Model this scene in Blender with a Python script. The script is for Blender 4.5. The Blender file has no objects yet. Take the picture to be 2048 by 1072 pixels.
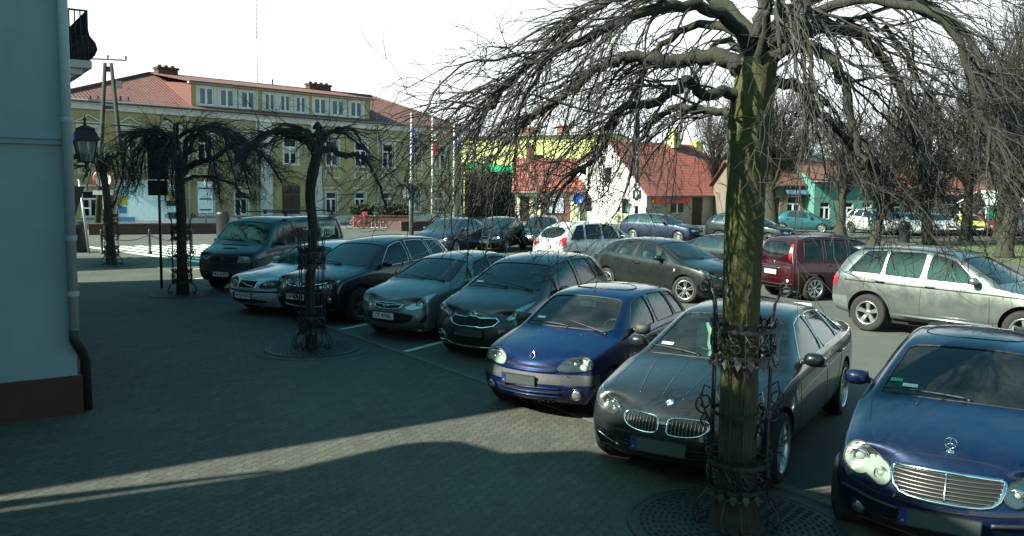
import bpy, bmesh, math, random
import numpy as np
from mathutils import Vector, Matrix
from mathutils.bvhtree import BVHTree
from mathutils.geometry import delaunay_2d_cdt

sc = bpy.context.scene
COL = sc.collection
R = math.radians

# ------------------------------------------------------------------ camera
cam_data = bpy.data.cameras.new("camera")
cam = bpy.data.objects.new("camera", cam_data)
COL.objects.link(cam)
sc.camera = cam
cam_data.sensor_width = 36.0
cam_data.lens = 36.0 * 1707.4 / 2048.0
cam_data.clip_start = 0.05
cam_data.clip_end = 3000
CAM_P, CAM_R, CAM_H = 0.09296, -0.01153, 2.7295
_f = Vector((0, math.cos(CAM_P), -math.sin(CAM_P)))
_r0 = Vector((1, 0, 0))
_u0 = _r0.cross(_f)
_c, _s = math.cos(CAM_R), math.sin(CAM_R)
_r = _r0 * _c - _u0 * _s
_u = _u0 * _c + _r0 * _s
cam.matrix_world = Matrix(((_r.x, _u.x, -_f.x, 0), (_r.y, _u.y, -_f.y, 0), (_r.z, _u.z, -_f.z, CAM_H), (0, 0, 0, 1)))

# ------------------------------------------------------------------ light
SUN_AZ = Vector((-0.92, -0.39, 0)).normalized()      # towards the sun, on the ground
SUN_EL = R(36)
sun_dir = Vector((SUN_AZ.x * math.cos(SUN_EL), SUN_AZ.y * math.cos(SUN_EL), math.sin(SUN_EL)))
world = bpy.data.worlds.new("World")
sc.world = world
world.use_nodes = True
wn, wl = world.node_tree.nodes, world.node_tree.links
bgn = wn["Background"]
sky = wn.new("ShaderNodeTexSky")
sky.sky_type = 'NISHITA'
sky.sun_disc = False
sky.sun_elevation = SUN_EL
sky.sun_rotation = math.atan2(SUN_AZ.x, SUN_AZ.y)
sky.air_density = 1.3
sky.dust_density = 3.0
sky.ozone_density = 1.0
tint = wn.new("ShaderNodeMix"); tint.data_type = 'RGBA'; tint.blend_type = 'MULTIPLY'
tint.inputs[0].default_value = 1.0
tint.inputs[7].default_value = (0.36, 1.0, 0.95, 1)
wl.new(sky.outputs[0], tint.inputs[6])
tcw = wn.new("ShaderNodeTexCoord"); sepw = wn.new("ShaderNodeSeparateXYZ"); wl.new(tcw.outputs['Generated'], sepw.inputs[0])
mrw = wn.new("ShaderNodeMapRange"); mrw.interpolation_type = 'SMOOTHSTEP'
for k_, v_ in ((1, 0.19), (2, 0.36), (3, 1.0), (4, 0.0)): mrw.inputs[k_].default_value = v_
wl.new(sepw.outputs[2], mrw.inputs[0])
hz = wn.new("ShaderNodeMix"); hz.data_type = 'RGBA'          # bright white haze low over the town
wl.new(mrw.outputs[0], hz.inputs[0]); wl.new(tint.outputs[2], hz.inputs[6]); hz.inputs[7].default_value = (7.0, 7.6, 7.6, 1)
wl.new(hz.outputs[2], bgn.inputs[0])
bgn.inputs[1].default_value = 0.074
sun_data = bpy.data.lights.new("sun", 'SUN')
sun_data.energy = 5.0
sun_data.angle = R(0.5)
sun_data.color = (1.0, 0.97, 0.80)
sun = bpy.data.objects.new("sun", sun_data)
COL.objects.link(sun)
sun.rotation_euler = sun_dir.to_track_quat('Z', 'Y').to_euler()
sc.view_settings.view_transform = 'Standard'
sc.view_settings.look = 'None'
sc.view_settings.exposure = 1.45
sc.view_settings.gamma = 1.0
sc.cycles.max_bounces = 6
sc.cycles.transparent_max_bounces = 12
sc.cycles.use_denoising = True

# ------------------------------------------------------------------ helpers
def tag(o, label=None, cat=None, group=None, kind=None):
    if label: o['label'] = label
    if cat: o['category'] = cat
    if group: o['group'] = group
    if kind: o['kind'] = kind
    return o

def empty(name, loc=(0, 0, 0), rz=0, parent=None):
    o = bpy.data.objects.new(name, None)
    o.empty_display_size = 0.2
    COL.objects.link(o)
    o.location = loc
    o.rotation_euler = (0, 0, rz)
    if parent: o.parent = parent
    return o

def thing(name, label, cat, loc=(0, 0, 0), rz=0, group=None):
    return tag(empty(name, loc, rz), label, cat, group)

def copy_tree(o, parent=None):
    c = o.copy(); COL.objects.link(c)
    if parent:
        c.parent = parent
    for ch in o.children:
        copy_tree(ch, c)
    return c

class MB:
    """collects geometry for ONE mesh object"""
    def __init__(s):
        s.v = []; s.f = []; s.m = []; s.cm = 0; s.sm = []; s.smooth = False
    def add(s, vs, fs):
        n = len(s.v)
        s.v.extend([tuple(q) for q in vs])
        for f in fs:
            s.f.append([n + i for i in f]); s.m.append(s.cm); s.sm.append(s.smooth)
    def box(s, c, d, rz=0, rx=0, ry=0):
        x, y, z = d[0] / 2, d[1] / 2, d[2] / 2
        M = Matrix.Translation(c) @ Matrix.Rotation(rz, 4, 'Z') @ Matrix.Rotation(ry, 4, 'Y') @ Matrix.Rotation(rx, 4, 'X')
        vs = [M @ Vector((a * x, b * y, cc * z)) for a in (-1, 1) for b in (-1, 1) for cc in (-1, 1)]
        s.add(vs, [(0, 1, 3, 2), (4, 6, 7, 5), (0, 4, 5, 1), (2, 3, 7, 6), (0, 2, 6, 4), (1, 5, 7, 3)])
    def bb(s, x0, x1, y0, y1, z0, z1):
        s.box(((x0 + x1) / 2, (y0 + y1) / 2, (z0 + z1) / 2), (abs(x1 - x0), abs(y1 - y0), abs(z1 - z0)))
    def quad(s, a, b, c, d):
        s.add([a, b, c, d], [(0, 1, 2, 3)])
    def prism(s, pts, off):
        """closed extrusion of a planar 3D polygon by a vector"""
        off = Vector(off); n = len(pts)
        a = [Vector(p) for p in pts]; b = [p + off for p in a]
        s.add(a + b, [list(range(n))[::-1], list(range(n, 2 * n))] + [(i, (i + 1) % n, n + (i + 1) % n, n + i) for i in range(n)])
    def tube(s, pts, r, sides=6, closed=False, caps=True):
        pts = [Vector(p) for p in pts]; n = len(pts)
        if n < 2: return
        rs = r if hasattr(r, '__len__') else [r] * n
        vs = []; prev = None
        for i, p in enumerate(pts):
            if closed: t = pts[(i + 1) % n] - pts[i - 1]
            else: t = pts[min(i + 1, n - 1)] - pts[max(i - 1, 0)]
            if t.length < 1e-9: t = Vector((0, 0, 1))
            t.normalize()
            if prev is None:
                u = t.cross(Vector((0, 0, 1)))
                if u.length < 0.05: u = t.cross(Vector((1, 0, 0)))
            else:
                u = prev - t * prev.dot(t)
                if u.length < 1e-6: u = t.cross(Vector((0.3, 1, 0.2)))
            u.normalize(); prev = u
            w = t.cross(u)
            for k in range(sides):
                a = 2 * math.pi * k / sides
                vs.append(p + (u * math.cos(a) + w * math.sin(a)) * rs[i])
        fs = []
        m = n if closed else n - 1
        for i in range(m):
            j = (i + 1) % n
            for k in range(sides):
                k2 = (k + 1) % sides
                fs.append((i * sides + k, i * sides + k2, j * sides + k2, j * sides + k))
        if caps and not closed:
            fs.append(tuple(range(sides))[::-1]); fs.append(tuple((n - 1) * sides + k for k in range(sides)))
        sm = s.smooth; s.smooth = True; s.add(vs, fs); s.smooth = sm
    def lathe(s, prof, sides=24, M=None, smooth=True):
        """prof: (radius, z) pairs, turned round z"""
        vs = []; n = len(prof)
        for r, z in prof:
            for k in range(sides):
                a = 2 * math.pi * k / sides
                p = Vector((r * math.cos(a), r * math.sin(a), z))
                vs.append(M @ p if M else p)
        fs = []
        for i in range(n - 1):
            for k in range(sides):
                k2 = (k + 1) % sides
                fs.append((i * sides + k, i * sides + k2, (i + 1) * sides + k2, (i + 1) * sides + k))
        sm = s.smooth; s.smooth = smooth; s.add(vs, fs); s.smooth = sm
    def build(s, name, mats, parent=None, loc=None, rz=0, fixn=True):
        me = bpy.data.meshes.new(name)
        me.from_pydata(s.v, [], s.f)
        if not isinstance(mats, (list, tuple)): mats = [mats]
        for m in mats: me.materials.append(m)
        if len(mats) > 1: me.polygons.foreach_set('material_index', s.m)
        if any(s.sm): me.polygons.foreach_set('use_smooth', s.sm)
        if fixn and len(s.f) < 60000:
            bm = bmesh.new(); bm.from_mesh(me)
            bmesh.ops.recalc_face_normals(bm, faces=bm.faces)
            bm.to_mesh(me); bm.free()
        me.update()
        o = bpy.data.objects.new(name, me)
        COL.objects.link(o)
        if loc is not None: o.location = loc; o.rotation_euler = (0, 0, rz)
        if parent: o.parent = parent
        return o

def tube_cloud(name, polys, mat, parent=None):
    """polys: (points Nx3, radii N, sides) - many twigs of one tree in one mesh, fast"""
    V = []; F = []; base = 0
    for pts, rad, sides in polys:
        P = np.asarray(pts, float); r = np.asarray(rad, float); n = len(P)
        T = np.empty_like(P); T[1:-1] = P[2:] - P[:-2]; T[0] = P[1] - P[0]; T[-1] = P[-1] - P[-2]
        T /= np.maximum(np.linalg.norm(T, axis=1, keepdims=True), 1e-9)
        ref = np.array([0, 0, 1.0]) if abs(T[:, 2]).mean() < 0.8 else np.array([1.0, 0.2, 0])
        U = np.cross(T, ref); U /= np.maximum(np.linalg.norm(U, axis=1, keepdims=True), 1e-9)
        W = np.cross(T, U)
        a = np.arange(sides) * 2 * math.pi / sides
        ring = P[:, None, :] + r[:, None, None] * (U[:, None, :] * np.cos(a)[None, :, None] + W[:, None, :] * np.sin(a)[None, :, None])
        V.append(ring.reshape(-1, 3))
        i = np.arange(n - 1)[:, None]; k = np.arange(sides)[None, :]; k2 = (k + 1) % sides
        q = np.stack([base + i * sides + k, base + i * sides + k2, base + (i + 1) * sides + k2, base + (i + 1) * sides + k], -1)
        F.append(q.reshape(-1, 4)); base += n * sides
    V = np.concatenate(V); F = np.concatenate(F)
    me = bpy.data.meshes.new(name)
    me.vertices.add(len(V)); me.vertices.foreach_set('co', V.ravel())
    me.loops.add(F.size); me.loops.foreach_set('vertex_index', F.ravel().astype(np.int32))
    me.polygons.add(len(F)); me.polygons.foreach_set('loop_start', (np.arange(len(F)) * 4).astype(np.int32))
    me.polygons.foreach_set('loop_total', np.full(len(F), 4, np.int32))
    me.polygons.foreach_set('use_smooth', np.ones(len(F), bool))
    me.update(calc_edges=True)
    me.materials.append(mat)
    o = bpy.data.objects.new(name, me); COL.objects.link(o)
    if parent: o.parent = parent
    return o

# ------------------------------------------------------------------ materials
def mat(name, col, rough=0.6, metal=0.0, coat=0.0, spec=0.5, emis=None):
    m = bpy.data.materials.new(name); m.use_nodes = True
    b = m.node_tree.nodes["Principled BSDF"]
    b.inputs['Base Color'].default_value = (*col, 1)
    b.inputs['Roughness'].default_value = rough
    b.inputs['Metallic'].default_value = metal
    b.inputs['Coat Weight'].default_value = coat
    b.inputs['Coat Roughness'].default_value = 0.04
    b.inputs['Specular IOR Level'].default_value = spec
    return m

def nodes(m): return m.node_tree.nodes, m.node_tree.links, m.node_tree.nodes["Principled BSDF"]

def coords(m, space='Object', scale=(1, 1, 1), rot=(0, 0, 0)):
    n, l, b = nodes(m)
    t = n.new("ShaderNodeTexCoord"); mp = n.new("ShaderNodeMapping")
    mp.inputs['Scale'].default_value = scale; mp.inputs['Rotation'].default_value = rot
    l.new(t.outputs[space], mp.inputs[0])
    return mp.outputs[0]

def ramp(m, fac, stops):
    n, l, b = nodes(m)
    r = n.new("ShaderNodeValToRGB")
    e = r.color_ramp.elements
    while len(e) < len(stops): e.new(0.5)
    for k, (p, c) in enumerate(stops):
        e[k].position = p; e[k].color = (*c, 1) if len(c) == 3 else c
    l.new(fac, r.inputs[0])
    return r.outputs[0]

def noise(m, vec, scale, detail=4, rough=0.6, dist=0.0):
    n, l, b = nodes(m)
    t = n.new("ShaderNodeTexNoise")
    t.inputs['Scale'].default_value = scale; t.inputs['Detail'].default_value = detail
    t.inputs['Roughness'].default_value = rough; t.inputs['Distortion'].default_value = dist
    l.new(vec, t.inputs['Vector'])
    return t.outputs[0]

def mixc(m, fac, a, b_, mode='MIX'):
    n, l, b = nodes(m)
    x = n.new("ShaderNodeMix"); x.data_type = 'RGBA'; x.blend_type = mode
    for sock, val in ((x.inputs[0], fac), (x.inputs[6], a), (x.inputs[7], b_)):
        if isinstance(val, (int, float)): sock.default_value = val
        elif isinstance(val, tuple): sock.default_value = (*val, 1)
        else: l.new(val, sock)
    return x.outputs[2]

def bump(m, h, strength=0.4, dist=0.02):
    n, l, b = nodes(m)
    t = n.new("ShaderNodeBump"); t.inputs['Strength'].default_value = strength; t.inputs['Distance'].default_value = dist
    l.new(h, t.inputs['Height']); l.new(t.outputs[0], b.inputs['Normal'])

def setc(m, out): m.node_tree.links.new(out, nodes(m)[2].inputs['Base Color'])
def setr(m, out): m.node_tree.links.new(out, nodes(m)[2].inputs['Roughness'])

def grainy(name, col, var=0.35, scale=6, rough=0.85, bscale=60, bst=0.3, streak=False):
    m = mat(name, col, rough)
    v = coords(m, 'Object')
    f = noise(m, v, scale, 6, 0.65)
    c = ramp(m, f, [(0.28, tuple(x * (1 - var) for x in col)), (0.72, tuple(min(1, x * (1 + var * 0.7)) for x in col))])
    if streak:
        v2 = coords(m, 'Object', (3, 3, 0.25))
        g = noise(m, v2, 2.0, 5, 0.7)
        c = mixc(m, ramp(m, g, [(0.5, (0, 0, 0)), (0.8, (0.45, 0.45, 0.45))]), c, tuple(x * 0.5 for x in col))
    setc(m, c)
    bump(m, noise(m, v, bscale, 3), bst, 0.01)
    return m

def paint(name, col, metal=0.55, rough=0.38, dirt=0.04):
    """car paint: metallic base under a clear coat, a little dust and fleck"""
    m = mat(name, col, rough, metal, .75, .22)
    v = coords(m, 'Object')
    f = noise(m, v, 2.2, 6, 0.7)
    dust = ramp(m, f, [(0.45, (0, 0, 0)), (0.85, (dirt * 2, dirt * 2, dirt * 2))])
    c = mixc(m, dust, col, (0.2, 0.2, 0.18))
    setc(m, c)
    n, l, b = nodes(m)
    setr(m, ramp(m, noise(m, v, 5, 5), [(0.3, (rough - 0.06,) * 3), (0.75, (rough + 0.12,) * 3)]))
    cr = ramp(m, noise(m, v, 3.5, 6, 0.7), [(0.4, (0.015,) * 3), (0.9, (0.09,) * 3)])
    l.new(cr, b.inputs['Coat Roughness'])
    bp = n.new("ShaderNodeBump"); bp.inputs['Strength'].default_value = 0.06; bp.inputs['Distance'].default_value = 0.002
    l.new(noise(m, v, 7, 2), bp.inputs['Height']); l.new(bp.outputs[0], b.inputs['Coat Normal'])
    return m

def glass_mat(name, tint=(0.55, 0.8, 0.78), refl=1.0, dust=0.03):
    m = bpy.data.materials.new(name); m.use_nodes = True
    n = m.node_tree.nodes; l = m.node_tree.links; n.remove(n["Principled BSDF"])
    tr = n.new("ShaderNodeBsdfTransparent"); tr.inputs[0].default_value = (*tint, 1)
    gl = n.new("ShaderNodeBsdfGlossy"); gl.inputs['Roughness'].default_value = 0.02
    gl.inputs[0].default_value = (0.95, 1, 1, 1)
    fr = n.new("ShaderNodeFresnel"); fr.inputs[0].default_value = 1.55
    mx = n.new("ShaderNodeMixShader"); l.new(fr.outputs[0], mx.inputs[0]); l.new(tr.outputs[0], mx.inputs[1]); l.new(gl.outputs[0], mx.inputs[2])
    df = n.new("ShaderNodeBsdfDiffuse"); df.inputs[0].default_value = (0.35, 0.38, 0.36, 1)
    t = n.new("ShaderNodeTexCoord"); nz = n.new("ShaderNodeTexNoise"); nz.inputs['Scale'].default_value = 3; nz.inputs['Detail'].default_value = 6
    l.new(t.outputs['Object'], nz.inputs['Vector'])
    rp = n.new("ShaderNodeMapRange"); rp.inputs[1].default_value = 0.35; rp.inputs[2].default_value = 0.9; rp.inputs[3].default_value = dust * 0.3; rp.inputs[4].default_value = dust * 2.2
    l.new(nz.outputs[0], rp.inputs[0])
    mx2 = n.new("ShaderNodeMixShader"); l.new(rp.outputs[0], mx2.inputs[0]); l.new(mx.outputs[0], mx2.inputs[1]); l.new(df.outputs[0], mx2.inputs[2])
    l.new(mx2.outputs[0], n["Material Output"].inputs[0])
    return m

M = {}
M['black_plastic'] = mat('black plastic', (0.012, 0.013, 0.014), 0.5)
M['gap'] = mat('panel gap', (0.004, 0.004, 0.004), 0.9)
M['rubber'] = grainy('tyre rubber', (0.016, 0.016, 0.016), 0.4, 8, 0.85, 90, 0.2)
M['chrome'] = mat('chrome', (0.75, 0.78, 0.78), 0.12, 1.0)
M['alloy'] = mat('alloy', (0.50, 0.52, 0.52), 0.3, 0.9)
M['dark_alloy'] = mat('dark alloy', (0.16, 0.17, 0.17), 0.35, 0.85)
M['iron'] = grainy('wrought iron', (0.010, 0.011, 0.011), 0.4, 20, 0.55, 60, 0.3)
M['glass'] = glass_mat('car glass')
M['glass_dark'] = glass_mat('tinted car glass', (0.07, 0.10, 0.10))
M['lens'] = glass_mat('headlight lens', (0.93, 0.97, 0.95), 1, 0.05)
M['reflector'] = mat('lamp reflector', (0.62, 0.66, 0.64), 0.22, 0.9)
M['lamp_dark'] = mat('lamp housing', (0.022, 0.025, 0.025), 0.35, 0.3)
M['lamp_pale'] = mat('lamp diffuser', (0.30, 0.34, 0.31), 0.22, 0.35)
M['lamp_bright'] = mat('bright lamp diffuser', (0.72, 0.78, 0.78), 0.2, 0.2)
M['red_lens'] = mat('red lens', (0.42, 0.012, 0.02), 0.12, 0.0, 1.0)
M['amber'] = mat('amber lens', (0.5, 0.16, 0.02), 0.15, 0.0, 1.0)
M['white_lens'] = mat('white lens', (0.55, 0.55, 0.52), 0.15, 0.0, 1.0)
M['seat_dark'] = grainy('dark seat cloth', (0.02, 0.022, 0.024), 0.3, 12, 0.9)
M['seat_beige'] = grainy('beige seat leather', (0.55, 0.52, 0.42), 0.15, 8, 0.6)
M['seat_grey'] = grainy('grey seat cloth', (0.09, 0.10, 0.10), 0.3, 12, 0.9)
M['dash'] = mat('dashboard plastic', (0.02, 0.021, 0.022), 0.6)
M['plate_white'] = mat('white plate', (0.62, 0.64, 0.60), 0.4)
M['plate_grey'] = mat('grey plate', (0.030, 0.042, 0.042), 0.6)
M['plate_blue'] = mat('blue strip', (0.006, 0.02, 0.13), 0.4)
M['sticker'] = mat('white sticker', (0.6, 0.65, 0.6), 0.5)
M['sticker_green'] = mat('green sticker', (0.05, 0.35, 0.2), 0.5)
M['letter'] = mat('black lettering', (0.01, 0.01, 0.012), 0.5)
M['grey_plastic'] = grainy('grey bumper plastic', (0.036, 0.040, 0.040), 0.25, 10, 0.6)
# ------------------------------------------------------------------ cars
def pchip(pts):
    xs = np.array([p[0] for p in pts], float); ys = np.array([p[1] for p in pts], float)
    h = np.diff(xs); d = np.diff(ys) / h
    m = np.zeros(len(xs)); m[0] = d[0]; m[-1] = d[-1]
    for i in range(1, len(xs) - 1):
        if d[i - 1] * d[i] > 0:
            w1 = 2 * h[i] + h[i - 1]; w2 = h[i] + 2 * h[i - 1]
            m[i] = (w1 + w2) / (w1 / d[i - 1] + w2 / d[i])
    def f(x):
        x = min(max(x, xs[0]), xs[-1])
        i = int(min(max(np.searchsorted(xs, x) - 1, 0), len(h) - 1))
        t = (x - xs[i]) / h[i]
        return float((2 * t**3 - 3 * t**2 + 1) * ys[i] + (t**3 - 2 * t**2 + t) * h[i] * m[i] + (-2 * t**3 + 3 * t**2) * ys[i + 1] + (t**3 - t**2) * h[i] * m[i + 1])
    return f

def chaikin(p, n=1, closed=True):
    for _ in range(n):
        q = []
        for i in range(len(p) if closed else len(p) - 1):
            a = p[i]; b = p[(i + 1) % len(p)]
            q.append((a[0] * .75 + b[0] * .25, a[1] * .75 + b[1] * .25)); q.append((a[0] * .25 + b[0] * .75, a[1] * .25 + b[1] * .75))
        p = q
    return p

def resample(p, step, closed=True):
    q = []
    n = len(p)
    for i in range(n if closed else n - 1):
        a = p[i]; b = p[(i + 1) % n]
        k = max(1, int(math.ceil(math.hypot(b[0] - a[0], b[1] - a[1]) / step)))
        for j in range(k):
            t = j / k; q.append((a[0] + (b[0] - a[0]) * t, a[1] + (b[1] - a[1]) * t))
    if not closed: q.append(p[-1])
    return q

def inside(p, poly):
    x, y = p; c = False; n = len(poly)
    for i in range(n):
        x1, y1 = poly[i]; x2, y2 = poly[i - 1]
        if (y1 > y) != (y2 > y) and x < (x2 - x1) * (y - y1) / (y2 - y1) + x1: c = not c
    return c

def tri_fill(poly, step):
    b = resample(poly, step)
    pts = list(b)
    xs = [q[0] for q in poly]; ys = [q[1] for q in poly]
    nx = int((max(xs) - min(xs)) / step) + 1; ny = int((max(ys) - min(ys)) / step) + 1
    for i in range(nx + 1):
        for j in range(ny + 1):
            q = (min(xs) + (i + .5) * step, min(ys) + (j + .5) * step)
            if inside(q, poly) and min((q[0] - c[0])**2 + (q[1] - c[1])**2 for c in b) > (step * .5)**2: pts.append(q)
    nb = len(b)
    r = delaunay_2d_cdt([Vector(q) for q in pts], [], [list(range(nb))], 1, 1e-6)
    return [tuple(q) for q in r[0]], [tuple(f) for f in r[2]], nb

class Car:
    """body surface from profile curves; coordinates (s back from the nose, y to the car's left, z up)"""
    ROWS = 7
    COLS = (-1, -.8, -.45, 0, .45, .8, 1)
    def __init__(c, spec):
        c.p = spec
        g = lambda k: pchip(spec[k])
        c.top, c.belt, c.w, c.rw, c.rd = g('top'), g('belt'), g('wide'), g('rail'), g('drop')
        c.zb = pchip(spec.get('under', [(0, .22), (.3, .19), (spec['L'] - .6, .20), (spec['L'], .32)]))
        c.L = spec['L']
        c.bi = spec.get('belt_in', .05)
        c.surface()
    def sect(c, s):
        w, zb, zt = c.w(s), c.zb(s), c.belt(s)
        top = c.top(s); rw = min(c.rw(s), w - .04); rz = top - c.rd(s)
        zt = min(zt, rz - .012)
        wb = w - c.bi; 
        zm = zb + (zt - zb) * c.p.get('mid', .55)
        rows = [(w * .84, zb), (w * .965, zb + .10), (w, zm), (wb + .018, zt - .05 - .02), (wb - .012, zt)]
        t = .5
        k = min(1, max(0, (rz - zt) / .25))
        rows.append((wb - .012 + (rw - wb + .012) * t + .022 * k, zt + (rz - zt) * t))
        rows.append((rw, rz))
        return rows, top
    def cols(c, rw, rz, top):
        return [(m * rw, rz + (top - rz) * (1 - abs(m)**2.3)) for m in c.COLS]
    def surface(c):
        L = c.L; sp = c.p
        ss = sorted(set([0.0, L] + [q for q in sp['stations']]))
        N = len(ss); C = c.COLS; nc = len(C); nr = c.ROWS
        fx, bx = sp['nose'], sp['tail']      # per row offset of the end caps
        fb, bb = sp.get('nose_bow', .24), sp.get('tail_bow', .14)
        vid = {}; V = []
        def vtx(key, p):
            vid[key] = len(V); V.append(Vector(p))
        for i, s in enumerate(ss):
            rows, top = c.sect(s)
            for r, (w, z) in enumerate(rows):
                x = s
                if i == 0: x = fx[r] + fb
                elif i == N - 1: x = L - bx[r] - bb
                vtx((i, r, -1), (x, -w, z)); vtx((i, r, 1), (x, w, z))
            rw, rz = rows[-1]
            for ci in range(1, nc - 1):
                m = C[ci]; y, z = m * rw, rz + (top - rz) * (1 - abs(m)**2.3)
                x = s
                if i == 0: x = fx[-1] + fb * abs(m)**2.4
                elif i == N - 1: x = L - bx[-1] - bb * abs(m)**2.4
                vtx((i, nr - 1, m), (x, y, z))
                w0, z0 = rows[0]
                if i == 0: x = fx[0] + fb * abs(m)**2.4
                elif i == N - 1: x = L - bx[0] - bb * abs(m)**2.4
                vtx((i, 0, m), (x, m * w0, z0))
            if i in (0, N - 1):
                for r in range(1, nr - 1):
                    w, z = rows[r]
                    for ci in range(1, nc - 1):
                        m = C[ci]
                        x = fx[r] + fb * abs(m)**2.4 if i == 0 else L - bx[r] - bb * abs(m)**2.4
                        vtx((i, r, m), (x, m * w, z))
        F = []
        for i in range(N - 1):
            for r in range(nr - 1):
                for m in (-1, 1):
                    F.append([vid[(i, r, m)], vid[(i + 1, r, m)], vid[(i + 1, r + 1, m)], vid[(i, r + 1, m)]])
            for k in range(nc - 1):
                for r in (0, nr - 1):
                    F.append([vid[(i, r, C[k])], vid[(i + 1, r, C[k])], vid[(i + 1, r, C[k + 1])], vid[(i, r, C[k + 1])]])
        for i in (0, N - 1):
            for r in range(nr - 1):
                for k in range(nc - 1):
                    F.append([vid[(i, r, C[k])], vid[(i, r, C[k + 1])], vid[(i, r + 1, C[k + 1])], vid[(i, r + 1, C[k])]])
        me = bpy.data.meshes.new('surface')
        me.from_pydata([(-v.x, v.y, v.z) for v in V], [], F)
        bm = bmesh.new(); bm.from_mesh(me)
        bmesh.ops.recalc_face_normals(bm, faces=bm.faces)
        # hold creases along the window line and the nose
        cl = bm.edges.layers.float.new('crease_edge')
        inv = {v: k for k, v in vid.items()}
        bm.verts.ensure_lookup_table()
        for e in bm.edges:
            a, b = inv[e.verts[0].index], inv[e.verts[1].index]
            if a[1] == b[1] and a[0] != b[0] and abs(a[2]) == 1 and a[2] == b[2]:
                if a[1] == 4: e[cl] = sp.get('crease_belt', .45)
                if a[1] == 6: e[cl] = sp.get('crease_rail', .3)
                if a[1] == 0: e[cl] = .6
            if a[0] == b[0] and a[0] in sp.get('crease_st', ()): 
                if a[1] == 6 and b[1] == 6: e[cl] = .5
        bm.to_mesh(me); bm.free()
        o = bpy.data.objects.new('surface', me); COL.objects.link(o)
        md = o.modifiers.new('s', 'SUBSURF'); md.levels = md.render_levels = 2
        dg = bpy.context.evaluated_depsgraph_get()
        c.base = bpy.data.meshes.new_from_object(o.evaluated_get(dg))
        bpy.data.objects.remove(o); bpy.data.meshes.remove(me)
        bm = bmesh.new(); bm.from_mesh(c.base); bm.normal_update()
        c.bvh = BVHTree.FromBMesh(bm)
        bm.verts.ensure_lookup_table(); bm.faces.ensure_lookup_table()
        c.fv = [[v.index for v in f.verts] for f in bm.faces]
        c.vco = [v.co.copy() for v in bm.verts]; c.vno = [v.normal.copy() for v in bm.verts]
        bm.free()
    def smooth_n(c, fi, p):
        n = Vector(); 
        for v in c.fv[fi]:
            n += c.vno[v] / (1e-4 + (c.vco[v] - p).length)
        return n.normalized()
    def cast(c, view, a, b, side=1):
        """view front: (y,z); side: (s,z); top: (s,y); back: (y,z)"""
        if view == 'front': o, d = Vector((1.5, a, b)), Vector((-1, 0, 0))
        elif view == 'back': o, d = Vector((-c.L - 1.5, a, b)), Vector((1, 0, 0))
        elif view == 'side': o, d = Vector((-a, side * 3, b)), Vector((0, -side, 0))
        elif view == 'top': o, d = Vector((-a, b, 4)), Vector((0, 0, -1))
        elif view == 'quarter':                                   # from 40 degrees off the nose
            d = Vector((-math.cos(.7), -side * math.sin(.7), 0)); u = Vector((-math.sin(.7) * side, math.cos(.7), 0)) * 1
            o = -d * 4 + u * a + Vector((0, 0, b))
        h = c.bvh.ray_cast(o, d)
        if h[0] is None:
            h = c.bvh.find_nearest(o + d * (1.5 if view != 'side' else 2))
            return h[0], c.smooth_n(h[2], h[0]), d
        return h[0], c.smooth_n(h[2], h[0]), d
    def patch(c, name, view, poly, mats, parent, off=.004, side=1, step=.035, rnd=1, thick=.012, edge=True):
        poly = chaikin(poly, rnd) if rnd else poly
        pts, tris, nb = tri_fill(poly, step)
        V = []; N = []
        for q in pts:
            p, n, d = c.cast(view, q[0], q[1], side)
            V.append(p + n * off); N.append(n)
        F = [list(t) for t in tris]
        # orient
        def nrm(t): return (V[t[1]] - V[t[0]]).cross(V[t[2]] - V[t[0]])
        F = [t if nrm(t).dot(N[t[0]]) >= 0 else t[::-1] for t in F]
        n0 = len(V)
        if edge:
            # skirt round the rim so that the patch is a slab
            cnt = {}
            for t in F:
                for i in range(3):
                    k = (t[i], t[(i + 1) % 3]); cnt[k] = 1
            rim = [k for k in cnt if (k[1], k[0]) not in cnt]
            mp = {}
            for a, b in rim:
                for v in (a, b):
                    if v not in mp:
                        mp[v] = len(V); V.append(V[v] - N[v] * thick); N.append(N[v])
            sk = [[b, a, mp[a], mp[b]] for a, b in rim]
        else: sk = []
        me = bpy.data.meshes.new(name)
        me.from_pydata(V, [], F + sk)
        me.polygons.foreach_set('use_smooth', [True] * len(F) + [False] * len(sk))
        ln = []
        for poly_ in me.polygons:
            for li in poly_.loop_indices:
                vi = me.loops[li].vertex_index
                ln.append(tuple(N[vi]) if poly_.index < len(F) else tuple(poly_.normal))
        me.normals_split_custom_set(ln)
        me.materials.append(mats)
        o = bpy.data.objects.new(name, me); COL.objects.link(o); o.parent = parent
        return o
    def line(c, mb, view, pl, r, side=1, closed=False, off=.0, step=.03, sides=6, rnd=0):
        if rnd: pl = chaikin(pl, rnd, closed)
        P = []
        for q in resample(pl, step, closed):
            p, n, d = c.cast(view, q[0], q[1], side); P.append(p + n * off)
        mb.tube(P, r, sides, closed)

def bool_cut(o, cutters, mode='DIFFERENCE'):
    for cu in cutters:
        md = o.modifiers.new('b', 'BOOLEAN'); md.operation = mode; md.object = cu; md.solver = 'EXACT'
        dg = bpy.context.evaluated_depsgraph_get()
        me = bpy.data.meshes.new_from_object(o.evaluated_get(dg))
        o.modifiers.clear(); old = o.data; o.data = me
        bpy.data.meshes.remove(old)

def cutter(mb, mats=1):
    o = mb.build('cutter', [M['gap'], M['black_plastic']])
    for p in o.data.polygons: p.material_index = mats
    return o

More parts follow.
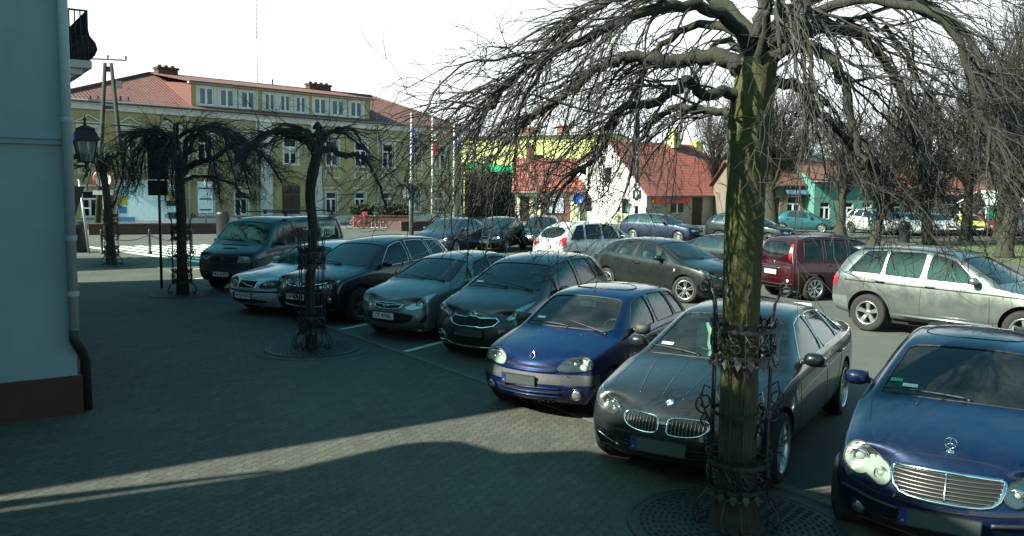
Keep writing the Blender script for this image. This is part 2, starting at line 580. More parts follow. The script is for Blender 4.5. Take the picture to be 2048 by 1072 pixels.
def renormal(o, c):
    """take the shading normals of the uncut body wherever the cut body still lies on it"""
    me = o.data
    ln = []
    smooth = []
    for p in me.polygons:
        use = p.material_index == 0
        fl = []
        for li in p.loop_indices:
            v = me.vertices[me.loops[li].vertex_index].co
            h = c.bvh.find_nearest(v) if use else (None,)
            if h[0] is not None and (h[0] - v).length < .002:
                n = c.smooth_n(h[2], v)
                if n.dot(p.normal) > .55: fl.append(tuple(n)); continue
            fl.append(tuple(p.normal))
        ln += fl
    me.polygons.foreach_set('use_smooth', [True] * len(me.polygons))
    me.normals_split_custom_set(ln)

WHEELS = {}
def wheel_meshes(Rt, w, style, rr, rim_mat):
    key = (round(Rt, 3), w, style, rr, rim_mat.name)
    if key in WHEELS: return WHEELS[key]
    # wheel axis along y, outer face towards +y
    MX = Matrix.Rotation(R(-90), 4, 'X')
    t = MB()
    h = w / 2
    t.lathe([(rr - .012, -h), (rr, h * .92), (rr + .01, h), (Rt - .035, h * 1.0), (Rt - .012, h * .9), (Rt - .002, h * .72), (Rt, h * .3), (Rt, -h * .3), (Rt - .004, -h * .75), (Rt - .03, -h), (rr - .02, -h)], 40, MX)
    for k in range(60):                                            # tread blocks
        a = 2 * math.pi * k / 60
        for yy in (-.3, .35):
            t.box(Vector((math.cos(a) * Rt, h * yy, math.sin(a) * Rt)), (.006, h * .5, .02), 0, 0, -a)
    to = t.build('tyre', M['rubber']); tyre = to.data
    r = MB()
    r.cm = 0
    r.lathe([(rr + .004, h * .98), (rr - .004, h * 1.02), (rr - .018, h * .9), (rr - .025, h * .55), (rr - .03, -h * .8)], 40, MX)
    r.cm = 1
    r.lathe([(rr - .03, -h * .3), (.02, -h * .25), (.0001, -h * .25)], 30, MX)
    r.lathe([(rr * .7, -h * .05), (rr * .7, -h * .15), (.02, -h * .15)], 30, MX)     # brake disc
    r.cm = 0
    dish = h * .72
    def spoke(a, w0, w1, r0=.05, r1=rr - .012, y0=dish * .85, y1=dish * 1.05, tk=.02):
        ca, sa = math.cos(a), math.sin(a); pa = Vector((-sa, 0, ca)); ra = Vector((ca, 0, sa)); up = Vector((0, 1, 0))
        q = []
        for rad, wd, yy in ((r0, w0, y0), ((r0 + r1) / 2, (w0 + w1) / 2 * .9, (y0 + y1) / 2 + .006), (r1, w1, y1)):
            q += [ra * rad - pa * wd * .5 + up * (yy - tk), ra * rad - pa * wd * .38 + up * yy, ra * rad + pa * wd * .38 + up * yy, ra * rad + pa * wd * .5 + up * (yy - tk)]
        r.add(q, [(0, 4, 5, 1), (1, 5, 6, 2), (2, 6, 7, 3), (4, 8, 9, 5), (5, 9, 10, 6), (6, 10, 11, 7)])
    if style == 'star5':
        for k in range(5): spoke(math.pi / 2 + k * 2 * math.pi / 5, .075, .115, tk=.035)
    elif style == 'double5':
        for k in range(5):
            a = math.pi / 2 + k * 2 * math.pi / 5
            spoke(a - .17, .035, .03); spoke(a + .17, .035, .03)
    elif style == 'multi10':
        for k in range(10): spoke(math.pi / 2 + k * 2 * math.pi / 10, .035, .04)
    elif style == 'blade':
        for k in range(8):
            spoke(math.pi / 2 + k * 2 * math.pi / 8, .04, .085)
    elif style == 'cap':
        r.lathe([(rr - .01, dish * .9), (rr * .8, dish * 1.08), (rr * .5, dish * 1.0), (.03, dish * 1.1), (.0001, dish * 1.1)], 30, MX)
        r.cm = 1
        for k in range(7):
            a = math.pi / 2 + k * 2 * math.pi / 7
            r.box(Vector((math.cos(a) * rr * .66, dish * 1.06, math.sin(a) * rr * .66)), (rr * .34, .014, .03), 0, 0, -a)
        r.cm = 0
    r.lathe([(.062, dish * .7), (.06, dish * .92), (.03, dish * .97), (.0001, dish * .98)], 20, MX)
    r.cm = 1
    for k in range(5):
        a = k * 2 * math.pi / 5 + .63
        r.lathe([(.009, 0), (.009, .012), (.0001, .013)], 6, Matrix.Translation((math.cos(a) * .055, dish * .88, math.sin(a) * .055)) @ MX)
    ro = r.build('rim', [rim_mat, M['black_plastic']])
    rim = ro.data
    bpy.data.objects.remove(to); bpy.data.objects.remove(ro)
    WHEELS[key] = (tyre, rim)
    return WHEELS[key]

def add_wheels(root, sp):
    Rt, w = sp['tyre'][0], sp['tyre'][1]
    rr = Rt * sp.get('rim_ratio', .68)
    ty, rm = wheel_meshes(Rt, w, sp.get('rim', 'cap'), rr, M[sp.get('rim_mat', 'alloy')])
    for i, s in enumerate(sp['axles']):
        for side in (1, -1):
            wy = sp['track'] * side
            e = empty('wheel', (-s, wy, Rt), 0 if side > 0 else math.pi, root)
            if i == 0 and sp.get('steer'): e.rotation_euler[2] += R(sp['steer'])
            for nm, me in (('tyre', ty), ('rim', rm)):
                o = bpy.data.objects.new(nm, me); COL.objects.link(o); o.parent = e

def text_obj(txt, size, m, parent, loc, rot, extrude=.001, name='lettering', bold=0.0, sx=1.0):
    cu = bpy.data.curves.new(name, 'FONT'); cu.body = txt; cu.size = size; cu.align_x = 'CENTER'; cu.align_y = 'CENTER'
    cu.extrude = extrude; cu.offset = bold
    o = bpy.data.objects.new(name, cu); COL.objects.link(o)
    dg = bpy.context.evaluated_depsgraph_get(); me = bpy.data.meshes.new_from_object(o.evaluated_get(dg))
    bpy.data.objects.remove(o); bpy.data.curves.remove(cu)
    me.materials.clear(); me.materials.append(m)
    o = bpy.data.objects.new(name, me); COL.objects.link(o); o.parent = parent
    o.location = loc; o.rotation_euler = rot; o.scale = (sx, 1, 1)
    return o

def plate(c, root, view, y, z, wht=(.52, .114), grey=False, txt=None, tilt=0, push=.02):
    """licence plate on a holder, standing on the nose ('front') or the tail ('back')"""
    p, n, d = c.cast(view, y, z)
    sgn = 1 if view == 'front' else -1
    # clear the curved bumper
    xs = [c.cast(view, y + q * wht[0] / 2, z + e * wht[1] / 2)[0].x for q in (-1, 0, 1) for e in (-1, 1)]
    x = (max(xs) if sgn > 0 else min(xs)) + sgn * push
    w, h = wht
    b = MB(); b.box((0, 0, 0), (.012, w, h)); 
    o = b.build('licence_plate', M['plate_grey'] if grey else M['plate_white'], root)
    o.location = (x, y, z); o.rotation_euler = (0, R(tilt) * sgn, 0)
    f = MB()
    for q in (-1, 1):
        f.box((-.004 * sgn, 0, q * (h / 2 + .004)), (.02, w + .02, .009)); f.box((-.004 * sgn, q * (w / 2 + .005), 0), (.02, .009, h))
    fr = f.build('plate_holder', M['black_plastic'], o)
    k = MB(); k.box((sgn * .0075, -sgn * (w / 2 - .025), 0), (.004, .045, h * .96)); k.build('country_strip', M['plate_blue'], o)
    if txt:
        text_obj(txt, h * .82, M['letter'], o, (sgn * .0075, .02 * sgn, 0), (R(90), 0, R(90) if sgn > 0 else R(-90)), .0008, bold=.002)
    if grey:
        text_obj('PL', .022, M['plate_white'], o, (sgn * .0105, -sgn * (w / 2 - .025), -h * .25), (R(90), 0, R(90) if sgn > 0 else R(-90)), .0005)
    return o

def seats(c, root, sp, m):
    ws = sp['cowl']; hs = sp.get('seat_h', .52)
    def seat(name, s, y, w, zr):
        b = MB(); b.smooth = True
        def cushion(cx, cy, cz, dx, dy, dz, ry=0):
            bm = bmesh.new(); bmesh.ops.create_cube(bm, size=1)
            bmesh.ops.subdivide_edges(bm, edges=bm.edges, cuts=3, use_grid_fill=True)
            for v in bm.verts:
                q = v.co * 2; k = 1 - .12 * (abs(q.y)**4 + abs(q.z)**4 + abs(q.x)**4) / 3
                v.co *= k
            Mx = Matrix.Translation((cx, cy, cz)) @ Matrix.Rotation(ry, 4, 'Y') @ Matrix.Diagonal((dx, dy, dz, 1))
            bm.verts.ensure_lookup_table()
            b.add([Mx @ v.co for v in bm.verts], [[v.index for v in f.verts] for f in bm.faces]); bm.free()
        cushion(-s, y, zr, .52, w, .16)
        cushion(-s - .33, y, zr + .34, .15, w * .96, .62, R(-14))
        for yy in ([y] if w < .8 else [y - .4, y + .4]):
            cushion(-s - .42, yy, zr + .74, .09, .25, .17, R(-10))
            b.tube([(-s - .38, yy - .06, zr + .6), (-s - .41, yy - .06, zr + .7)], .008, 5); b.tube([(-s - .38, yy + .06, zr + .6), (-s - .41, yy + .06, zr + .7)], .008, 5)
        return b.build(name, m, root)
    fs = sp['seat']
    for y in (.37, -.37): seat('seat', fs, y, .5, hs)
    seat('rear_seat', fs + sp.get('seat_gap', .88), 0, 1.25, hs + .02)
    # dashboard and wheel
    zc = c.top(ws) - sp.get('dash_drop', .07)
    wd = c.rw(ws) - .1
    b = MB(); b.smooth = True
    prof = [(ws + .05, zc - .03), (ws + .3, zc + .0), (ws + .5, zc + .015), (ws + .6, zc - .05), (ws + .58, zc - .3), (ws + .1, zc - .35)]
    b.prism([(-s, -wd, z) for s, z in prof], (0, 2 * wd, 0))
    b.prism([(-(s), .12, z + .03) for s, z in prof[1:5]], (0, .5, 0))
    b.build('dashboard', M['dash'], root)
    st = MB(); pts = []
    cs, cz = ws + .78, zc - .03
    for k in range(24):
        a = 2 * math.pi * k / 24; pts.append((-(cs - .08 * math.sin(a)), .37 + .18 * math.cos(a), cz + .165 * math.sin(a)))
    st.tube(pts, .014, 8, True)
    st.tube([(-cs, .2, cz), (-(cs - .03), .37, cz), (-cs, .54, cz)], .018, 6); st.tube([(-(cs - .03), .37, cz), (-(ws + .5), .37, cz - .1)], .04, 8)
    st.tube([(-(cs - .02), .37, cz), (-(cs + .05), .37, cz - .16)], .016, 6)
    st.build('steering_wheel', M['black_plastic'], root)
    mm = MB(); p, n, d = c.cast('top', sp['ws_top'] + .04, 0)
    mm.box((p.x + .03, 0, p.z - .13), (.03, .24, .07)); mm.tube([(p.x + .03, 0, p.z - .1), (p.x - .0, 0, p.z - .03)], .012, 6)
    mm.build('interior_mirror', M['black_plastic'], root)

def side_polys(c, sp):
    """side window outlines between belt and roof rail, split at the pillars"""
    lo = lambda s: c.belt(s) + sp.get('sill_up', .028)
    hi = lambda s: c.top(s) - c.rd(s) - sp.get('rail_dn', .045)
    out = []
    for (a0, a1, b0, b1) in sp['panes']:       # bottom s, top s of the front edge; bottom s, top s of the rear edge
        n = 8; P = []
        for k in range(n + 1):
            s = a0 + (b0 - a0) * k / n; P.append((s, lo(s)))
        for k in range(n + 1):
            s = b1 + (a1 - b1) * k / n; P.append((s, max(hi(s), lo(s) + .012)))
        out.append(P)
    return out

def make_car(name, label, sp, loc, heading, pm, group='parked cars', full=True, extra=None, cat='car'):
    root = thing(name, label, cat, (loc[0], loc[1], loc[2] if len(loc) > 2 else 0), R(heading), group)
    c = Car(sp)
    me = c.base.copy(); me.materials.clear(); me.materials.append(pm); me.materials.append(M['black_plastic'])
    body = bpy.data.objects.new('body', me); COL.objects.link(body)
    panes = side_polys(c, sp)
    cuts = []
    # wheel wells
    for s in sp['axles']:
        b = MB(); Ra = sp['tyre'][0] + sp.get('arch', .045)
        for side in (1, -1):
            b2 = MB(); b2.lathe([(.0001, 0), (Ra, 0), (Ra, .8), (.0001, .8)], 36, Matrix.Translation((-s, side * (sp['track'] - .16 if side > 0 else sp['track'] - .16), sp['tyre'][0] + .01)) @ Matrix.Rotation(R(-90 * side), 4, 'X'), smooth=False)
            cuts.append(cutter(b2))
    ws_poly, rw_poly = None, None
    sa, sb = sp['cowl'] + .03, sp['ws_top'] - .02
    ins = sp.get('ws_in', .05)
    P = [(sa + .035, 0)] if False else []
    n = 6
    bow = sp.get('cowl_bow', .06)
    lowr = [(sa + bow * (abs(m)**2), m * (c.rw(sa + bow) - ins)) for m in (-1, -.6, -.25, .25, .6, 1)]
    up = [(sb + .02 * (abs(m)**2), m * (c.rw(sb) - ins - .01)) for m in (1, .6, .2, -.2, -.6, -1)]
    mid = [(sa + bow + (sb - sa - bow) * t, (c.rw(sa + bow + (sb - sa - bow) * t) - ins - .005)) for t in (.25, .5, .75)]
    ws_poly = lowr + mid + up + [(a, -b) for a, b in mid[::-1]]
    if sp.get('rear_view', 'top') == 'top':
        ra, rb = sp['rg_top'] + .02, sp['rg_bot'] - .02
        rw_poly = [(ra, m * (c.rw(ra) - .07)) for m in (-1, 0, 1)] + [((ra + rb) / 2, c.rw((ra + rb) / 2) - .07)] + [(rb, m * (c.rw(rb) - .08)) for m in (1, 0, -1)] + [((ra + rb) / 2, -(c.rw((ra + rb) / 2) - .07))]
    else:
        rw_poly = sp['rear_pane']
    if full:
        # hollow cabin
        s0, s1 = sp['cowl'] + .04, sp.get('cab_end', sp['L'] - .35)
        ss = sorted([s0, s1] + [q for q in sp['stations'] if s0 + .05 < q < s1 - .05] + [sp['cowl'] + .25])
        V = []; F = []
        for s in ss:
            top = c.top(s) - .055; rz = c.top(s) - c.rd(s) - .045; rw = c.rw(s) - .06; bw = c.w(s) - c.bi - .085; bz = min(c.belt(s), rz - .02); fw = c.w(s) - .14
            ring = [(-fw, .36), (-bw, bz), (-rw, rz), (0, top), (rw, rz), (bw, bz), (fw, .36)]
            V += [(-s, y, z) for y, z in ring]
        k = 7
        for i in range(len(ss) - 1):
            for j in range(k):
                F.append((i * k + j, i * k + (j + 1) % k, (i + 1) * k + (j + 1) % k, (i + 1) * k + j))
        F.append(tuple(range(k))); F.append(tuple((len(ss) - 1) * k + j for j in range(k))[::-1])
        b = MB(); b.add(V, F); cuts.append(cutter(b))
        for P in panes:
            P2 = chaikin(P, 1)
            b = MB(); b.prism([(-s, -1.3, z) for s, z in P2], (0, 2.6, 0)); cuts.append(cutter(b))
        b = MB(); zc = c.top(sp['cowl']) + .0
        b.prism([(-s, y, zc) for s, y in ws_poly], (0, 0, 1.5)); cuts.append(cutter(b))
        if sp.get('rear_view', 'top') == 'top':
            b = MB(); b.prism([(-s, y, c.top(sp['rg_bot']) + .01) for s, y in rw_poly], (0, 0, 1.5)); cuts.append(cutter(b))
        else:
            b = MB(); b.prism([(-(s1 - .2), y, z) for y, z in chaikin(rw_poly, 1)], (-2.0, 0, 0)); cuts.append(cutter(b))
    bool_cut(body, cuts)
    for cu in cuts: 
        m_ = cu.data; bpy.data.objects.remove(cu); bpy.data.meshes.remove(m_)
    renormal(body, c)
    body.parent = root
    # lower trim / bumpers of another colour: body faces below a line go to a part of their own
    for nm, zcut, s_lo, s_hi, mm in sp.get('split', ()):
        split_part(body, nm, zcut, s_lo, s_hi, mm, root, c)
    gm = M[sp.get('glass', 'glass')]
    gs = M[sp.get('glass_side', sp.get('glass', 'glass'))]
    off = -.006 if full else .004
    if not full: gm = gs = M['glass_far']
    tr = M[sp.get('trim', 'black_plastic')]
    for side in (1, -1):
        for i, P in enumerate(panes):
            o = c.patch('side_window', 'side', P, gs, root, off, side, .09, 1, .004)
        b = MB()
        for P in panes:
            c.line(b, 'side', chaikin(P, 1), .007, side, True, .001, .06, 5)
        b.build('window_trim', tr, root)
    c.patch('windscreen', 'top', ws_poly, gm, root, off, 1, .09, 1, .004)
    b = MB(); c.line(b, 'top', chaikin(ws_poly, 1), .009, 1, True, -.002, .06, 5); b.build('windscreen_seal', M['black_plastic'], root)
    if sp.get('rear_view', 'top') == 'top':
        c.patch('rear_window', 'top', rw_poly, gm, root, off, 1, .09, 1, .004)
    else:
        c.patch('rear_window', 'back', rw_poly, gs, root, off, 1, .09, 1, .004)
        b = MB(); c.line(b, 'back', chaikin(rw_poly, 1), .012, 1, True, 0, .06, 5); b.build('rear_window_seal', M['black_plastic'], root)
    add_wheels(root, sp)
    # doors: shut lines and handles
    for side in (1, -1):
        for D in sp['doors']:
            d = MB()
            c.line(d, 'side', D, .0048, side, False, -.0016, .04, 5, 1)
            dd = d.build('door_shut_line', M['gap'], root)
        for (s, z) in sp['handles']:
            p, n, _ = c.cast('side', s, z, side)
            h = MB(); h.smooth = True
            h.tube([p + Vector((.10, 0, 0)) + n * .002, p + Vector((.07, 0, .002)) + n * .03, p + Vector((-.06, 0, .002)) + n * .03, p + Vector((-.10, 0, 0)) + n * .002], [.008, .014, .014, .008], 8)
            h.build('door_handle', M[sp['handle_mat']] if sp.get('handle_mat') else pm, root)
        for nm, ln in sp.get('side_lines', ()):
            d = MB(); c.line(d, 'side', ln, .004 if nm == 'shut' else .012, side, False, -.001 if nm == 'shut' else .002, .06, 6)
            d.build('panel_gap' if nm == 'shut' else 'side_moulding', M['gap'] if nm == 'shut' else M[nm], root)
        # mirror
        ms, mz = sp['mirror']
        p, n, _ = c.cast('side', ms, mz, side)
        mb = MB(); mb.smooth = True
        prof = [(-.055, .5), (-.045, .8), (-.01, 1.0), (.04, .95), (.075, .6), (.085, .15)]
        rings = []
        yc = p.y + side * .135
        for dx, k in prof:
            ring = []
            for j in range(14):
                a = 2 * math.pi * j / 14
                ca, sa = math.cos(a), math.sin(a)
                ring.append(Vector((p.x + .02 + dx, yc + side * .105 * k * math.copysign(abs(ca)**.75, ca), p.z + .03 + .07 * k * math.copysign(abs(sa)**.75, sa))))
            rings.append(ring)
        V = [v for r_ in rings for v in r_]
        F = [(i * 14 + j, i * 14 + (j + 1) % 14, (i + 1) * 14 + (j + 1) % 14, (i + 1) * 14 + j) for i in range(len(prof) - 1) for j in range(14)]
        F += [tuple(range(14)), tuple((len(prof) - 1) * 14 + j for j in range(14))]
        mb.add(V, F)
        mo = mb.build('wing_mirror', M[sp['mirror_mat']] if sp.get('mirror_mat') else pm, root)
        a = MB(); a.tube([p - n * .03, Vector((p.x, yc - side * .08, p.z + .01))], .03, 8); a.build('mirror_arm', M['black_plastic'], mo)
        g = MB(); g.box((p.x + .02 - .058, yc, p.z + .03), (.004, .17, .1)); g.build('mirror_glass', M['chrome'], mo)
    # hood shut line
    if 'hood' in sp:
        d = MB(); c.line(d, 'top', sp['hood'], .0035, 1, False, -.0012, .04, 5); c.line(d, 'top', [(a, -b) for a, b in sp['hood']], .0035, 1, False, -.0012, .04, 5)
        h0 = sp['hood'][0]; c.line(d, 'top', [(h0[0], h0[1]), (h0[0] - .02, h0[1] * .6), (h0[0] - .035, 0), (h0[0] - .02, -h0[1] * .6), (h0[0], -h0[1])], .004, 1, False, -.001, .03, 5)
        d.build('bonnet_gap', M['gap'], root)
    for (a, b_) in sp.get('wipers', ()):
        w_ = MB()
        P = []
        for q in resample([a, b_], .06, False):
            p, n, _ = c.cast('top', q[0], q[1]); P.append(p + n * .022)
        w_.tube(P, [.011] * (len(P) // 2) + [.007] * (len(P) - len(P) // 2), 6)
        p0, n0, _ = c.cast('top', a[0], a[1]); w_.tube([p0 - n0 * .01, p0 + n0 * .025], .018, 8)
        w_.build('wiper', M['black_plastic'], root)
    if full:
        seats(c, root, sp, M[sp.get('seat_mat', 'seat_dark')])
    # underbody so no light leaks below
    u = MB(); u.bb(-(sp['L'] - .5), -.45, -c.w(sp['L'] / 2) * .78, c.w(sp['L'] / 2) * .78, .20, .30); u.build('underbody', M['gap'], root)
    if extra: extra(c, root, pm, sp)
    return root, c

def split_part(body, nm, zcut, s_lo, s_hi, mm, root, c):
    bm = bmesh.new(); bm.from_mesh(body.data)
    for co, no in (((0, 0, zcut), (0, 0, 1)), ((-s_lo, 0, 0), (1, 0, 0)), ((-s_hi, 0, 0), (1, 0, 0))):
        bmesh.ops.bisect_plane(bm, geom=bm.verts[:] + bm.edges[:] + bm.faces[:], plane_co=co, plane_no=no, dist=1e-5)
    sel = []
    for f in bm.faces:
        q = f.calc_center_median()
        if q.z < zcut and -s_hi < q.x < -s_lo and f.material_index == 0: sel.append(f)
    b2 = bm.copy(); b2.faces.ensure_lookup_table()
    idx = {f.index for f in sel} if False else None
    bm.faces.index_update(); b2.faces.index_update()
    ids = set(f.index for f in sel)
    bmesh.ops.delete(b2, geom=[f for f in b2.faces if f.index not in ids], context='FACES')
    bmesh.ops.delete(bm, geom=sel, context='FACES')
    me = bpy.data.meshes.new(nm); b2.to_mesh(me); b2.free()
    for m_ in [mm, M['black_plastic']]: me.materials.append(m_)
    o = bpy.data.objects.new(nm, me); COL.objects.link(o); o.parent = root
    bm.to_mesh(body.data); bm.free()
    for ob in (body, o): renormal(ob, c)

# front-end kit ----------------------------------------------------
def lamp(c, root, polyq, side, view='front', name='headlight', base='reflector', bowls=(), rim=None, lens_off=.014, step=.03, rnd=1):
    poly = [(a * side, b) for a, b in polyq] if view in ('front', 'back') else polyq
    o = c.patch(name, view, poly, M[base], root, .003, side, step, rnd, .01)
    for (y, z, r_) in bowls:
        p, n, d = c.cast(view, y * side if view in ('front', 'back') else y, z, side)
        b = MB(); q = (-d).to_track_quat('Z', 'Y').to_matrix().to_4x4()
        ax = Matrix.Translation(p + n * .004) @ q
        b.lathe([(r_, .0), (r_ * 1.0, .008), (r_ * .86, .009), (r_ * .8, .002), (r_ * .45, -.004)], 20, ax)
        b.build('reflector_ring', M['chrome'], o)
        b = MB(); b.lathe([(r_ * .5, .0), (r_ * .42, .012), (r_ * .2, .019), (.0001, .021)], 16, ax); b.build('bulb', M['lamp_pale'], o)
    l = c.patch('lens', view, poly, M['lens'], o, lens_off, side, step, rnd, .02)
    if rim:
        b = MB(); c.line(b, view, chaikin(poly, rnd), .007, side, True, .006, .03, 6); b.build('lamp_seal', M[rim], o)
    return o

def slats(c, mb, poly, n, vertical=False, r=.006, off=.006, view='front'):
    ys = [p[0] for p in poly]; zs = [p[1] for p in poly]
    for k in range(n):
        t = (k + .5) / n
        pts = []
        if vertical:
            y = min(ys) + (max(ys) - min(ys)) * t
            col = [min(zs) + (max(zs) - min(zs)) * j / 40 for j in range(41)]
            col = [(y, z) for z in col if inside((y, z), poly)]
        else:
            z = min(zs) + (max(zs) - min(zs)) * t
            col = [min(ys) + (max(ys) - min(ys)) * j / 80 for j in range(81)]
            col = [(y, z) for y in col if inside((y, z), poly)]
        if len(col) > 2:
            c.line(mb, view, [col[0], col[len(col) // 2], col[-1]], r, 1, False, off, .03, 5)

def grille(c, root, poly, name='grille', n=6, vertical=False, frame='chrome', fr=.012, bar='black_plastic', rnd=1, back='gap', barr=.006):
    o = c.patch(name, 'front', poly, M[back], root, .002, 1, .035, rnd, .01)
    pp = chaikin(poly, rnd) if rnd else poly
    if n:
        b = MB(); slats(c, b, pp, n, vertical, barr); b.build('grille_bars', M[bar], o)
    if frame:
        b = MB(); c.line(b, 'front', pp, fr, 1, True, .006, .03, 8); b.build('grille_frame', M[frame], o)
    return o

def mirror_poly(p): return [(-a, b) for a, b in p[::-1]]

def fog(c, root, y, z, r_=.055):
    for s in (1, -1):
        p, n, d = c.cast('front', y * s, z)
        ax = Matrix.Translation(p + n * .004) @ (n.lerp(Vector((1, 0, 0)), .6)).to_track_quat('Z', 'Y').to_matrix().to_4x4()
        b = MB(); b.cm = 1; b.lathe([(r_ * 1.35, -.01), (r_ * 1.3, .012), (r_, .008), (r_ * .98, -.0)], 20, ax)
        b.cm = 0; b.lathe([(r_ * .98, .0), (r_ * .8, .012), (r_ * .3, .018), (.0001, .019)], 20, ax)
        b.build('fog_light', [M['reflector'], M['black_plastic']], root)

def disc_at(c, view, y, z, r_, mats, root, name, thick=.008, aim=None, k=(1, 1)):
    p, n, d = c.cast(view, y, z)
    q = (aim or n).to_track_quat('Z', 'Y').to_matrix().to_4x4()
    ax = Matrix.Translation(p + n * .003) @ q @ Matrix.Diagonal((k[0], k[1], 1, 1))
    return p, ax
# ------------------------------------------------------------------ the cars of the photograph
SPEC = {}
SPEC['saloon_a'] = dict(   # dark grey saloon with twin kidney grille
    L=4.9, top=[(0, .70), (.35, .83), (.8, .925), (1.22, .99), (1.6, 1.16), (2.1, 1.375), (2.45, 1.445), (2.9, 1.464), (3.3, 1.44), (3.7, 1.33), (4.2, 1.13), (4.75, 1.10), (4.9, 1.05)],
    belt=[(0, .62), (.3, .73), (.9, .85), (1.3, .925), (2, .955), (3, .985), (4, 1.01), (4.6, 1.01), (4.9, .95)],
    wide=[(0, .76), (.25, .85), (.85, .925), (1.5, .93), (3, .93), (4, .925), (4.6, .87), (4.9, .76)],
    rail=[(0, .60), (.5, .73), (1.2, .755), (1.6, .70), (2.1, .61), (2.8, .585), (3.4, .59), (4.1, .68), (4.6, .74), (4.9, .68)],
    drop=[(0, .03), (.5, .05), (1.2, .05), (1.7, .06), (2.2, .05), (3.3, .06), (4.1, .06), (4.9, .04)],
    stations=[.3, .6, .9, 1.2, 1.3, 1.7, 2.08, 2.3, 2.8, 3.3, 3.6, 3.95, 4.2, 4.6],
    nose=[.12, .03, .0, .02, .05, .08, .12], tail=[.12, .04, .0, .02, .04, .06, .1], nose_bow=.30,
    axles=(.83, 3.80), tyre=(.335, .235), track=.795, rim='double5', rim_ratio=.72,
    cowl=1.25, ws_top=2.12, rg_top=3.4, rg_bot=4.12, seat=2.35,
    panes=[(1.66, 2.17, 2.62, 2.60), (2.70, 2.68, 3.45, 3.30), (3.5, 3.36, 3.86, 3.6)],
    doors=[[(1.45, .28), (1.42, .6), (1.5, .92)], [(2.66, .97), (2.68, .6), (2.66, .28)], [(3.58, 1.0), (3.5, .75), (3.3, .55), (3.2, .28)]],
    handles=[(2.48, .84), (3.42, .86)], mirror=(1.76, 1.0), hood=[(.22, .56), (.6, .71), (1.22, .74)],
    wipers=[((1.3, .5), (1.42, -.15)), ((1.3, -.1), (1.45, -.68))], trim='chrome', seat_mat='seat_beige', glass='glass')
SPEC['saloon_b'] = dict(   # blue saloon with peanut headlights
    L=4.53, top=[(0, .72), (.3, .83), (.75, .92), (1.2, .985), (1.6, 1.16), (2.05, 1.345), (2.4, 1.41), (2.8, 1.426), (3.2, 1.40), (3.6, 1.28), (4.0, 1.12), (4.4, 1.08), (4.53, 1.02)],
    belt=[(0, .64), (.3, .72), (.9, .84), (1.3, .92), (2, .945), (3, .965), (4, .98), (4.4, .97), (4.53, .92)],
    wide=[(0, .70), (.25, .79), (.85, .86), (1.5, .865), (3, .865), (3.8, .855), (4.3, .80), (4.53, .70)],
    rail=[(0, .55), (.5, .66), (1.2, .70), (1.6, .655), (2.05, .575), (2.6, .555), (3.2, .56), (3.9, .63), (4.3, .68), (4.53, .62)],
    drop=[(0, .03), (.5, .05), (1.2, .05), (1.7, .06), (2.2, .05), (3.3, .06), (4.1, .06), (4.53, .04)],
    stations=[.3, .6, .9, 1.18, 1.28, 1.65, 2.03, 2.25, 2.7, 3.15, 3.45, 3.75, 4.0, 4.3],
    nose=[.10, .02, .0, .05, .09, .12, .16], tail=[.12, .04, .0, .02, .04, .06, .1], nose_bow=.28,
    axles=(.77, 3.485), tyre=(.32, .205), track=.755, rim='multi10', rim_ratio=.64,
    cowl=1.22, ws_top=2.07, rg_top=3.25, rg_bot=3.92, seat=2.25,
    panes=[(1.62, 2.12, 2.5, 2.48), (2.58, 2.56, 3.3, 3.12), (3.34, 3.2, 3.62, 3.4)],
    doors=[[(1.42, .28), (1.38, .6), (1.46, .9)], [(2.54, .95), (2.56, .6), (2.54, .28)], [(3.4, .97), (3.35, .75), (3.1, .55), (3.02, .28)]],
    handles=[(2.36, .82), (3.22, .83)], mirror=(1.72, .99), hood=[(.3, .50), (.7, .62), (1.2, .69)],
    wipers=[((1.27, .05), (1.36, -.62))], seat_mat='seat_dark', glass='glass_dark')
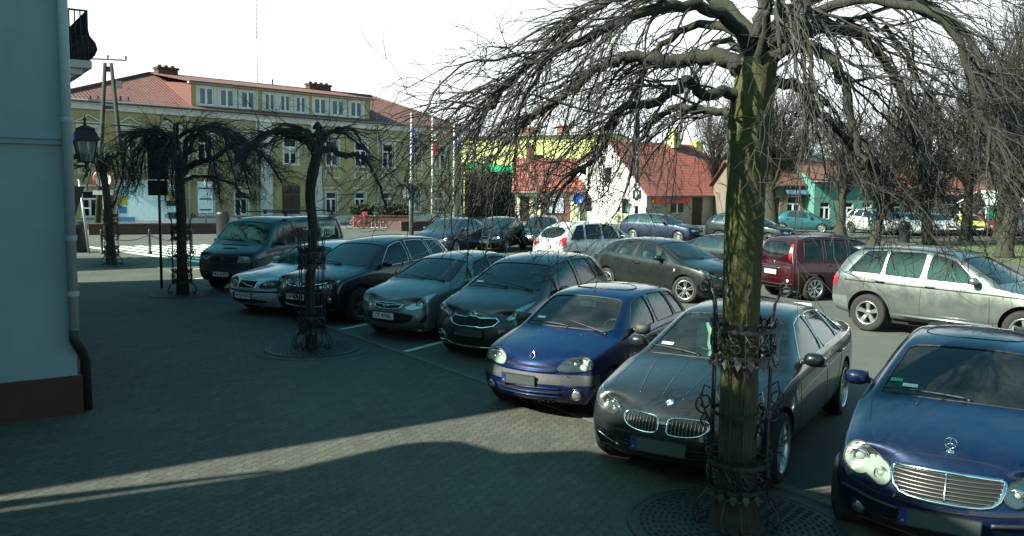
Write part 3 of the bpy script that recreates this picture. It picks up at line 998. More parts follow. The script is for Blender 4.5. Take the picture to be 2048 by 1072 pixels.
SPEC['small_hatch_a'] = dict(   # blue supermini with grey bumpers
    L=3.77, top=[(0, .70), (.25, .79), (.6, .88), (.98, .955), (1.3, 1.15), (1.62, 1.325), (1.9, 1.395), (2.4, 1.417), (2.9, 1.395), (3.25, 1.34), (3.5, 1.12), (3.68, .96), (3.77, .88)],
    belt=[(0, .62), (.3, .74), (.8, .85), (1.1, .90), (1.7, .92), (2.6, .94), (3.3, .96), (3.6, .93), (3.77, .84)],
    wide=[(0, .70), (.2, .76), (.65, .81), (1.2, .82), (2.6, .82), (3.2, .81), (3.6, .75), (3.77, .68)],
    rail=[(0, .56), (.4, .64), (.95, .675), (1.3, .635), (1.65, .57), (2.2, .555), (3.0, .55), (3.4, .58), (3.77, .56)],
    drop=[(0, .03), (.5, .05), (1.0, .05), (1.5, .06), (2.0, .05), (3.0, .055), (3.5, .06), (3.77, .04)],
    stations=[.25, .5, .75, .96, 1.04, 1.35, 1.6, 1.8, 2.3, 2.8, 3.1, 3.3, 3.5, 3.65],
    nose=[.08, .0, .0, .04, .06, .08, .11], tail=[.10, .0, .0, .04, .06, .08, .1], nose_bow=.24,
    axles=(.74, 3.21), tyre=(.285, .165), track=.715, rim='cap', rim_ratio=.64, rim_mat='alloy',
    cowl=.98, ws_top=1.64, rear_view='back', rg_top=3.25, rg_bot=3.6, rear_pane=[(-.5, 1.02), (.5, 1.02), (.47, 1.28), (-.47, 1.28)], seat=1.75, seat_gap=.75, cab_end=3.45,
    panes=[(1.34, 1.68, 2.16, 2.10), (2.24, 2.19, 2.88, 2.76), (2.93, 2.81, 3.28, 3.06)],
    doors=[[(1.2, .28), (1.15, .6), (1.2, .88)], [(2.2, .93), (2.22, .6), (2.2, .28)], [(2.95, .95), (2.9, .75), (2.7, .55), (2.66, .28)]],
    handles=[(2.06, .80), (2.84, .81)], mirror=(1.45, .95), mirror_mat='grey_plastic', hood=[(.16, .50), (.5, .62), (.95, .66)],
    wipers=[((1.02, .02), (1.1, -.58)), ((1.0, .56), (1.12, -.02))], seat_mat='seat_dark', glass='glass',
    split=(('bumper', .56, -.3, .42, None), ('rear_bumper', .56, 3.4, 4.2, None)))
SPEC['mini_mpv'] = dict(   # dark grey-brown tall hatchback
    L=4.07, top=[(0, .77), (.25, .87), (.6, .98), (.92, 1.06), (1.3, 1.25), (1.75, 1.45), (2.1, 1.555), (2.5, 1.595), (3.0, 1.585), (3.5, 1.53), (3.75, 1.36), (3.95, 1.10), (4.07, .98)],
    belt=[(0, .66), (.3, .80), (.8, .92), (1.2, .965), (1.8, .99), (2.6, 1.04), (3.3, 1.10), (3.8, 1.06), (4.07, .92)],
    wide=[(0, .74), (.2, .80), (.7, .87), (1.2, .88), (2.6, .882), (3.3, .87), (3.8, .80), (4.07, .72)],
    rail=[(0, .60), (.4, .70), (.92, .75), (1.3, .70), (1.75, .62), (2.4, .59), (3.2, .585), (3.7, .60), (4.07, .58)],
    drop=[(0, .03), (.5, .05), (1.0, .05), (1.5, .06), (2.0, .05), (3.2, .06), (3.7, .06), (4.07, .04)],
    stations=[.25, .5, .75, .9, 1.0, 1.4, 1.73, 1.95, 2.5, 3.0, 3.4, 3.6, 3.8, 3.95],
    nose=[.10, .02, .0, .02, .06, .09, .13], tail=[.10, .02, .0, .03, .05, .08, .12], nose_bow=.30,
    axles=(.82, 3.435), tyre=(.315, .205), track=.775, rim='double5', rim_ratio=.68,
    cowl=.95, ws_top=1.78, rear_view='back', rg_top=3.5, rg_bot=3.9, rear_pane=[(-.52, 1.16), (.52, 1.16), (.48, 1.44), (-.48, 1.44)], seat=1.95, seat_gap=.8, cab_end=3.75, seat_h=.6,
    panes=[(1.22, 1.46, 1.5, 1.52), (1.56, 1.75, 2.34, 2.30), (2.44, 2.40, 3.14, 3.02), (3.2, 3.08, 3.5, 3.26)],
    doors=[[(1.3, .28), (1.24, .6), (1.26, .94)], [(2.39, 1.01), (2.41, .6), (2.39, .28)], [(3.22, 1.08), (3.15, .8), (2.95, .58), (2.88, .28)]],
    handles=[(2.22, .90), (3.06, .95)], mirror=(1.56, 1.03), hood=[(.2, .50), (.5, .66), (.92, .74)],
    wipers=[((1.0, .1), (1.08, -.62)), ((1.0, .58), (1.1, .02))], seat_mat='seat_grey', glass='glass')
SPEC['small_hatch_b'] = dict(   # grey-green supermini
    L=4.0, top=[(0, .72), (.25, .83), (.6, .94), (.95, 1.01), (1.35, 1.20), (1.75, 1.375), (2.1, 1.455), (2.5, 1.488), (2.95, 1.47), (3.35, 1.40), (3.65, 1.2), (3.88, 1.02), (4.0, .92)],
    belt=[(0, .62), (.3, .77), (.8, .89), (1.2, .93), (1.8, .95), (2.6, 1.0), (3.3, 1.06), (3.7, 1.02), (4.0, .88)],
    wide=[(0, .72), (.2, .78), (.7, .855), (1.2, .865), (2.6, .868), (3.2, .86), (3.75, .79), (4.0, .70)],
    rail=[(0, .58), (.4, .68), (.95, .73), (1.35, .68), (1.75, .60), (2.4, .575), (3.0, .57), (3.5, .58), (4.0, .56)],
    drop=[(0, .03), (.5, .05), (1.0, .05), (1.5, .06), (2.0, .05), (3.2, .06), (3.7, .06), (4.0, .04)],
    stations=[.25, .5, .75, .92, 1.02, 1.4, 1.73, 1.95, 2.45, 2.9, 3.2, 3.45, 3.65, 3.85],
    nose=[.10, .02, .0, .02, .06, .09, .13], tail=[.10, .02, .0, .03, .05, .08, .12], nose_bow=.30,
    axles=(.84, 3.35), tyre=(.305, .195), track=.76, rim='cap', rim_ratio=.66,
    cowl=.98, ws_top=1.78, rear_view='back', rg_top=3.4, rg_bot=3.8, rear_pane=[(-.5, 1.12), (.5, 1.12), (.46, 1.34), (-.46, 1.34)], seat=1.95, seat_gap=.78, cab_end=3.65,
    panes=[(1.34, 1.6, 1.62, 1.66), (1.68, 1.86, 2.36, 2.32), (2.44, 2.4, 3.1, 2.92)],
    doors=[[(1.3, .28), (1.24, .6), (1.3, .91)], [(2.40, .98), (2.42, .6), (2.40, .28)], [(3.16, 1.04), (3.1, .8), (2.95, .58), (2.88, .28)]],
    handles=[(2.24, .86), (3.04, .90)], mirror=(1.58, 1.0), hood=[(.2, .48), (.5, .64), (.95, .72)],
    wipers=[((1.03, .1), (1.12, -.6)), ((1.03, .56), (1.12, .05))], seat_mat='seat_dark', glass='glass')
SPEC['suv_a'] = dict(   # black sport utility car with chrome lip
    L=4.57, top=[(0, .86), (.3, .95), (.7, 1.03), (1.15, 1.10), (1.6, 1.33), (2.0, 1.53), (2.4, 1.64), (2.9, 1.675), (3.6, 1.65), (4.05, 1.58), (4.3, 1.36), (4.48, 1.12), (4.57, 1.02)],
    belt=[(0, .74), (.3, .87), (.9, .98), (1.3, 1.04), (2.0, 1.07), (3.0, 1.12), (3.8, 1.18), (4.3, 1.14), (4.57, .98)],
    wide=[(0, .78), (.25, .85), (.9, .92), (1.5, .915), (3, .92), (3.8, .92), (4.3, .85), (4.57, .76)],
    rail=[(0, .62), (.5, .72), (1.15, .77), (1.6, .71), (2.0, .63), (2.6, .61), (3.6, .60), (4.2, .62), (4.57, .60)],
    drop=[(0, .03), (.5, .05), (1.2, .05), (1.7, .06), (2.2, .05), (3.3, .06), (4.1, .06), (4.57, .04)],
    under=[(0, .34), (.3, .26), (3.9, .26), (4.57, .4)],
    stations=[.3, .6, .9, 1.12, 1.22, 1.6, 1.98, 2.2, 2.8, 3.4, 3.8, 4.05, 4.3, 4.45],
    nose=[.14, .04, .0, .0, .04, .08, .13], tail=[.12, .02, .0, .03, .05, .08, .12], nose_bow=.32,
    axles=(.93, 3.59), tyre=(.36, .225), track=.80, rim='double5', rim_ratio=.66, rim_mat='dark_alloy',
    cowl=1.18, ws_top=2.02, rear_view='back', rg_top=4.0, rg_bot=4.4, rear_pane=[(-.54, 1.22), (.54, 1.22), (.48, 1.5), (-.48, 1.5)], seat=2.2, cab_end=4.25, seat_h=.68,
    panes=[(1.62, 2.06, 2.58, 2.54), (2.68, 2.64, 3.4, 3.3), (3.48, 3.38, 4.0, 3.78)],
    doors=[[(1.5, .32), (1.46, .6), (1.5, 1.0)], [(2.62, 1.09), (2.64, .6), (2.62, .32)], [(3.45, 1.15), (3.4, .85), (3.2, .62), (3.1, .32)]],
    handles=[(2.45, .96), (3.32, 1.0)], mirror=(1.7, 1.12), hood=[(.24, .54), (.6, .68), (1.15, .75)],
    wipers=[((1.22, .1), (1.32, -.65))], seat_mat='seat_dark', glass='glass_dark', trim='chrome', arch=.06)
SPEC['estate'] = dict(   # pale silver estate with square grille
    L=4.71, top=[(0, .74), (.3, .83), (.8, .92), (1.28, .99), (1.65, 1.19), (2.05, 1.385), (2.4, 1.46), (2.9, 1.49), (3.7, 1.475), (4.2, 1.42), (4.5, 1.16), (4.62, 1.0), (4.71, .9)],
    belt=[(0, .66), (.3, .76), (.9, .86), (1.3, .92), (2, .95), (3, .975), (4, .99), (4.5, .97), (4.71, .86)],
    wide=[(0, .76), (.25, .84), (.85, .895), (1.5, .9), (3, .9), (4, .895), (4.5, .85), (4.71, .78)],
    rail=[(0, .60), (.5, .71), (1.25, .735), (1.65, .68), (2.05, .60), (2.8, .585), (3.8, .59), (4.4, .62), (4.71, .62)],
    drop=[(0, .03), (.5, .05), (1.2, .05), (1.7, .06), (2.2, .05), (3.3, .055), (4.4, .06), (4.71, .04)],
    stations=[.3, .6, .9, 1.25, 1.35, 1.7, 2.03, 2.25, 2.8, 3.4, 3.9, 4.2, 4.45, 4.6],
    nose=[.10, .0, .0, .05, .07, .09, .13], tail=[.10, .0, .0, .03, .05, .08, .12], nose_bow=.26,
    axles=(.93, 3.69), tyre=(.315, .195), track=.775, rim='multi10',
    cowl=1.3, ws_top=2.07, rear_view='back', rg_top=4.2, rg_bot=4.55, rear_pane=[(-.55, 1.05), (.55, 1.05), (.5, 1.35), (-.5, 1.35)], seat=2.3, cab_end=4.35,
    panes=[(1.72, 2.12, 2.55, 2.52), (2.64, 2.6, 3.4, 3.34), (3.5, 3.44, 4.28, 4.08)],
    doors=[[(1.55, .28), (1.5, .6), (1.55, .9)], [(2.6, .96), (2.62, .6), (2.6, .28)], [(3.46, .97), (3.4, .7), (3.2, .5), (3.15, .28)]],
    handles=[(2.43, .83), (3.32, .84)], mirror=(1.8, 1.0), hood=[(.22, .52), (.6, .68), (1.28, .72)],
    wipers=[((1.34, .1), (1.44, -.6))], seat_mat='seat_dark', glass='glass')
SPEC['van'] = dict(   # teal passenger van with roof rack
    L=4.71, top=[(0, .98), (.2, 1.05), (.45, 1.14), (.72, 1.235), (1.0, 1.56), (1.22, 1.80), (1.45, 1.90), (2.0, 1.935), (3.4, 1.935), (4.3, 1.915), (4.56, 1.82), (4.66, 1.3), (4.71, 1.1)],
    belt=[(0, .88), (.2, .96), (.6, 1.09), (.9, 1.13), (1.5, 1.15), (3, 1.16), (4.4, 1.16), (4.71, 1.05)],
    wide=[(0, .80), (.2, .86), (.6, .915), (1.2, .92), (3, .92), (4.2, .92), (4.55, .90), (4.71, .86)],
    rail=[(0, .70), (.3, .76), (.72, .83), (1.0, .79), (1.25, .735), (2, .73), (3.5, .73), (4.4, .73), (4.71, .74)],
    drop=[(0, .03), (.5, .05), (.8, .06), (1.2, .08), (1.8, .08), (4.4, .08), (4.71, .06)],
    under=[(0, .36), (.3, .28), (4.2, .28), (4.71, .36)],
    stations=[.2, .45, .68, .78, 1.0, 1.2, 1.4, 1.9, 2.6, 3.3, 3.9, 4.3, 4.5, 4.62],
    nose=[.10, .0, .0, .05, .08, .1, .13], tail=[.06, .0, .0, .01, .02, .03, .05], nose_bow=.20, tail_bow=.06,
    axles=(.92, 3.84), tyre=(.335, .205), track=.79, rim='cap', rim_ratio=.6, rim_mat='dark_alloy',
    cowl=.74, ws_top=1.24, rear_view='back', rg_top=4.5, rg_bot=4.65, rear_pane=[(-.62, 1.2), (.62, 1.2), (.58, 1.7), (-.58, 1.7)], seat=1.6, cab_end=4.45, seat_h=.85, seat_gap=1.1, cowl_bow=.1,
    panes=[(1.12, 1.4, 2.0, 2.0), (2.14, 2.14, 3.2, 3.2), (3.3, 3.3, 4.42, 4.36)], sill_up=.05, rail_dn=.06,
    doors=[[(1.02, .4), (.98, .8), (1.0, 1.1)], [(2.07, 1.75), (2.07, 1.1), (2.07, .36)], [(3.25, 1.75), (3.25, 1.1), (3.25, .36)]],
    handles=[(1.88, 1.02), (3.1, 1.02)], mirror=(1.2, 1.22), mirror_mat='black_plastic', hood=[(.18, .62), (.4, .74), (.7, .8)],
    wipers=[((.8, .1), (.84, -.55)), ((.8, .6), (.84, .15))], seat_mat='seat_grey', glass='glass',
    split=(('bumper', .60, -.3, .5, None),), belt_in=.03)
SPEC['hatch_c'] = dict(   # dark silver five-door hatchback, coupe-like roof
    L=4.42, top=[(0, .74), (.3, .85), (.7, .95), (1.1, 1.02), (1.5, 1.20), (2.0, 1.41), (2.4, 1.49), (2.8, 1.51), (3.3, 1.48), (3.75, 1.38), (4.05, 1.2), (4.3, 1.04), (4.42, .95)],
    belt=[(0, .64), (.3, .77), (.9, .89), (1.3, .93), (2, .96), (3, 1.02), (3.7, 1.07), (4.1, 1.03), (4.42, .9)],
    wide=[(0, .74), (.25, .82), (.9, .90), (1.5, .905), (3, .907), (3.7, .90), (4.2, .83), (4.42, .74)],
    rail=[(0, .60), (.5, .72), (1.1, .76), (1.5, .71), (2.0, .62), (2.6, .595), (3.4, .58), (3.9, .60), (4.42, .58)],
    drop=[(0, .03), (.5, .05), (1.1, .05), (1.7, .06), (2.2, .05), (3.3, .06), (4.0, .06), (4.42, .04)],
    stations=[.3, .6, .9, 1.08, 1.18, 1.6, 1.98, 2.2, 2.7, 3.2, 3.6, 3.85, 4.05, 4.28],
    nose=[.12, .02, .0, .02, .06, .1, .14], tail=[.12, .02, .0, .03, .05, .08, .12], nose_bow=.32,
    axles=(.93, 3.615), tyre=(.325, .215), track=.785, rim='double5', rim_ratio=.7, steer=22,
    cowl=1.12, ws_top=2.02, rear_view='back', rg_top=3.8, rg_bot=4.2, rear_pane=[(-.5, 1.12), (.5, 1.12), (.45, 1.32), (-.45, 1.32)], seat=2.2, cab_end=4.05,
    panes=[(1.46, 1.74, 1.76, 1.82), (1.84, 2.06, 2.62, 2.58), (2.7, 2.66, 3.3, 3.2), (3.36, 3.26, 3.74, 3.5)],
    doors=[[(1.45, .28), (1.38, .6), (1.42, .9)], [(2.66, .99), (2.68, .6), (2.66, .28)], [(3.4, 1.04), (3.35, .8), (3.15, .55), (3.08, .28)]],
    handles=[(2.5, .87), (3.26, .93)], mirror=(1.76, 1.02), hood=[(.22, .52), (.6, .68), (1.1, .74)],
    wipers=[((1.16, .1), (1.26, -.62))], seat_mat='seat_grey', glass='glass', side_lines=(('shut', [(1.5, .70), (2.4, .76), (3.3, .84), (3.9, .9)]),))
SPEC['mpv_red'] = dict(   # red tall hatchback seen from behind
    L=4.08, top=[(0, .82), (.25, .90), (.6, 1.0), (.9, 1.07), (1.25, 1.27), (1.65, 1.5), (2.0, 1.61), (2.6, 1.63), (3.2, 1.62), (3.65, 1.585), (3.86, 1.45), (3.98, 1.1), (4.08, .95)],
    belt=[(0, .70), (.3, .82), (.8, .93), (1.2, .97), (2, .98), (3, 1.0), (3.7, 1.02), (4.08, .9)],
    wide=[(0, .74), (.2, .80), (.7, .86), (1.5, .865), (2.6, .866), (3.4, .86), (3.9, .83), (4.08, .78)],
    rail=[(0, .60), (.4, .70), (.9, .75), (1.3, .70), (1.7, .63), (2.4, .615), (3.3, .61), (3.8, .62), (4.08, .62)],
    drop=[(0, .03), (.5, .05), (1.0, .05), (1.7, .06), (3.4, .06), (4.08, .06)],
    stations=[.25, .5, .75, .88, .98, 1.3, 1.63, 1.85, 2.5, 3.1, 3.5, 3.72, 3.86, 3.98],
    nose=[.10, .02, .0, .02, .06, .09, .13], tail=[.06, .0, .0, .03, .04, .08, .16], nose_bow=.28, tail_bow=.13,
    axles=(.78, 3.32), tyre=(.315, .205), track=.76, rim='blade', rim_ratio=.7,
    cowl=.94, ws_top=1.68, rear_view='back', rg_top=3.7, rg_bot=3.95, rear_pane=[(-.55, 1.08), (.55, 1.08), (.53, 1.47), (-.53, 1.47)], seat=1.9, seat_gap=.8, cab_end=3.78, seat_h=.62,
    panes=[(1.18, 1.4, 1.42, 1.46), (1.5, 1.7, 2.22, 2.2), (2.3, 2.28, 2.96, 2.94), (3.04, 3.02, 3.62, 3.56)],
    doors=[[(1.25, .28), (1.2, .6), (1.22, .94)], [(2.26, .99), (2.28, .6), (2.26, .28)], [(3.0, 1.0), (2.98, .8), (2.8, .58), (2.74, .28)]],
    handles=[(2.1, .86), (2.88, .87)], mirror=(1.5, 1.03), hood=[(.2, .5), (.9, .7)],
    seat_mat='seat_dark', glass='glass', split=(('bumper', .52, 3.66, 4.3, None),))
SPEC['suv_b'] = dict(   # silver sport utility car, side on
    L=4.67, top=[(0, .88), (.3, .97), (.75, 1.05), (1.25, 1.12), (1.6, 1.32), (2.05, 1.56), (2.4, 1.66), (2.9, 1.705), (3.5, 1.70), (4.0, 1.65), (4.3, 1.48), (4.5, 1.15), (4.67, 1.0)],
    belt=[(0, .78), (.3, .9), (.9, 1.0), (1.3, 1.06), (2.0, 1.08), (3.0, 1.10), (4.0, 1.13), (4.4, 1.10), (4.67, .96)],
    wide=[(0, .80), (.25, .87), (.9, .93), (1.5, .92), (3, .92), (3.8, .935), (4.4, .89), (4.67, .82)],
    rail=[(0, .64), (.5, .74), (1.25, .79), (1.65, .74), (2.05, .66), (2.7, .635), (3.6, .63), (4.2, .65), (4.67, .64)],
    drop=[(0, .03), (.5, .05), (1.2, .05), (1.7, .06), (2.2, .06), (3.8, .07), (4.2, .06), (4.67, .04)],
    under=[(0, .36), (.3, .29), (3.9, .29), (4.67, .42)],
    stations=[.3, .6, .9, 1.22, 1.32, 1.65, 2.03, 2.25, 2.8, 3.4, 3.85, 4.1, 4.3, 4.5],
    nose=[.14, .04, .0, .0, .04, .08, .13], tail=[.10, .0, .0, .03, .06, .1, .16], nose_bow=.30, tail_bow=.2,
    axles=(.86, 3.68), tyre=(.365, .255), track=.80, rim='star5', rim_ratio=.62,
    cowl=1.28, ws_top=2.07, rear_view='back', rg_top=4.05, rg_bot=4.45, rear_pane=[(-.55, 1.2), (.55, 1.2), (.5, 1.5), (-.5, 1.5)], seat=2.3, cab_end=4.2, seat_h=.7,
    panes=[(1.66, 2.12, 2.6, 2.57), (2.70, 2.67, 3.40, 3.38), (3.46, 3.44, 4.16, 3.86)],
    doors=[[(1.45, .36), (1.42, .6), (1.46, 1.02)], [(2.65, 1.08), (2.67, .6), (2.65, .36)], [(3.62, 1.1), (3.55, .9), (3.3, .75), (3.2, .36)]],
    handles=[(2.5, .98), (3.46, 1.0)], mirror=(1.72, 1.14), mirror_mat=None, hood=[(.24, .56), (.6, .7), (1.22, .77)],
    seat_mat='seat_dark', glass='glass', glass_side='glass_dark', handle_mat='black_plastic', arch=.07,
    side_lines=(('black_plastic', [(.75, .93), (1.6, .955), (2.8, .97), (4.2, .99)]),),
    split=(('bumper', .62, 4.12, 5, None), ('sill_panel', .40, 1.1, 3.4, None)))
SPEC['mpv_white'] = dict(   # white compact people carrier, rounded
    L=4.28, top=[(0, .82), (.3, .93), (.6, 1.04), (.85, 1.11), (1.3, 1.36), (1.7, 1.54), (2.2, 1.63), (2.8, 1.635), (3.3, 1.59), (3.75, 1.42), (4.05, 1.15), (4.2, 1.0), (4.28, .92)],
    belt=[(0, .70), (.3, .84), (.8, .96), (1.2, 1.0), (2, 1.0), (3, 1.01), (3.9, 1.0), (4.28, .88)],
    wide=[(0, .74), (.25, .82), (.8, .87), (2.6, .875), (3.4, .87), (4.0, .82), (4.28, .74)],
    rail=[(0, .60), (.85, .76), (1.3, .70), (1.7, .63), (2.4, .61), (3.3, .60), (3.9, .62), (4.28, .60)],
    drop=[(0, .03), (.5, .05), (1.7, .06), (3.4, .06), (4.28, .06)],
    stations=[.3, .6, .82, .92, 1.3, 1.68, 1.9, 2.5, 3.1, 3.5, 3.8, 4.05, 4.2],
    nose=[.10, .02, .0, .02, .06, .09, .13], tail=[.10, .0, .0, .03, .05, .08, .12], nose_bow=.28, tail_bow=.2,
    axles=(.85, 3.61), tyre=(.31, .195), track=.765, rim='cap',
    cowl=.88, ws_top=1.72, rear_view='back', rg_top=3.5, rg_bot=4.1, rear_pane=[(-.55, 1.08), (.55, 1.08), (.5, 1.42), (-.5, 1.42)], seat=1.9, cab_end=3.85, seat_h=.62,
    panes=[(1.2, 1.45, 1.45, 1.5), (1.52, 1.74, 2.28, 2.26), (2.36, 2.34, 3.1, 3.02), (3.18, 3.1, 3.8, 3.4)],
    doors=[[(2.32, 1.0), (2.34, .6), (2.32, .3)], [(3.14, 1.0), (3.1, .7), (2.9, .3)]],
    handles=[(2.15, .88), (3.0, .9)], mirror=(1.5, 1.05), hood=[(.2, .5), (.85, .7)], seat_mat='seat_dark', glass='glass')

GREY_DARK = paint('dark grey metallic', (0.020, 0.024, 0.028), .5, .34)
BLUE_DEEP = paint('deep navy metallic', (0.003, 0.012, 0.045), .4, .36)
BLUE_BRIGHT = paint('royal blue metallic', (0.0012, 0.010, 0.062), .45, .34)
BROWN_GREY = paint('brown grey metallic', (0.060, 0.046, 0.044), .5, .36)
GREY_GREEN = paint('grey metallic', (0.125, 0.14, 0.137), .5, .4)
BLACK_P = paint('black car paint', (0.004, 0.005, 0.007), .0, .4)
SILVER_PALE = paint('pale silver', (0.38, 0.45, 0.48), .5, .38)
TEAL_P = paint('dark teal', (0.004, 0.045, 0.046), .1, .45)
SILVER_DK = paint('dark silver', (0.016, 0.019, 0.019), .5, .36)
MAROON = paint('dark red metallic', (0.034, 0.0015, 0.006), .3, .36)
SILVER = paint('silver metallic', (0.215, 0.235, 0.222), .8, .32)
WHITE_P = paint('white silver', (0.45, 0.48, 0.47), .2, .4)
M['glass_far'] = mat('distant car glass', (0.012, 0.022, 0.026), 0.04, 0, 0, .9)
SPEC['small_hatch_a']['split'] = (('bumper_skirt', .445, -.3, .42, BLUE_BRIGHT), ('bumper', .56, -.3, .42, M['grey_plastic']), ('rear_bumper', .56, 3.4, 4.2, M['grey_plastic']))
SPEC['van']['split'] = (('bumper', .60, -.3, .5, M['grey_plastic']),)
SPEC['mpv_red']['split'] = (('bumper', .50, 3.66, 4.3, MAROON),)
M['cladding'] = grainy('grey cladding', (0.11, 0.12, 0.115), .2, 9, .6)
SPEC['suv_b']['split'] = (('bumper', .66, 4.12, 5, M['cladding']), ('sill_panel', .42, 1.1, 3.4, M['cladding']))

def sticker(c, root, s, y, w=.1, h=.045, m='sticker'):
    p, n, d = c.cast('top', s, y)
    b = MB(); t = n.cross(Vector((0, 1, 0))).normalized(); u = Vector((0, 1, 0))
    q = p + n * .0005
    b.prism([q + u * w / 2 + t * h / 2, q - u * w / 2 + t * h / 2, q - u * w / 2 - t * h / 2, q + u * w / 2 - t * h / 2], n * .0015)
    b.build('windscreen_sticker', M[m], root)

def ex_saloon_a(c, root, pm, sp):
    k = [(.045, .525), (.04, .60), (.05, .648), (.14, .662), (.34, .655), (.405, .638), (.415, .60), (.37, .545), (.27, .515), (.12, .51)]
    for P in (k, mirror_poly(k)):
        grille(c, root, P, 'kidney_grille', 11, True, 'chrome', .009, 'dark_alloy', 1, 'gap', .004)
    H = [(.49, .63), (.60, .68), (.72, .74), (.80, .79), (.82, .77), (.81, .69), (.76, .615), (.66, .575), (.54, .58)]
    for s in (1, -1):
        lamp(c, root, H, s, 'front', 'headlight', 'lamp_dark', ((.56, .625, .028), (.67, .65, .032)), lens_off=.008)
        b = MB(); c.line(b, 'front', [(.50 * s, .64), (.62 * s, .688), (.79 * s, .775)], .012, 1, False, .008); b.build('lamp_eyebrow', M['chrome'], root)
    # roundel
    p, ax = disc_at(c, 'top', .235, 0, .04, None, root, '')
    b = MB(); b.cm = 0; b.lathe([(.041, 0), (.041, .006), (.030, .007)], 28, ax)
    for q in range(4):
        b.cm = 1 + q % 2
        pts = [(0, 0)] + [(.030 * math.cos(a), .030 * math.sin(a)) for a in [q * math.pi / 2 + j * math.pi / 12 for j in range(7)]]
        b.add([ax @ Vector((x, y, .0075)) for x, y in pts], [list(range(8))])
    b.build('badge', [M['chrome'], M['badge_blue'], M['plate_white']], root)
    plate(c, root, 'front', -.02, .40, grey=True, tilt=-8)
    I = [(-.5, .30), (.5, .30), (.46, .41), (-.46, .41)]
    grille(c, root, I, 'lower_intake', 3, False, None)
    for s in (1, -1):
        I2 = [(.50 * s, .28), (.74 * s, .33), (.76 * s, .42), (.56 * s, .39)]
        grille(c, root, I2 if s > 0 else I2[::-1], 'side_intake', 2, False, None)
        b = MB(); c.line(b, 'front', [(.48 * s, .31), (.66 * s, .335), (.76 * s, .37)], .009, 1, False, .008); b.build('chrome_strip', M['chrome'], root)
        p, n, d = c.cast('side', 1.28, .74, s)
        b = MB(); b.lathe([(.02, 0), (.03, .006), (.018, .01), (.001, .01)], 14, Matrix.Translation(p) @ n.to_track_quat('Z', 'Y').to_matrix().to_4x4() @ Matrix.Diagonal((1, 2.2, 1, 1)))
        b.build('side_repeater', M['white_lens'], root)
    b = MB(); c.line(b, 'front', [(-.78, .24), (-.4, .20), (0, .195), (.4, .20), (.78, .24)], .016, 1, False, .004); b.build('front_lip', M['black_plastic'], root)
    sticker(c, root, 1.5, -.52, .13, .05)
    for sd in (1, -1):
        for P in ([(.34, .34), (.8, .44), (1.2, .52)], [(.30, .10), (.8, .14), (1.2, .17)]):
            b = MB(); c.line(b, 'top', [(a, y * sd) for a, y in P], .010, 1, False, -.006, .06, 8); b.build('bonnet_crease', pm, root)
    rear_lamps(c, root, [(.45, .80), (.74, .80), (.78, .93), (.5, .95)])
    for sd in (1, -1):                                             # rear wing reflex: swage line along the flank
        b = MB(); c.line(b, 'side', [(1.0, .70), (2.0, .76), (3.2, .80), (4.3, .86)], .004, sd, False, 0.0, .06, 6); b.build('swage_line', pm, root)

def rear_lamps(c, root, poly, view='back'):
    for s in (1, -1):
        P = [(a * s, b) for a, b in poly]
        c.patch('tail_light', view, P, M['red_lens'], root, .008, 1, .04, 1, .012)

M['badge_blue'] = mat('badge blue', (0.02, 0.16, 0.45), .3)

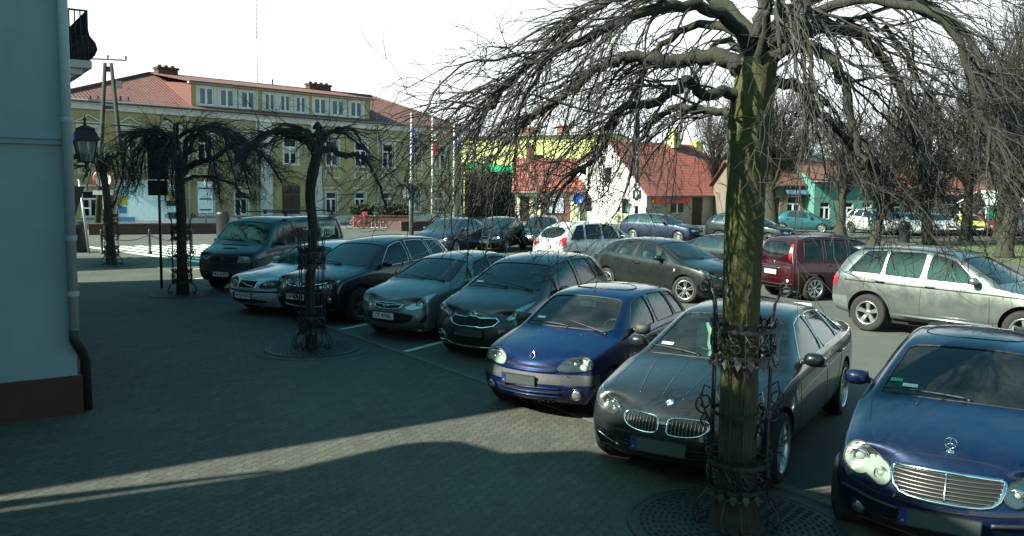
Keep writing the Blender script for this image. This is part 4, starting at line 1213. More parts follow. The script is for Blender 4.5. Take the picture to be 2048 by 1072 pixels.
def ex_saloon_b(c, root, pm, sp):
    # two-eyed headlights: big outer circle run into a small inner one
    def eye(y0, z0, r0, y1, z1, r1):
        P = []
        for k in range(18): P.append((y0 + r0 * 1.05 * math.cos(a := R(-38 + 0) + k * R(262) / 17 + R(38) * 0 + R(50)), z0 + r0 * math.sin(a)))
        for k in range(12): P.append((y1 + r1 * 1.05 * math.cos(a := R(150 + 52) + k * R(215) / 11), z1 + r1 * math.sin(a)))
        return P
    H = []
    y0, z0, r0, y1, z1, r1 = .625, .665, .115, .445, .605, .078
    for k in range(20):
        a = R(-125) + k * R(255) / 19; H.append((y0 + r0 * math.cos(a), z0 + r0 * math.sin(a)))
    for k in range(14):
        a = R(95) + k * R(215) / 13; H.append((y1 + r1 * math.cos(a), z1 + r1 * math.sin(a)))
    for s in (1, -1):
        lamp(c, root, H, s, 'front', 'headlight', 'lamp_pale', ((.63, .665, .075), (.445, .605, .052)), rim='black_plastic', step=.025, rnd=0)
    G = [(-.33, .535), (-.20, .505), (.20, .505), (.33, .535), (.375, .655), (.36, .685), (0, .705), (-.36, .685), (-.375, .655)]
    o = grille(c, root, G, 'grille', 8, False, 'chrome', .015, 'dark_alloy', 1, 'gap', .006)
    b = MB(); c.line(b, 'front', [(0, .51), (0, .70)], .007, 1, False, .012); c.line(b, 'front', [(-.35, .685), (-.18, .697), (0, .70), (.18, .697), (.35, .685)], .021, 1, False, .004)
    b.build('grille_chrome_bar', M['chrome'], o)
    # star on the bonnet
    p, n, d = c.cast('top', .33, 0)
    q = p + Vector((0, 0, .062)); b = MB()
    b.tube([q + Vector((0, .040 * math.cos(a), .040 * math.sin(a))) for a in [k * 2 * math.pi / 24 for k in range(24)]], .0032, 6, True)
    for k in range(3):
        a = math.pi / 2 + k * 2 * math.pi / 3; b.tube([q, q + Vector((0, .040 * math.cos(a), .040 * math.sin(a)))], [.0045, .0015], 6)
    b.tube([p, q - Vector((0, 0, .04))], [.005, .003], 6)
    b.lathe([(.028, -.004), (.024, .006), (.001, .009)], 18, Matrix.Translation(p) @ Matrix.Rotation(R(8), 4, 'Y'))
    b.build('bonnet_star', M['chrome'], root)
    plate(c, root, 'front', -.02, .38, grey=True, tilt=-4, push=.035)
    grille(c, root, [(-.45, .25), (.45, .25), (.42, .31), (-.42, .31)], 'lower_intake', 3, False, None)
    fog(c, root, .6, .30, .05)
    b = MB(); c.line(b, 'front', [(-.72, .515), (-.5, .475), (0, .455), (.5, .475), (.72, .515)], .009, 1, False, .001); b.build('bumper_line', M['gap'], root)
    for e in (1, -1):
        b = MB(); c.line(b, 'front', [(.74 * e, .44), (.5 * e, .41), (.3 * e, .40)], .018, 1, False, .002); b.build('bumper_moulding', M['black_plastic'], root)
    # sunroof
    d = MB(); c.line(d, 'top', chaikin([(2.3, -.42), (2.3, .42), (2.85, .42), (2.85, -.42)], 2), .006, 1, True, 0); d.build('sunroof_seal', M['gap'], root)
    sticker(c, root, 1.42, -.42, .12, .05); sticker(c, root, 1.5, -.54, .1, .05, 'sticker_green')
    p, n, d = c.cast('top', 1.14, -.33)
    b = MB(); b.lathe([(.022, -.004), (.018, .008), (.001, .01)], 12, Matrix.Translation(p)); b.build('washer_jet', M['black_plastic'], root)
    rear_lamps(c, root, [(.42, .78), (.66, .78), (.68, .92), (.46, .92)])

def ex_hatch_a(c, root, pm, sp):
    H = [(.36, .60), (.36, .665), (.45, .735), (.60, .765), (.70, .745), (.735, .68), (.72, .62), (.60, .59), (.45, .585)]
    for s in (1, -1): lamp(c, root, H, s, 'front', 'headlight', 'lamp_pale', ((.52, .67, .062),), rim='black_plastic')
    grille(c, root, [(-.33, .615), (.33, .615), (.34, .645), (-.34, .645)], 'grille_slot', 0, False, None)
    b = MB(); c.line(b, 'front', [(-.36, .60), (-.3, .585), (0, .58), (.3, .585), (.36, .60)], .016, 1, False, .004); b.build('grille_lip', pm, root)
    # diamond badge
    p, n, d = c.cast('top', .175, 0)
    n = (n + Vector((1.2, 0, 0))).normalized(); up = (Vector((0, 0, 1)) - n * n.z).normalized(); q = p + n * .006
    b = MB(); sd = Vector((0, 1, 0))
    b.tube([q + up * .062, q + sd * .036, q - up * .062, q - sd * .036], .011, 6, True); b.build('badge', M['chrome'], root)
    plate(c, root, 'front', -.10, .47, (.44, .105), grey=True, push=.015)
    b = MB()
    for z in (.395, .345, .30): c.line(b, 'front', [(-.42, z + .005), (0, z), (.42, z + .005)], .011, 1, False, .006)
    b.build('bumper_slats', BLUE_BRIGHT, root)
    grille(c, root, [(-.46, .285), (.46, .285), (.45, .415), (-.45, .415)], 'lower_intake', 0, False, None)
    fog(c, root, .58, .335, .058)
    grille(c, root, [(.1, .215), (.34, .22), (.34, .245), (.1, .24)], 'vent_slots', 4, True, None, bar='grey_plastic', barr=.012)
    d = MB(); c.line(d, 'top', chaikin([(1.95, -.42), (1.95, .42), (2.5, .40), (2.5, -.40)], 2), .009, 1, True, .002); d.build('sunroof_seal', M['black_plastic'], root)
    c.patch('sunroof', 'top', [(1.97, -.40), (1.97, .40), (2.48, .38), (2.48, -.38)], M['glass_far'], root, .004, 1, .08, 1)
    p, n, d = c.cast('top', 1.80, 0)
    b = MB(); b.tube([p, p + Vector((-.04, 0, .04)), p + Vector((-.22, 0, .26))], [.012, .006, .003], 6); b.build('aerial', M['black_plastic'], root)
    sticker(c, root, 1.18, -.45, .11, .045)
    for y in (.3, -.3):
        p, n, d = c.cast('top', .86, y); b = MB(); b.lathe([(.012, -.003), (.01, .01), (.001, .012)], 8, Matrix.Translation(p)); b.build('washer_jet', M['black_plastic'], root)
    rear_lamps(c, root, [(.5, .66), (.68, .66), (.66, .95), (.56, .98)])

def ex_mini_mpv(c, root, pm, sp):
    G = [(-.44, .655), (-.37, .585), (-.2, .555), (-.08, .565), (0, .56), (.08, .565), (.2, .555), (.37, .585), (.44, .655), (.38, .70), (.12, .695), (.06, .715), (-.06, .715), (-.12, .695), (-.38, .70)]
    o = grille(c, root, G, 'tiger_nose_grille', 6, False, 'chrome', .013, 'black_plastic', 0, 'gap', .004)
    b = MB(); pp = chaikin(G, 0); slats(c, b, pp, 22, True, .003); b.build('grille_mesh', M['black_plastic'], o)
    H = [(.50, .70), (.56, .755), (.68, .85), (.765, .925), (.79, .93), (.785, .86), (.74, .78), (.64, .70), (.55, .67)]
    for s in (1, -1): lamp(c, root, H, s, 'front', 'headlight', 'lamp_bright', ((.69, .80, .05), (.59, .735, .035)))
    p, n, d = c.cast('front', 0, .755)
    n2 = (n + Vector((.6, 0, 0))).normalized()
    ax = Matrix.Translation(p + n2 * .006) @ n2.to_track_quat('Z', 'Y').to_matrix().to_4x4()
    b = MB(); b.tube([ax @ Vector((.062 * math.cos(k * math.pi / 12), .028 * math.sin(k * math.pi / 12), 0)) for k in range(24)], .005, 6, True)
    b.lathe([(.058, -.004), (.057, .001), (.0001, .001)], 24, ax @ Matrix.Diagonal((1, .44, 1, 1)))
    bo = b.build('badge', M['chrome'], root)
    t = text_obj('KIA', .036, M['letter'], bo, (0, 0, 0), (0, 0, 0), .001, bold=.001); t.matrix_local = ax @ Matrix.Translation((0, 0, .004)) @ Matrix.Diagonal((1.2, 1, 1, 1))
    plate(c, root, 'front', -.02, .47, (.5, .114), grey=True, push=.02)
    grille(c, root, [(-.52, .30), (.52, .30), (.46, .42), (-.46, .42)], 'lower_intake', 4, False, None)
    for s in (1, -1):
        I2 = [(.56 * s, .32), (.76 * s, .36), (.74 * s, .44), (.6 * s, .42)]
        grille(c, root, I2 if s > 0 else I2[::-1], 'side_intake', 2, False, 'chrome', .006)
    b = MB(); c.line(b, 'front', [(-.76, .275), (-.4, .235), (0, .23), (.4, .235), (.76, .275)], .011, 1, False, .004); b.build('chrome_lip', M['chrome'], root)
    fog(c, root, .66, .39, .035)
    sticker(c, root, 1.16, -.5, .12, .05)
    rear_lamps(c, root, [(.5, .74), (.72, .76), (.70, 1.0), (.56, 1.02)])

def ex_hatch_b(c, root, pm, sp):
    G = [(-.33, .66), (-.27, .60), (0, .575), (.27, .60), (.33, .66), (.2, .675), (0, .68), (-.2, .675)]
    o = grille(c, root, G, 'grille', 3, False, 'chrome', .008, 'black_plastic', 0)
    b = MB(); c.line(b, 'front', [(-.31, .655), (0, .635), (.31, .655)], .013, 1, False, .008); b.build('grille_chrome_bar', M['alloy'], o)
    H = [(.36, .60), (.44, .66), (.56, .74), (.70, .83), (.755, .86), (.76, .80), (.74, .70), (.66, .625), (.58, .60), (.50, .575)]
    for s in (1, -1): lamp(c, root, H, s, 'front', 'headlight', 'lamp_bright', ((.53, .655, .045), (.64, .70, .05)))
    p, ax = disc_at(c, 'front', 0, .635, .05, None, root, '', aim=Vector((1, 0, .25)))
    b = MB(); b.tube([ax @ Vector((.046 * math.cos(k * math.pi / 12), .046 * math.sin(k * math.pi / 12), .012)) for k in range(24)], .006, 6, True)
    b.tube([ax @ Vector((x, y, .012)) for x, y in ((-.062, -.008), (0, .008), (0, -.008), (.062, .008))], .006, 5)
    b.build('badge', M['chrome'], root)
    plate(c, root, 'front', -.03, .46, txt='CT 4743L', push=.018)
    grille(c, root, [(-.48, .37), (-.36, .335), (.36, .335), (.48, .37), (.56, .53), (-.56, .53)], 'lower_intake', 3, False, None)
    for s in (1, -1):
        I2 = [(.60 * s, .34), (.76 * s, .40), (.76 * s, .52), (.68 * s, .46)]
        grille(c, root, I2 if s > 0 else I2[::-1], 'side_intake', 0, False, None)
    b = MB(); c.line(b, 'front', [(-.74, .27), (-.4, .23), (0, .225), (.4, .23), (.74, .27)], .014, 1, False, .002); b.build('front_lip', M['black_plastic'], root)
    rear_lamps(c, root, [(.5, .70), (.7, .72), (.68, .98), (.56, 1.0)])

def ex_suv_a(c, root, pm, sp):
    G = [(-.5, .80), (-.30, .735), (0, .715), (.30, .735), (.5, .80), (.3, .80), (.1, .79), (-.1, .79), (-.3, .80)]
    o = grille(c, root, G, 'grille', 3, False, None, .01, 'black_plastic', 0)
    b = MB(); c.line(b, 'front', [(-.62, .86), (-.45, .805), (-.2, .76), (0, .75), (.2, .76), (.45, .805), (.62, .86)], .017, 1, False, .008); b.build('grille_chrome_bar', M['chrome'], o)
    H = [(.46, .77), (.60, .80), (.74, .87), (.80, .91), (.80, .86), (.76, .80), (.62, .745), (.48, .735)]
    for s in (1, -1): lamp(c, root, H, s, 'front', 'headlight', 'reflector', ((.56, .772, .035), (.67, .80, .04)))
    p, ax = disc_at(c, 'front', 0, .79, .05, None, root, '', aim=Vector((1, 0, .3)))
    b = MB()
    for (rx, ry, oy) in ((.075, .052, 0), (.022, .050, 0), (.046, .018, .022)):
        b.tube([ax @ Vector((rx * math.cos(k * math.pi / 12), ry * math.sin(k * math.pi / 12) + oy, .016)) for k in range(24)], .006, 6, True)
    b.build('badge', M['chrome'], root)
    plate(c, root, 'front', -.02, .56, txt='WP 3001N', push=.02)
    grille(c, root, [(-.5, .43), (.5, .43), (.54, .66), (-.54, .66)], 'lower_intake', 5, False, None)
    b = MB(); c.line(b, 'front', [(-.5, .385), (0, .37), (.5, .385)], .02, 1, False, .012); b.build('chrome_lip', M['chrome'], root)
    fog(c, root, .66, .52, .05)
    rear_lamps(c, root, [(.5, .95), (.74, .95), (.72, 1.12), (.56, 1.14)])

def ex_estate(c, root, pm, sp):
    G = [(-.25, .58), (.25, .58), (.27, .73), (-.27, .73)]
    o = grille(c, root, G, 'grille', 8, True, 'chrome', .012, 'black_plastic', 0)
    b = MB(); c.line(b, 'front', [(-.22, .70), (.22, .61)], .009, 1, False, .01); b.build('badge', M['chrome'], o)
    H = [(.34, .60), (.36, .715), (.58, .735), (.72, .73), (.73, .66), (.70, .61), (.5, .59)]
    for s in (1, -1): lamp(c, root, H, s, 'front', 'headlight', 'lamp_dark', ((.44, .66, .05), (.58, .66, .05)), rim='black_plastic')
    b = MB(); c.line(b, 'front', [(-.76, .53), (-.4, .525), (0, .525), (.4, .525), (.76, .53)], .022, 1, False, .004); b.build('bumper_moulding', M['black_plastic'], root)
    plate(c, root, 'front', -.05, .43, txt='WGS F274', push=.02)
    grille(c, root, [(-.55, .28), (.55, .28), (.52, .37), (-.52, .37)], 'lower_intake', 3, False, None)
    rear_lamps(c, root, [(.55, .7), (.72, .7), (.66, 1.1), (.58, 1.1)])

def ex_van(c, root, pm, sp):
    G = [(-.42, .79), (.42, .79), (.42, .93), (-.42, .93)]
    o = grille(c, root, G, 'grille', 5, False, None, .01, 'black_plastic', 0)
    p, ax = disc_at(c, 'front', 0, .86, .06, None, root, '', aim=Vector((1, 0, .1)))
    b = MB(); b.tube([ax @ Vector((.058 * math.cos(k * math.pi / 12), .058 * math.sin(k * math.pi / 12), .012)) for k in range(24)], .006, 6, True)
    b.tube([ax @ Vector((x, y, .012)) for x, y in ((-.036, .044), (-.018, -.042), (0, .0), (.018, -.042), (.036, .044))], .005, 5)
    b.tube([ax @ Vector((x, y, .012)) for x, y in ((-.018, .05), (0, .012), (.018, .05))], .005, 5)
    b.build('badge', M['dark_alloy'], root)
    H = [(.43, .79), (.43, .935), (.66, .935), (.80, .925), (.81, .83), (.79, .79)]
    for s in (1, -1):
        lamp(c, root, H, s, 'front', 'headlight', 'lamp_pale', ((.53, .865, .055), (.66, .865, .03)), rnd=0)
    grille(c, root, [(-.80, .64), (.80, .64), (.80, .765), (-.80, .765)], 'bumper_panel', 0, False, None, .01, 'black_plastic', 0, 'black_plastic')
    plate(c, root, 'front', -.02, .49, txt='WZ 41274', push=.02)
    # bonnet vent and scoop
    c.patch('bonnet_vent', 'top', [(.60, -.40), (.60, .40), (.66, .40), (.66, -.40)], M['gap'], root, .003, 1, .06, 0)
    c.patch('bonnet_scoop', 'top', [(.36, -.22), (.36, .2), (.45, .22), (.45, -.24)], M['gap'], root, .003, 1, .06, 1)
    # roof rack
    for s in (1.75, 2.95, 4.05):
        b = MB()
        z = c.top(s) + .10
        b.tube([(-s, -.86, z), (-s, .86, z)], .017, 8)
        for sd in (1, -1):
            p, n, d = c.cast('top', s, sd * .70)
            b.box((-s, sd * .76, z - .055), (.09, .05, .11)); b.box((-s, sd * .73, p.z + .005), (.11, .1, .03))
        b.build('roof_bar', M['black_plastic'], root)
    for sd in (1, -1):
        b = MB(); c.line(b, 'side', [(.3, .70), (1.3, .70)], .014, sd, False, .004, .08); c.line(b, 'side', [(1.5, .70), (3.3, .70)], .014, sd, False, .004, .08); c.line(b, 'side', [(2.1, 1.04), (4.6, 1.04)], .01, sd, False, .002, .08)
        b.build('side_moulding', M['black_plastic'], root)
    rear_lamps(c, root, [(.76, .75), (.86, .75), (.86, 1.05), (.78, 1.05)])

def ex_hatch_c(c, root, pm, sp):
    H = [(.46, .66), (.58, .735), (.70, .80), (.79, .84), (.80, .79), (.74, .70), (.62, .65)]
    for s in (1, -1): lamp(c, root, H, s, 'front', 'headlight', 'reflector', ((.60, .70, .035), (.70, .755, .035)))
    grille(c, root, [(-.44, .665), (-.36, .60), (.36, .60), (.44, .665), (0, .69)], 'grille', 2, False, 'chrome', .009, 'chrome')
    grille(c, root, [(-.5, .31), (.5, .31), (.58, .48), (-.58, .48)], 'lower_intake', 3, False, None)
    for s in (1, -1):
        p, n, d = c.cast('side', 1.24, .78, s)
        b = MB(); b.lathe([(.02, 0), (.024, .008), (.001, .012)], 12, Matrix.Translation(p) @ n.to_track_quat('Z', 'Y').to_matrix().to_4x4() @ Matrix.Diagonal((1, 1.8, 1, 1))); b.build('side_repeater', M['white_lens'], root)
    fog(c, root, .64, .40, .04)
    plate(c, root, 'front', 0, .54, txt='WGS 63EK')
    rear_lamps(c, root, [(.45, .82), (.74, .80), (.72, 1.0), (.5, 1.0)])

def ex_mpv_red(c, root, pm, sp):
    P = [(.57, 1.04), (.66, 1.03), (.655, 1.28), (.60, 1.42), (.54, 1.40), (.57, 1.22)]
    for s in (1, -1):
        q = [(a * s, b) for a, b in P]
        o = c.patch('tail_light', 'back', q, M['red_lens'], root, .012, 1, .03, 1, .02)
        c.patch('reversing_lens', 'back', [(.58 * s, 1.20), (.64 * s, 1.20), (.61 * s, 1.33), (.58 * s, 1.33)], M['white_lens'], o, .017, 1, .03, 1, .01)
        p, n, d = c.cast('back', .62 * s, .50)
        b = MB(); b.lathe([(.045, -.01), (.042, .012), (.001, .016)], 14, Matrix.Translation(p) @ Vector((-1, 0, 0)).to_track_quat('Z', 'Y').to_matrix().to_4x4()); b.build('rear_fog_light', M['white_lens'], root)
    plate(c, root, 'back', -.02, .70, txt='WGS 97JZ', push=.012)
    b = MB(); c.line(b, 'back', [(-.33, .80), (0, .805), (.33, .80)], .016, 1, False, .008); b.build('boot_chrome_bar', M['chrome'], root)
    p, ax = disc_at(c, 'back', 0, .93, .05, None, root, '', aim=Vector((-1, 0, .1)))
    b = MB()
    for dz in (0, .035): b.tube([ax @ Vector((x, y + dz, .01)) for x, y in ((-.05, -.03), (0, .02), (.05, -.03))], .011, 5)
    b.build('badge', M['chrome'], root)
    b = MB(); c.line(b, 'back', [(-.76, .42), (-.4, .40), (0, .40), (.4, .40), (.76, .42)], .02, 1, False, .006); b.build('bumper_moulding', M['black_plastic'], root)
    d = MB(); c.line(d, 'back', [(-.70, 1.0), (-.66, .62), (-.4, .56), (0, .55), (.4, .56), (.66, .62), (.70, 1.0)], .005, 1, False, 0, .05, 5, 1); d.build('boot_gap', M['gap'], root)
    for sd in (1, -1):
        b = MB(); z0 = [(s, 0) for s in (1.9, 2.6, 3.3, 3.55)]
        P = []
        for s, _ in z0:
            p, n, d_ = c.cast('top', s, sd * .58); P.append(p + Vector((0, 0, .035)))
        b.tube(P, .014, 8)
        for q in (0, 3): b.tube([P[q], P[q] - Vector((0, 0, .05))], .016, 6)
        b.build('roof_rail', M['black_plastic'], root)

def ex_suv_b(c, root, pm, sp):
    # roof spoiler, rails, tail lights round the corner
    for s in (1, -1):
        c.patch('tail_light', 'back', [(.58 * s, .88), (.79 * s, .86), (.79 * s, 1.06), (.72 * s, 1.12), (.60 * s, 1.08)], M['red_lens'], root, .014, 1, .03, 1, .02)
        c.patch('tail_light_side', 'side', [(4.36, .86), (4.50, .86), (4.44, 1.06), (4.35, 1.08)], M['red_lens'], root, .010, s, .03, 1, .012)
        P = []
        for q in (2.2, 2.8, 3.4, 4.0):
            p, n, d_ = c.cast('top', q, s * .60); P.append(p + Vector((0, 0, .03)))
        b = MB(); b.tube(P, .014, 8)
        for q in (0, 3): b.tube([P[q], P[q] - Vector((0, 0, .05))], .016, 6)
        b.build('roof_rail', M['black_plastic'], root)
        b = MB(); b.tube([(-1.35, s * .93, .40), (-3.0, s * .93, .40)], .025, 8); b.build('running_board', M['alloy'], root)
        H = [(.46, .78), (.80, .82), (.80, .92), (.6, .90), (.46, .88)]
        lamp(c, root, H, s, 'front', 'headlight', 'reflector', ((.56, .83, .05), (.68, .85, .05)))
        p, n, d = c.cast('side', 3.95, 1.03, s)
        b = MB(); c.line(b, 'side', chaikin([(3.86, .90), (4.04, .90), (4.04, 1.02), (3.86, 1.02)], 2), .003, s, True, 0, .03, 5); b.build('fuel_flap_gap', M['gap'], root)
    b = MB(); p, n, d = c.cast('top', 4.02, 0)
    b.smooth = True
    b.prism([(-3.96, -.6, p.z - .0), (-4.2, -.56, p.z + .015), (-4.24, -.56, p.z - .01), (-4.0, -.6, p.z - .06)], (0, 1.2, 0)); b.build('roof_spoiler', pm, root)
    k = [(.05, .72), (.05, .88), (.26, .88), (.28, .72)]
    for P in (k, mirror_poly(k)): grille(c, root, P, 'kidney_grille', 7, True, 'chrome', .01, 'black_plastic')
    plate(c, root, 'back', 0, .80, txt='WGS 51HK', push=.012)

def ex_mpv_white(c, root, pm, sp):
    for s in (1, -1):
        c.patch('tail_light', 'back', [(.58 * s, .78), (.74 * s, .78), (.73 * s, 1.10), (.62 * s, 1.12)], M['red_lens'], root, .012, 1, .03, 1, .02)
        c.patch('tail_light_side', 'side', [(3.98, .78), (4.14, .80), (4.06, 1.08), (3.98, 1.10)], M['red_lens'], root, .010, s, .03, 1, .012)
        H = [(.46, .72), (.72, .80), (.72, .88), (.5, .82)]
        lamp(c, root, H, s, 'front', 'headlight', 'reflector', ())
    b = MB(); c.line(b, 'back', [(-.4, .62), (.4, .62)], .03, 1, False, .006); b.build('bumper_moulding', M['black_plastic'], root)
    plate(c, root, 'back', 0, .80, txt='WGS 08LF', push=.012)

def ex_far(c, root, pm, sp):
    L = sp['L']; zt = c.belt(.2)
    for s in (1, -1):
        P = [(.40, zt - .16), (.66, zt - .14), (.68, zt - .02), (.44, zt - .05)]
        c.patch('headlight', 'front', [(a * s, b) for a, b in P], M['reflector'], root, .01, 1, .06, 1, .01)
        zr = c.belt(L - .1)
        c.patch('tail_light', 'back', [(.46 * s, zr - .28), (.66 * s, zr - .28), (.66 * s, zr - .04), (.5 * s, zr - .02)], M['red_lens'], root, .01, 1, .06, 1, .01)
    grille(c, root, [(-.32, zt - .16), (.32, zt - .16), (.34, zt - .05), (-.34, zt - .05)], 'grille', 3, False, 'chrome', .012)
    grille(c, root, [(-.5, .30), (.5, .30), (.5, .42), (-.5, .42)], 'lower_intake', 0, False, None)
    plate(c, root, 'front', 0, .48); plate(c, root, 'back', 0, c.belt(L) - .28)

EXTRA = dict(saloon_a=ex_saloon_a, saloon_b=ex_saloon_b, small_hatch_a=ex_hatch_a, mini_mpv=ex_mini_mpv, small_hatch_b=ex_hatch_b, suv_a=ex_suv_a,
             estate=ex_estate, van=ex_van, hatch_c=ex_hatch_c, mpv_red=ex_mpv_red, suv_b=ex_suv_b, mpv_white=ex_mpv_white)
# ------------------------------------------------------------------ setting
A_DIR = Vector((-0.573, 0.82, 0)); B_DIR = Vector((0.82, 0.573, 0)); T0 = Vector((1.85, 6.73, 0))
ROW_ANG = math.atan2(B_DIR.y, B_DIR.x)
def ab(a, b, z=0): return T0 + A_DIR * a + B_DIR * b + Vector((0, 0, z))
HALL_O = Vector((-26.28, 51.34, 0)); HALL_ANG = math.atan2(.714, .70)
def hl(u, y, z=0):
    c, s = math.cos(HALL_ANG), math.sin(HALL_ANG)
    return HALL_O + Vector((u * c - y * s, u * s + y * c, z))

# asphalt
m = mat('asphalt', (.05, .055, .05), .9)
v = coords(m, 'Object')
big = noise(m, v, .25, 6, .6); fine = noise(m, v, 45, 4, .8); mid = noise(m, v, 2.3, 6, .7, .6)
c = ramp(m, big, [(.3, (.060, .068, .058)), (.7, (.088, .097, .082))])
c = mixc(m, ramp(m, mid, [(.45, (0, 0, 0)), (.75, (.55, .55, .55))]), c, (.045, .052, .045))
c = mixc(m, ramp(m, fine, [(.35, (.45,) * 3), (.7, (0,) * 3)]), c, (.02, .022, .02))
setc(m, c); bump(m, fine, .5, .01)
M['asphalt'] = m

def paver_mat(name, base, dark, rot, bw=.20, bh=.10, grime=.5):
    m = mat(name, base, .85)
    n, l, b = nodes(m)
    v = coords(m, 'Object', (1, 1, 1), (0, 0, rot))
    # wavy joints like interlocking blocks
    wv = n.new("ShaderNodeTexWave"); wv.wave_type = 'BANDS'; wv.bands_direction = 'X'; wv.inputs['Scale'].default_value = 5.0 / (bw / .2) * .5
    l.new(v, wv.inputs['Vector'])
    sep = n.new("ShaderNodeSeparateXYZ"); l.new(v, sep.inputs[0])
    ma = n.new("ShaderNodeMath"); ma.operation = 'MULTIPLY_ADD'; ma.inputs[1].default_value = .028; l.new(wv.outputs[1], ma.inputs[0]); l.new(sep.outputs[1], ma.inputs[2])
    cmb = n.new("ShaderNodeCombineXYZ"); l.new(sep.outputs[0], cmb.inputs[0]); l.new(ma.outputs[0], cmb.inputs[1])
    br = n.new("ShaderNodeTexBrick"); br.inputs['Scale'].default_value = 1.0
    br.inputs['Brick Width'].default_value = bw; br.inputs['Row Height'].default_value = bh; br.inputs['Mortar Size'].default_value = .008; br.inputs['Mortar Smooth'].default_value = .3
    br.inputs['Color1'].default_value = (*base, 1); br.inputs['Color2'].default_value = (*[x * .62 for x in base], 1); br.inputs['Mortar'].default_value = (*dark, 1)
    l.new(cmb.outputs[0], br.inputs['Vector'])
    st = noise(m, coords(m, 'Object'), .7, 7, .7, .4)
    c = mixc(m, ramp(m, st, [(.42, (0,) * 3), (.75, (grime,) * 3)]), br.outputs[0], tuple(x * .35 for x in base))
    st2 = noise(m, coords(m, 'Object'), .16, 5, .6, .8)
    c = mixc(m, ramp(m, st2, [(.5, (0,) * 3), (.68, (.4,) * 3)]), c, tuple(x * 1.5 for x in base))
    sp = noise(m, coords(m, 'Object'), 30, 3, .7)
    c = mixc(m, ramp(m, sp, [(.3, (.5,) * 3), (.6, (0,) * 3)]), c, tuple(x * .45 for x in base))
    spot = noise(m, coords(m, 'Object'), 6.5, 2, .5)
    c = mixc(m, ramp(m, spot, [(.66, (0,) * 3), (.70, (.55,) * 3)]), c, tuple(x * .3 for x in base))
    lite = noise(m, coords(m, 'Object'), 70, 2, .5)
    c = mixc(m, ramp(m, lite, [(.70, (0,) * 3), (.75, (.6,) * 3)]), c, tuple(min(1, x * 2.6) for x in base))
    setc(m, c)
    iv = n.new("ShaderNodeMath"); iv.operation = 'SUBTRACT'; iv.inputs[0].default_value = 1; l.new(br.outputs[1], iv.inputs[1])
    ad = n.new("ShaderNodeMath"); ad.operation = 'MULTIPLY_ADD'; ad.inputs[1].default_value = .3; l.new(sp, ad.inputs[0]); l.new(iv.outputs[0], ad.inputs[2])
    bump(m, ad.outputs[0], .4, .012)
    return m
M['pavers'] = paver_mat('concrete pavers', (.076, .080, .064), (.026, .027, .022), -ROW_ANG - R(30))
M['pavers_far'] = paver_mat('pale pavers', (.17, .175, .15), (.06, .065, .055), .4, .3, .3, .3)
M['kerb'] = grainy('kerb stone', (.085, .092, .080), .3, 5, .85, 40, .3)
M['ring'] = grainy('cast ring', (.050, .056, .050), .3, 5, .85, 40, .3)
def worn(name, col, under, amt):
    m = mat(name, col, .8)
    f = noise(m, coords(m, 'Object'), 9, 6, .75)
    setc(m, mixc(m, ramp(m, f, [(amt, (0,) * 3), (amt + .12, (1,) * 3)]), col, under)); return m
M['white_paint'] = worn('worn road paint', (.55, .58, .52), (.11, .12, .10), .56)
M['zebra_paint'] = worn('crossing paint', (.72, .74, .66), (.2, .2, .17), .60)
M['asphalt'].name = 'asphalt'
M['grass'] = grainy('grass', (.06, .085, .022), .5, 2.5, .95, 30, .6)
M['soil'] = grainy('bare soil', (.05, .045, .03), .4, 3, .95, 20, .6)

def sheet(name, pts, z, m_, sub=None):
    b = MB(); b.add([(p[0], p[1], z) for p in pts], [list(range(len(pts)))])
    return tag(b.build(name, m_), kind='structure')
sheet('ground', [(-700, -300), (700, -300), (700, 1500), (-700, 1500)], 0, M['asphalt'])
sheet('pavement', [ab(-16, 1.05), ab(29.6, 1.05), ab(31.5, -.6), ab(31.5, -14), ab(-16, -14)], .004, M['pavers'])
b = MB()
for k in range(46):
    a0 = -16 + k; P = [ab(a0 + .006, 1.05), ab(a0 + .994, 1.05), ab(a0 + .994, 1.17), ab(a0 + .006, 1.17)]
    b.prism([(p.x, p.y, .001) for p in P], (0, 0, .018))
tag(b.build('kerb', M['kerb']), kind='structure')
# parking bay lines
bd = Vector((math.cos(R(59.5)), math.sin(R(59.5)), 0)); bp = Vector((-bd.y, bd.x, 0))
for k in range(-1, 7):
    p = ab(8.06 + 2.61 * k, 1.22); q = p + bd * 4.7
    sheet('road_marking', [p - bp * .055, q - bp * .055, q + bp * .055, p + bp * .055], .004, M['white_paint'])
# zebra crossing
zd = Vector((.741, -.671, 0)); zn = Vector((.671, .741, 0)); z0 = Vector((-16.6, 35.0, 0))
for k in range(11):
    p = z0 + zn * (k * .62) - zd * 2.2 + zd * (.25 * k - .4); q = p + zd * 11.0
    sheet('road_marking', [p, q, q + zn * .34, p + zn * .34], .004, M['zebra_paint'])
# pavement in front of the hall, forecourt, lawn
sheet('far_pavement', [hl(-30, -6.2), hl(8, -6.2), hl(36, -13), hl(60, -13), hl(60, 2), hl(31.6, -.02), hl(-30, -.02)], .004, M['pavers_far'])
sheet('lawn', [(20.0, 32.2), (30, 32.0), (60, 50), (40, 56), (22.2, 46.5)], .004, M['grass'])
sheet('park_ground', [(14.0, 41), (22.0, 46.7), (40, 56.2), (52, 62), (17.5, 52)], .004, M['soil'])

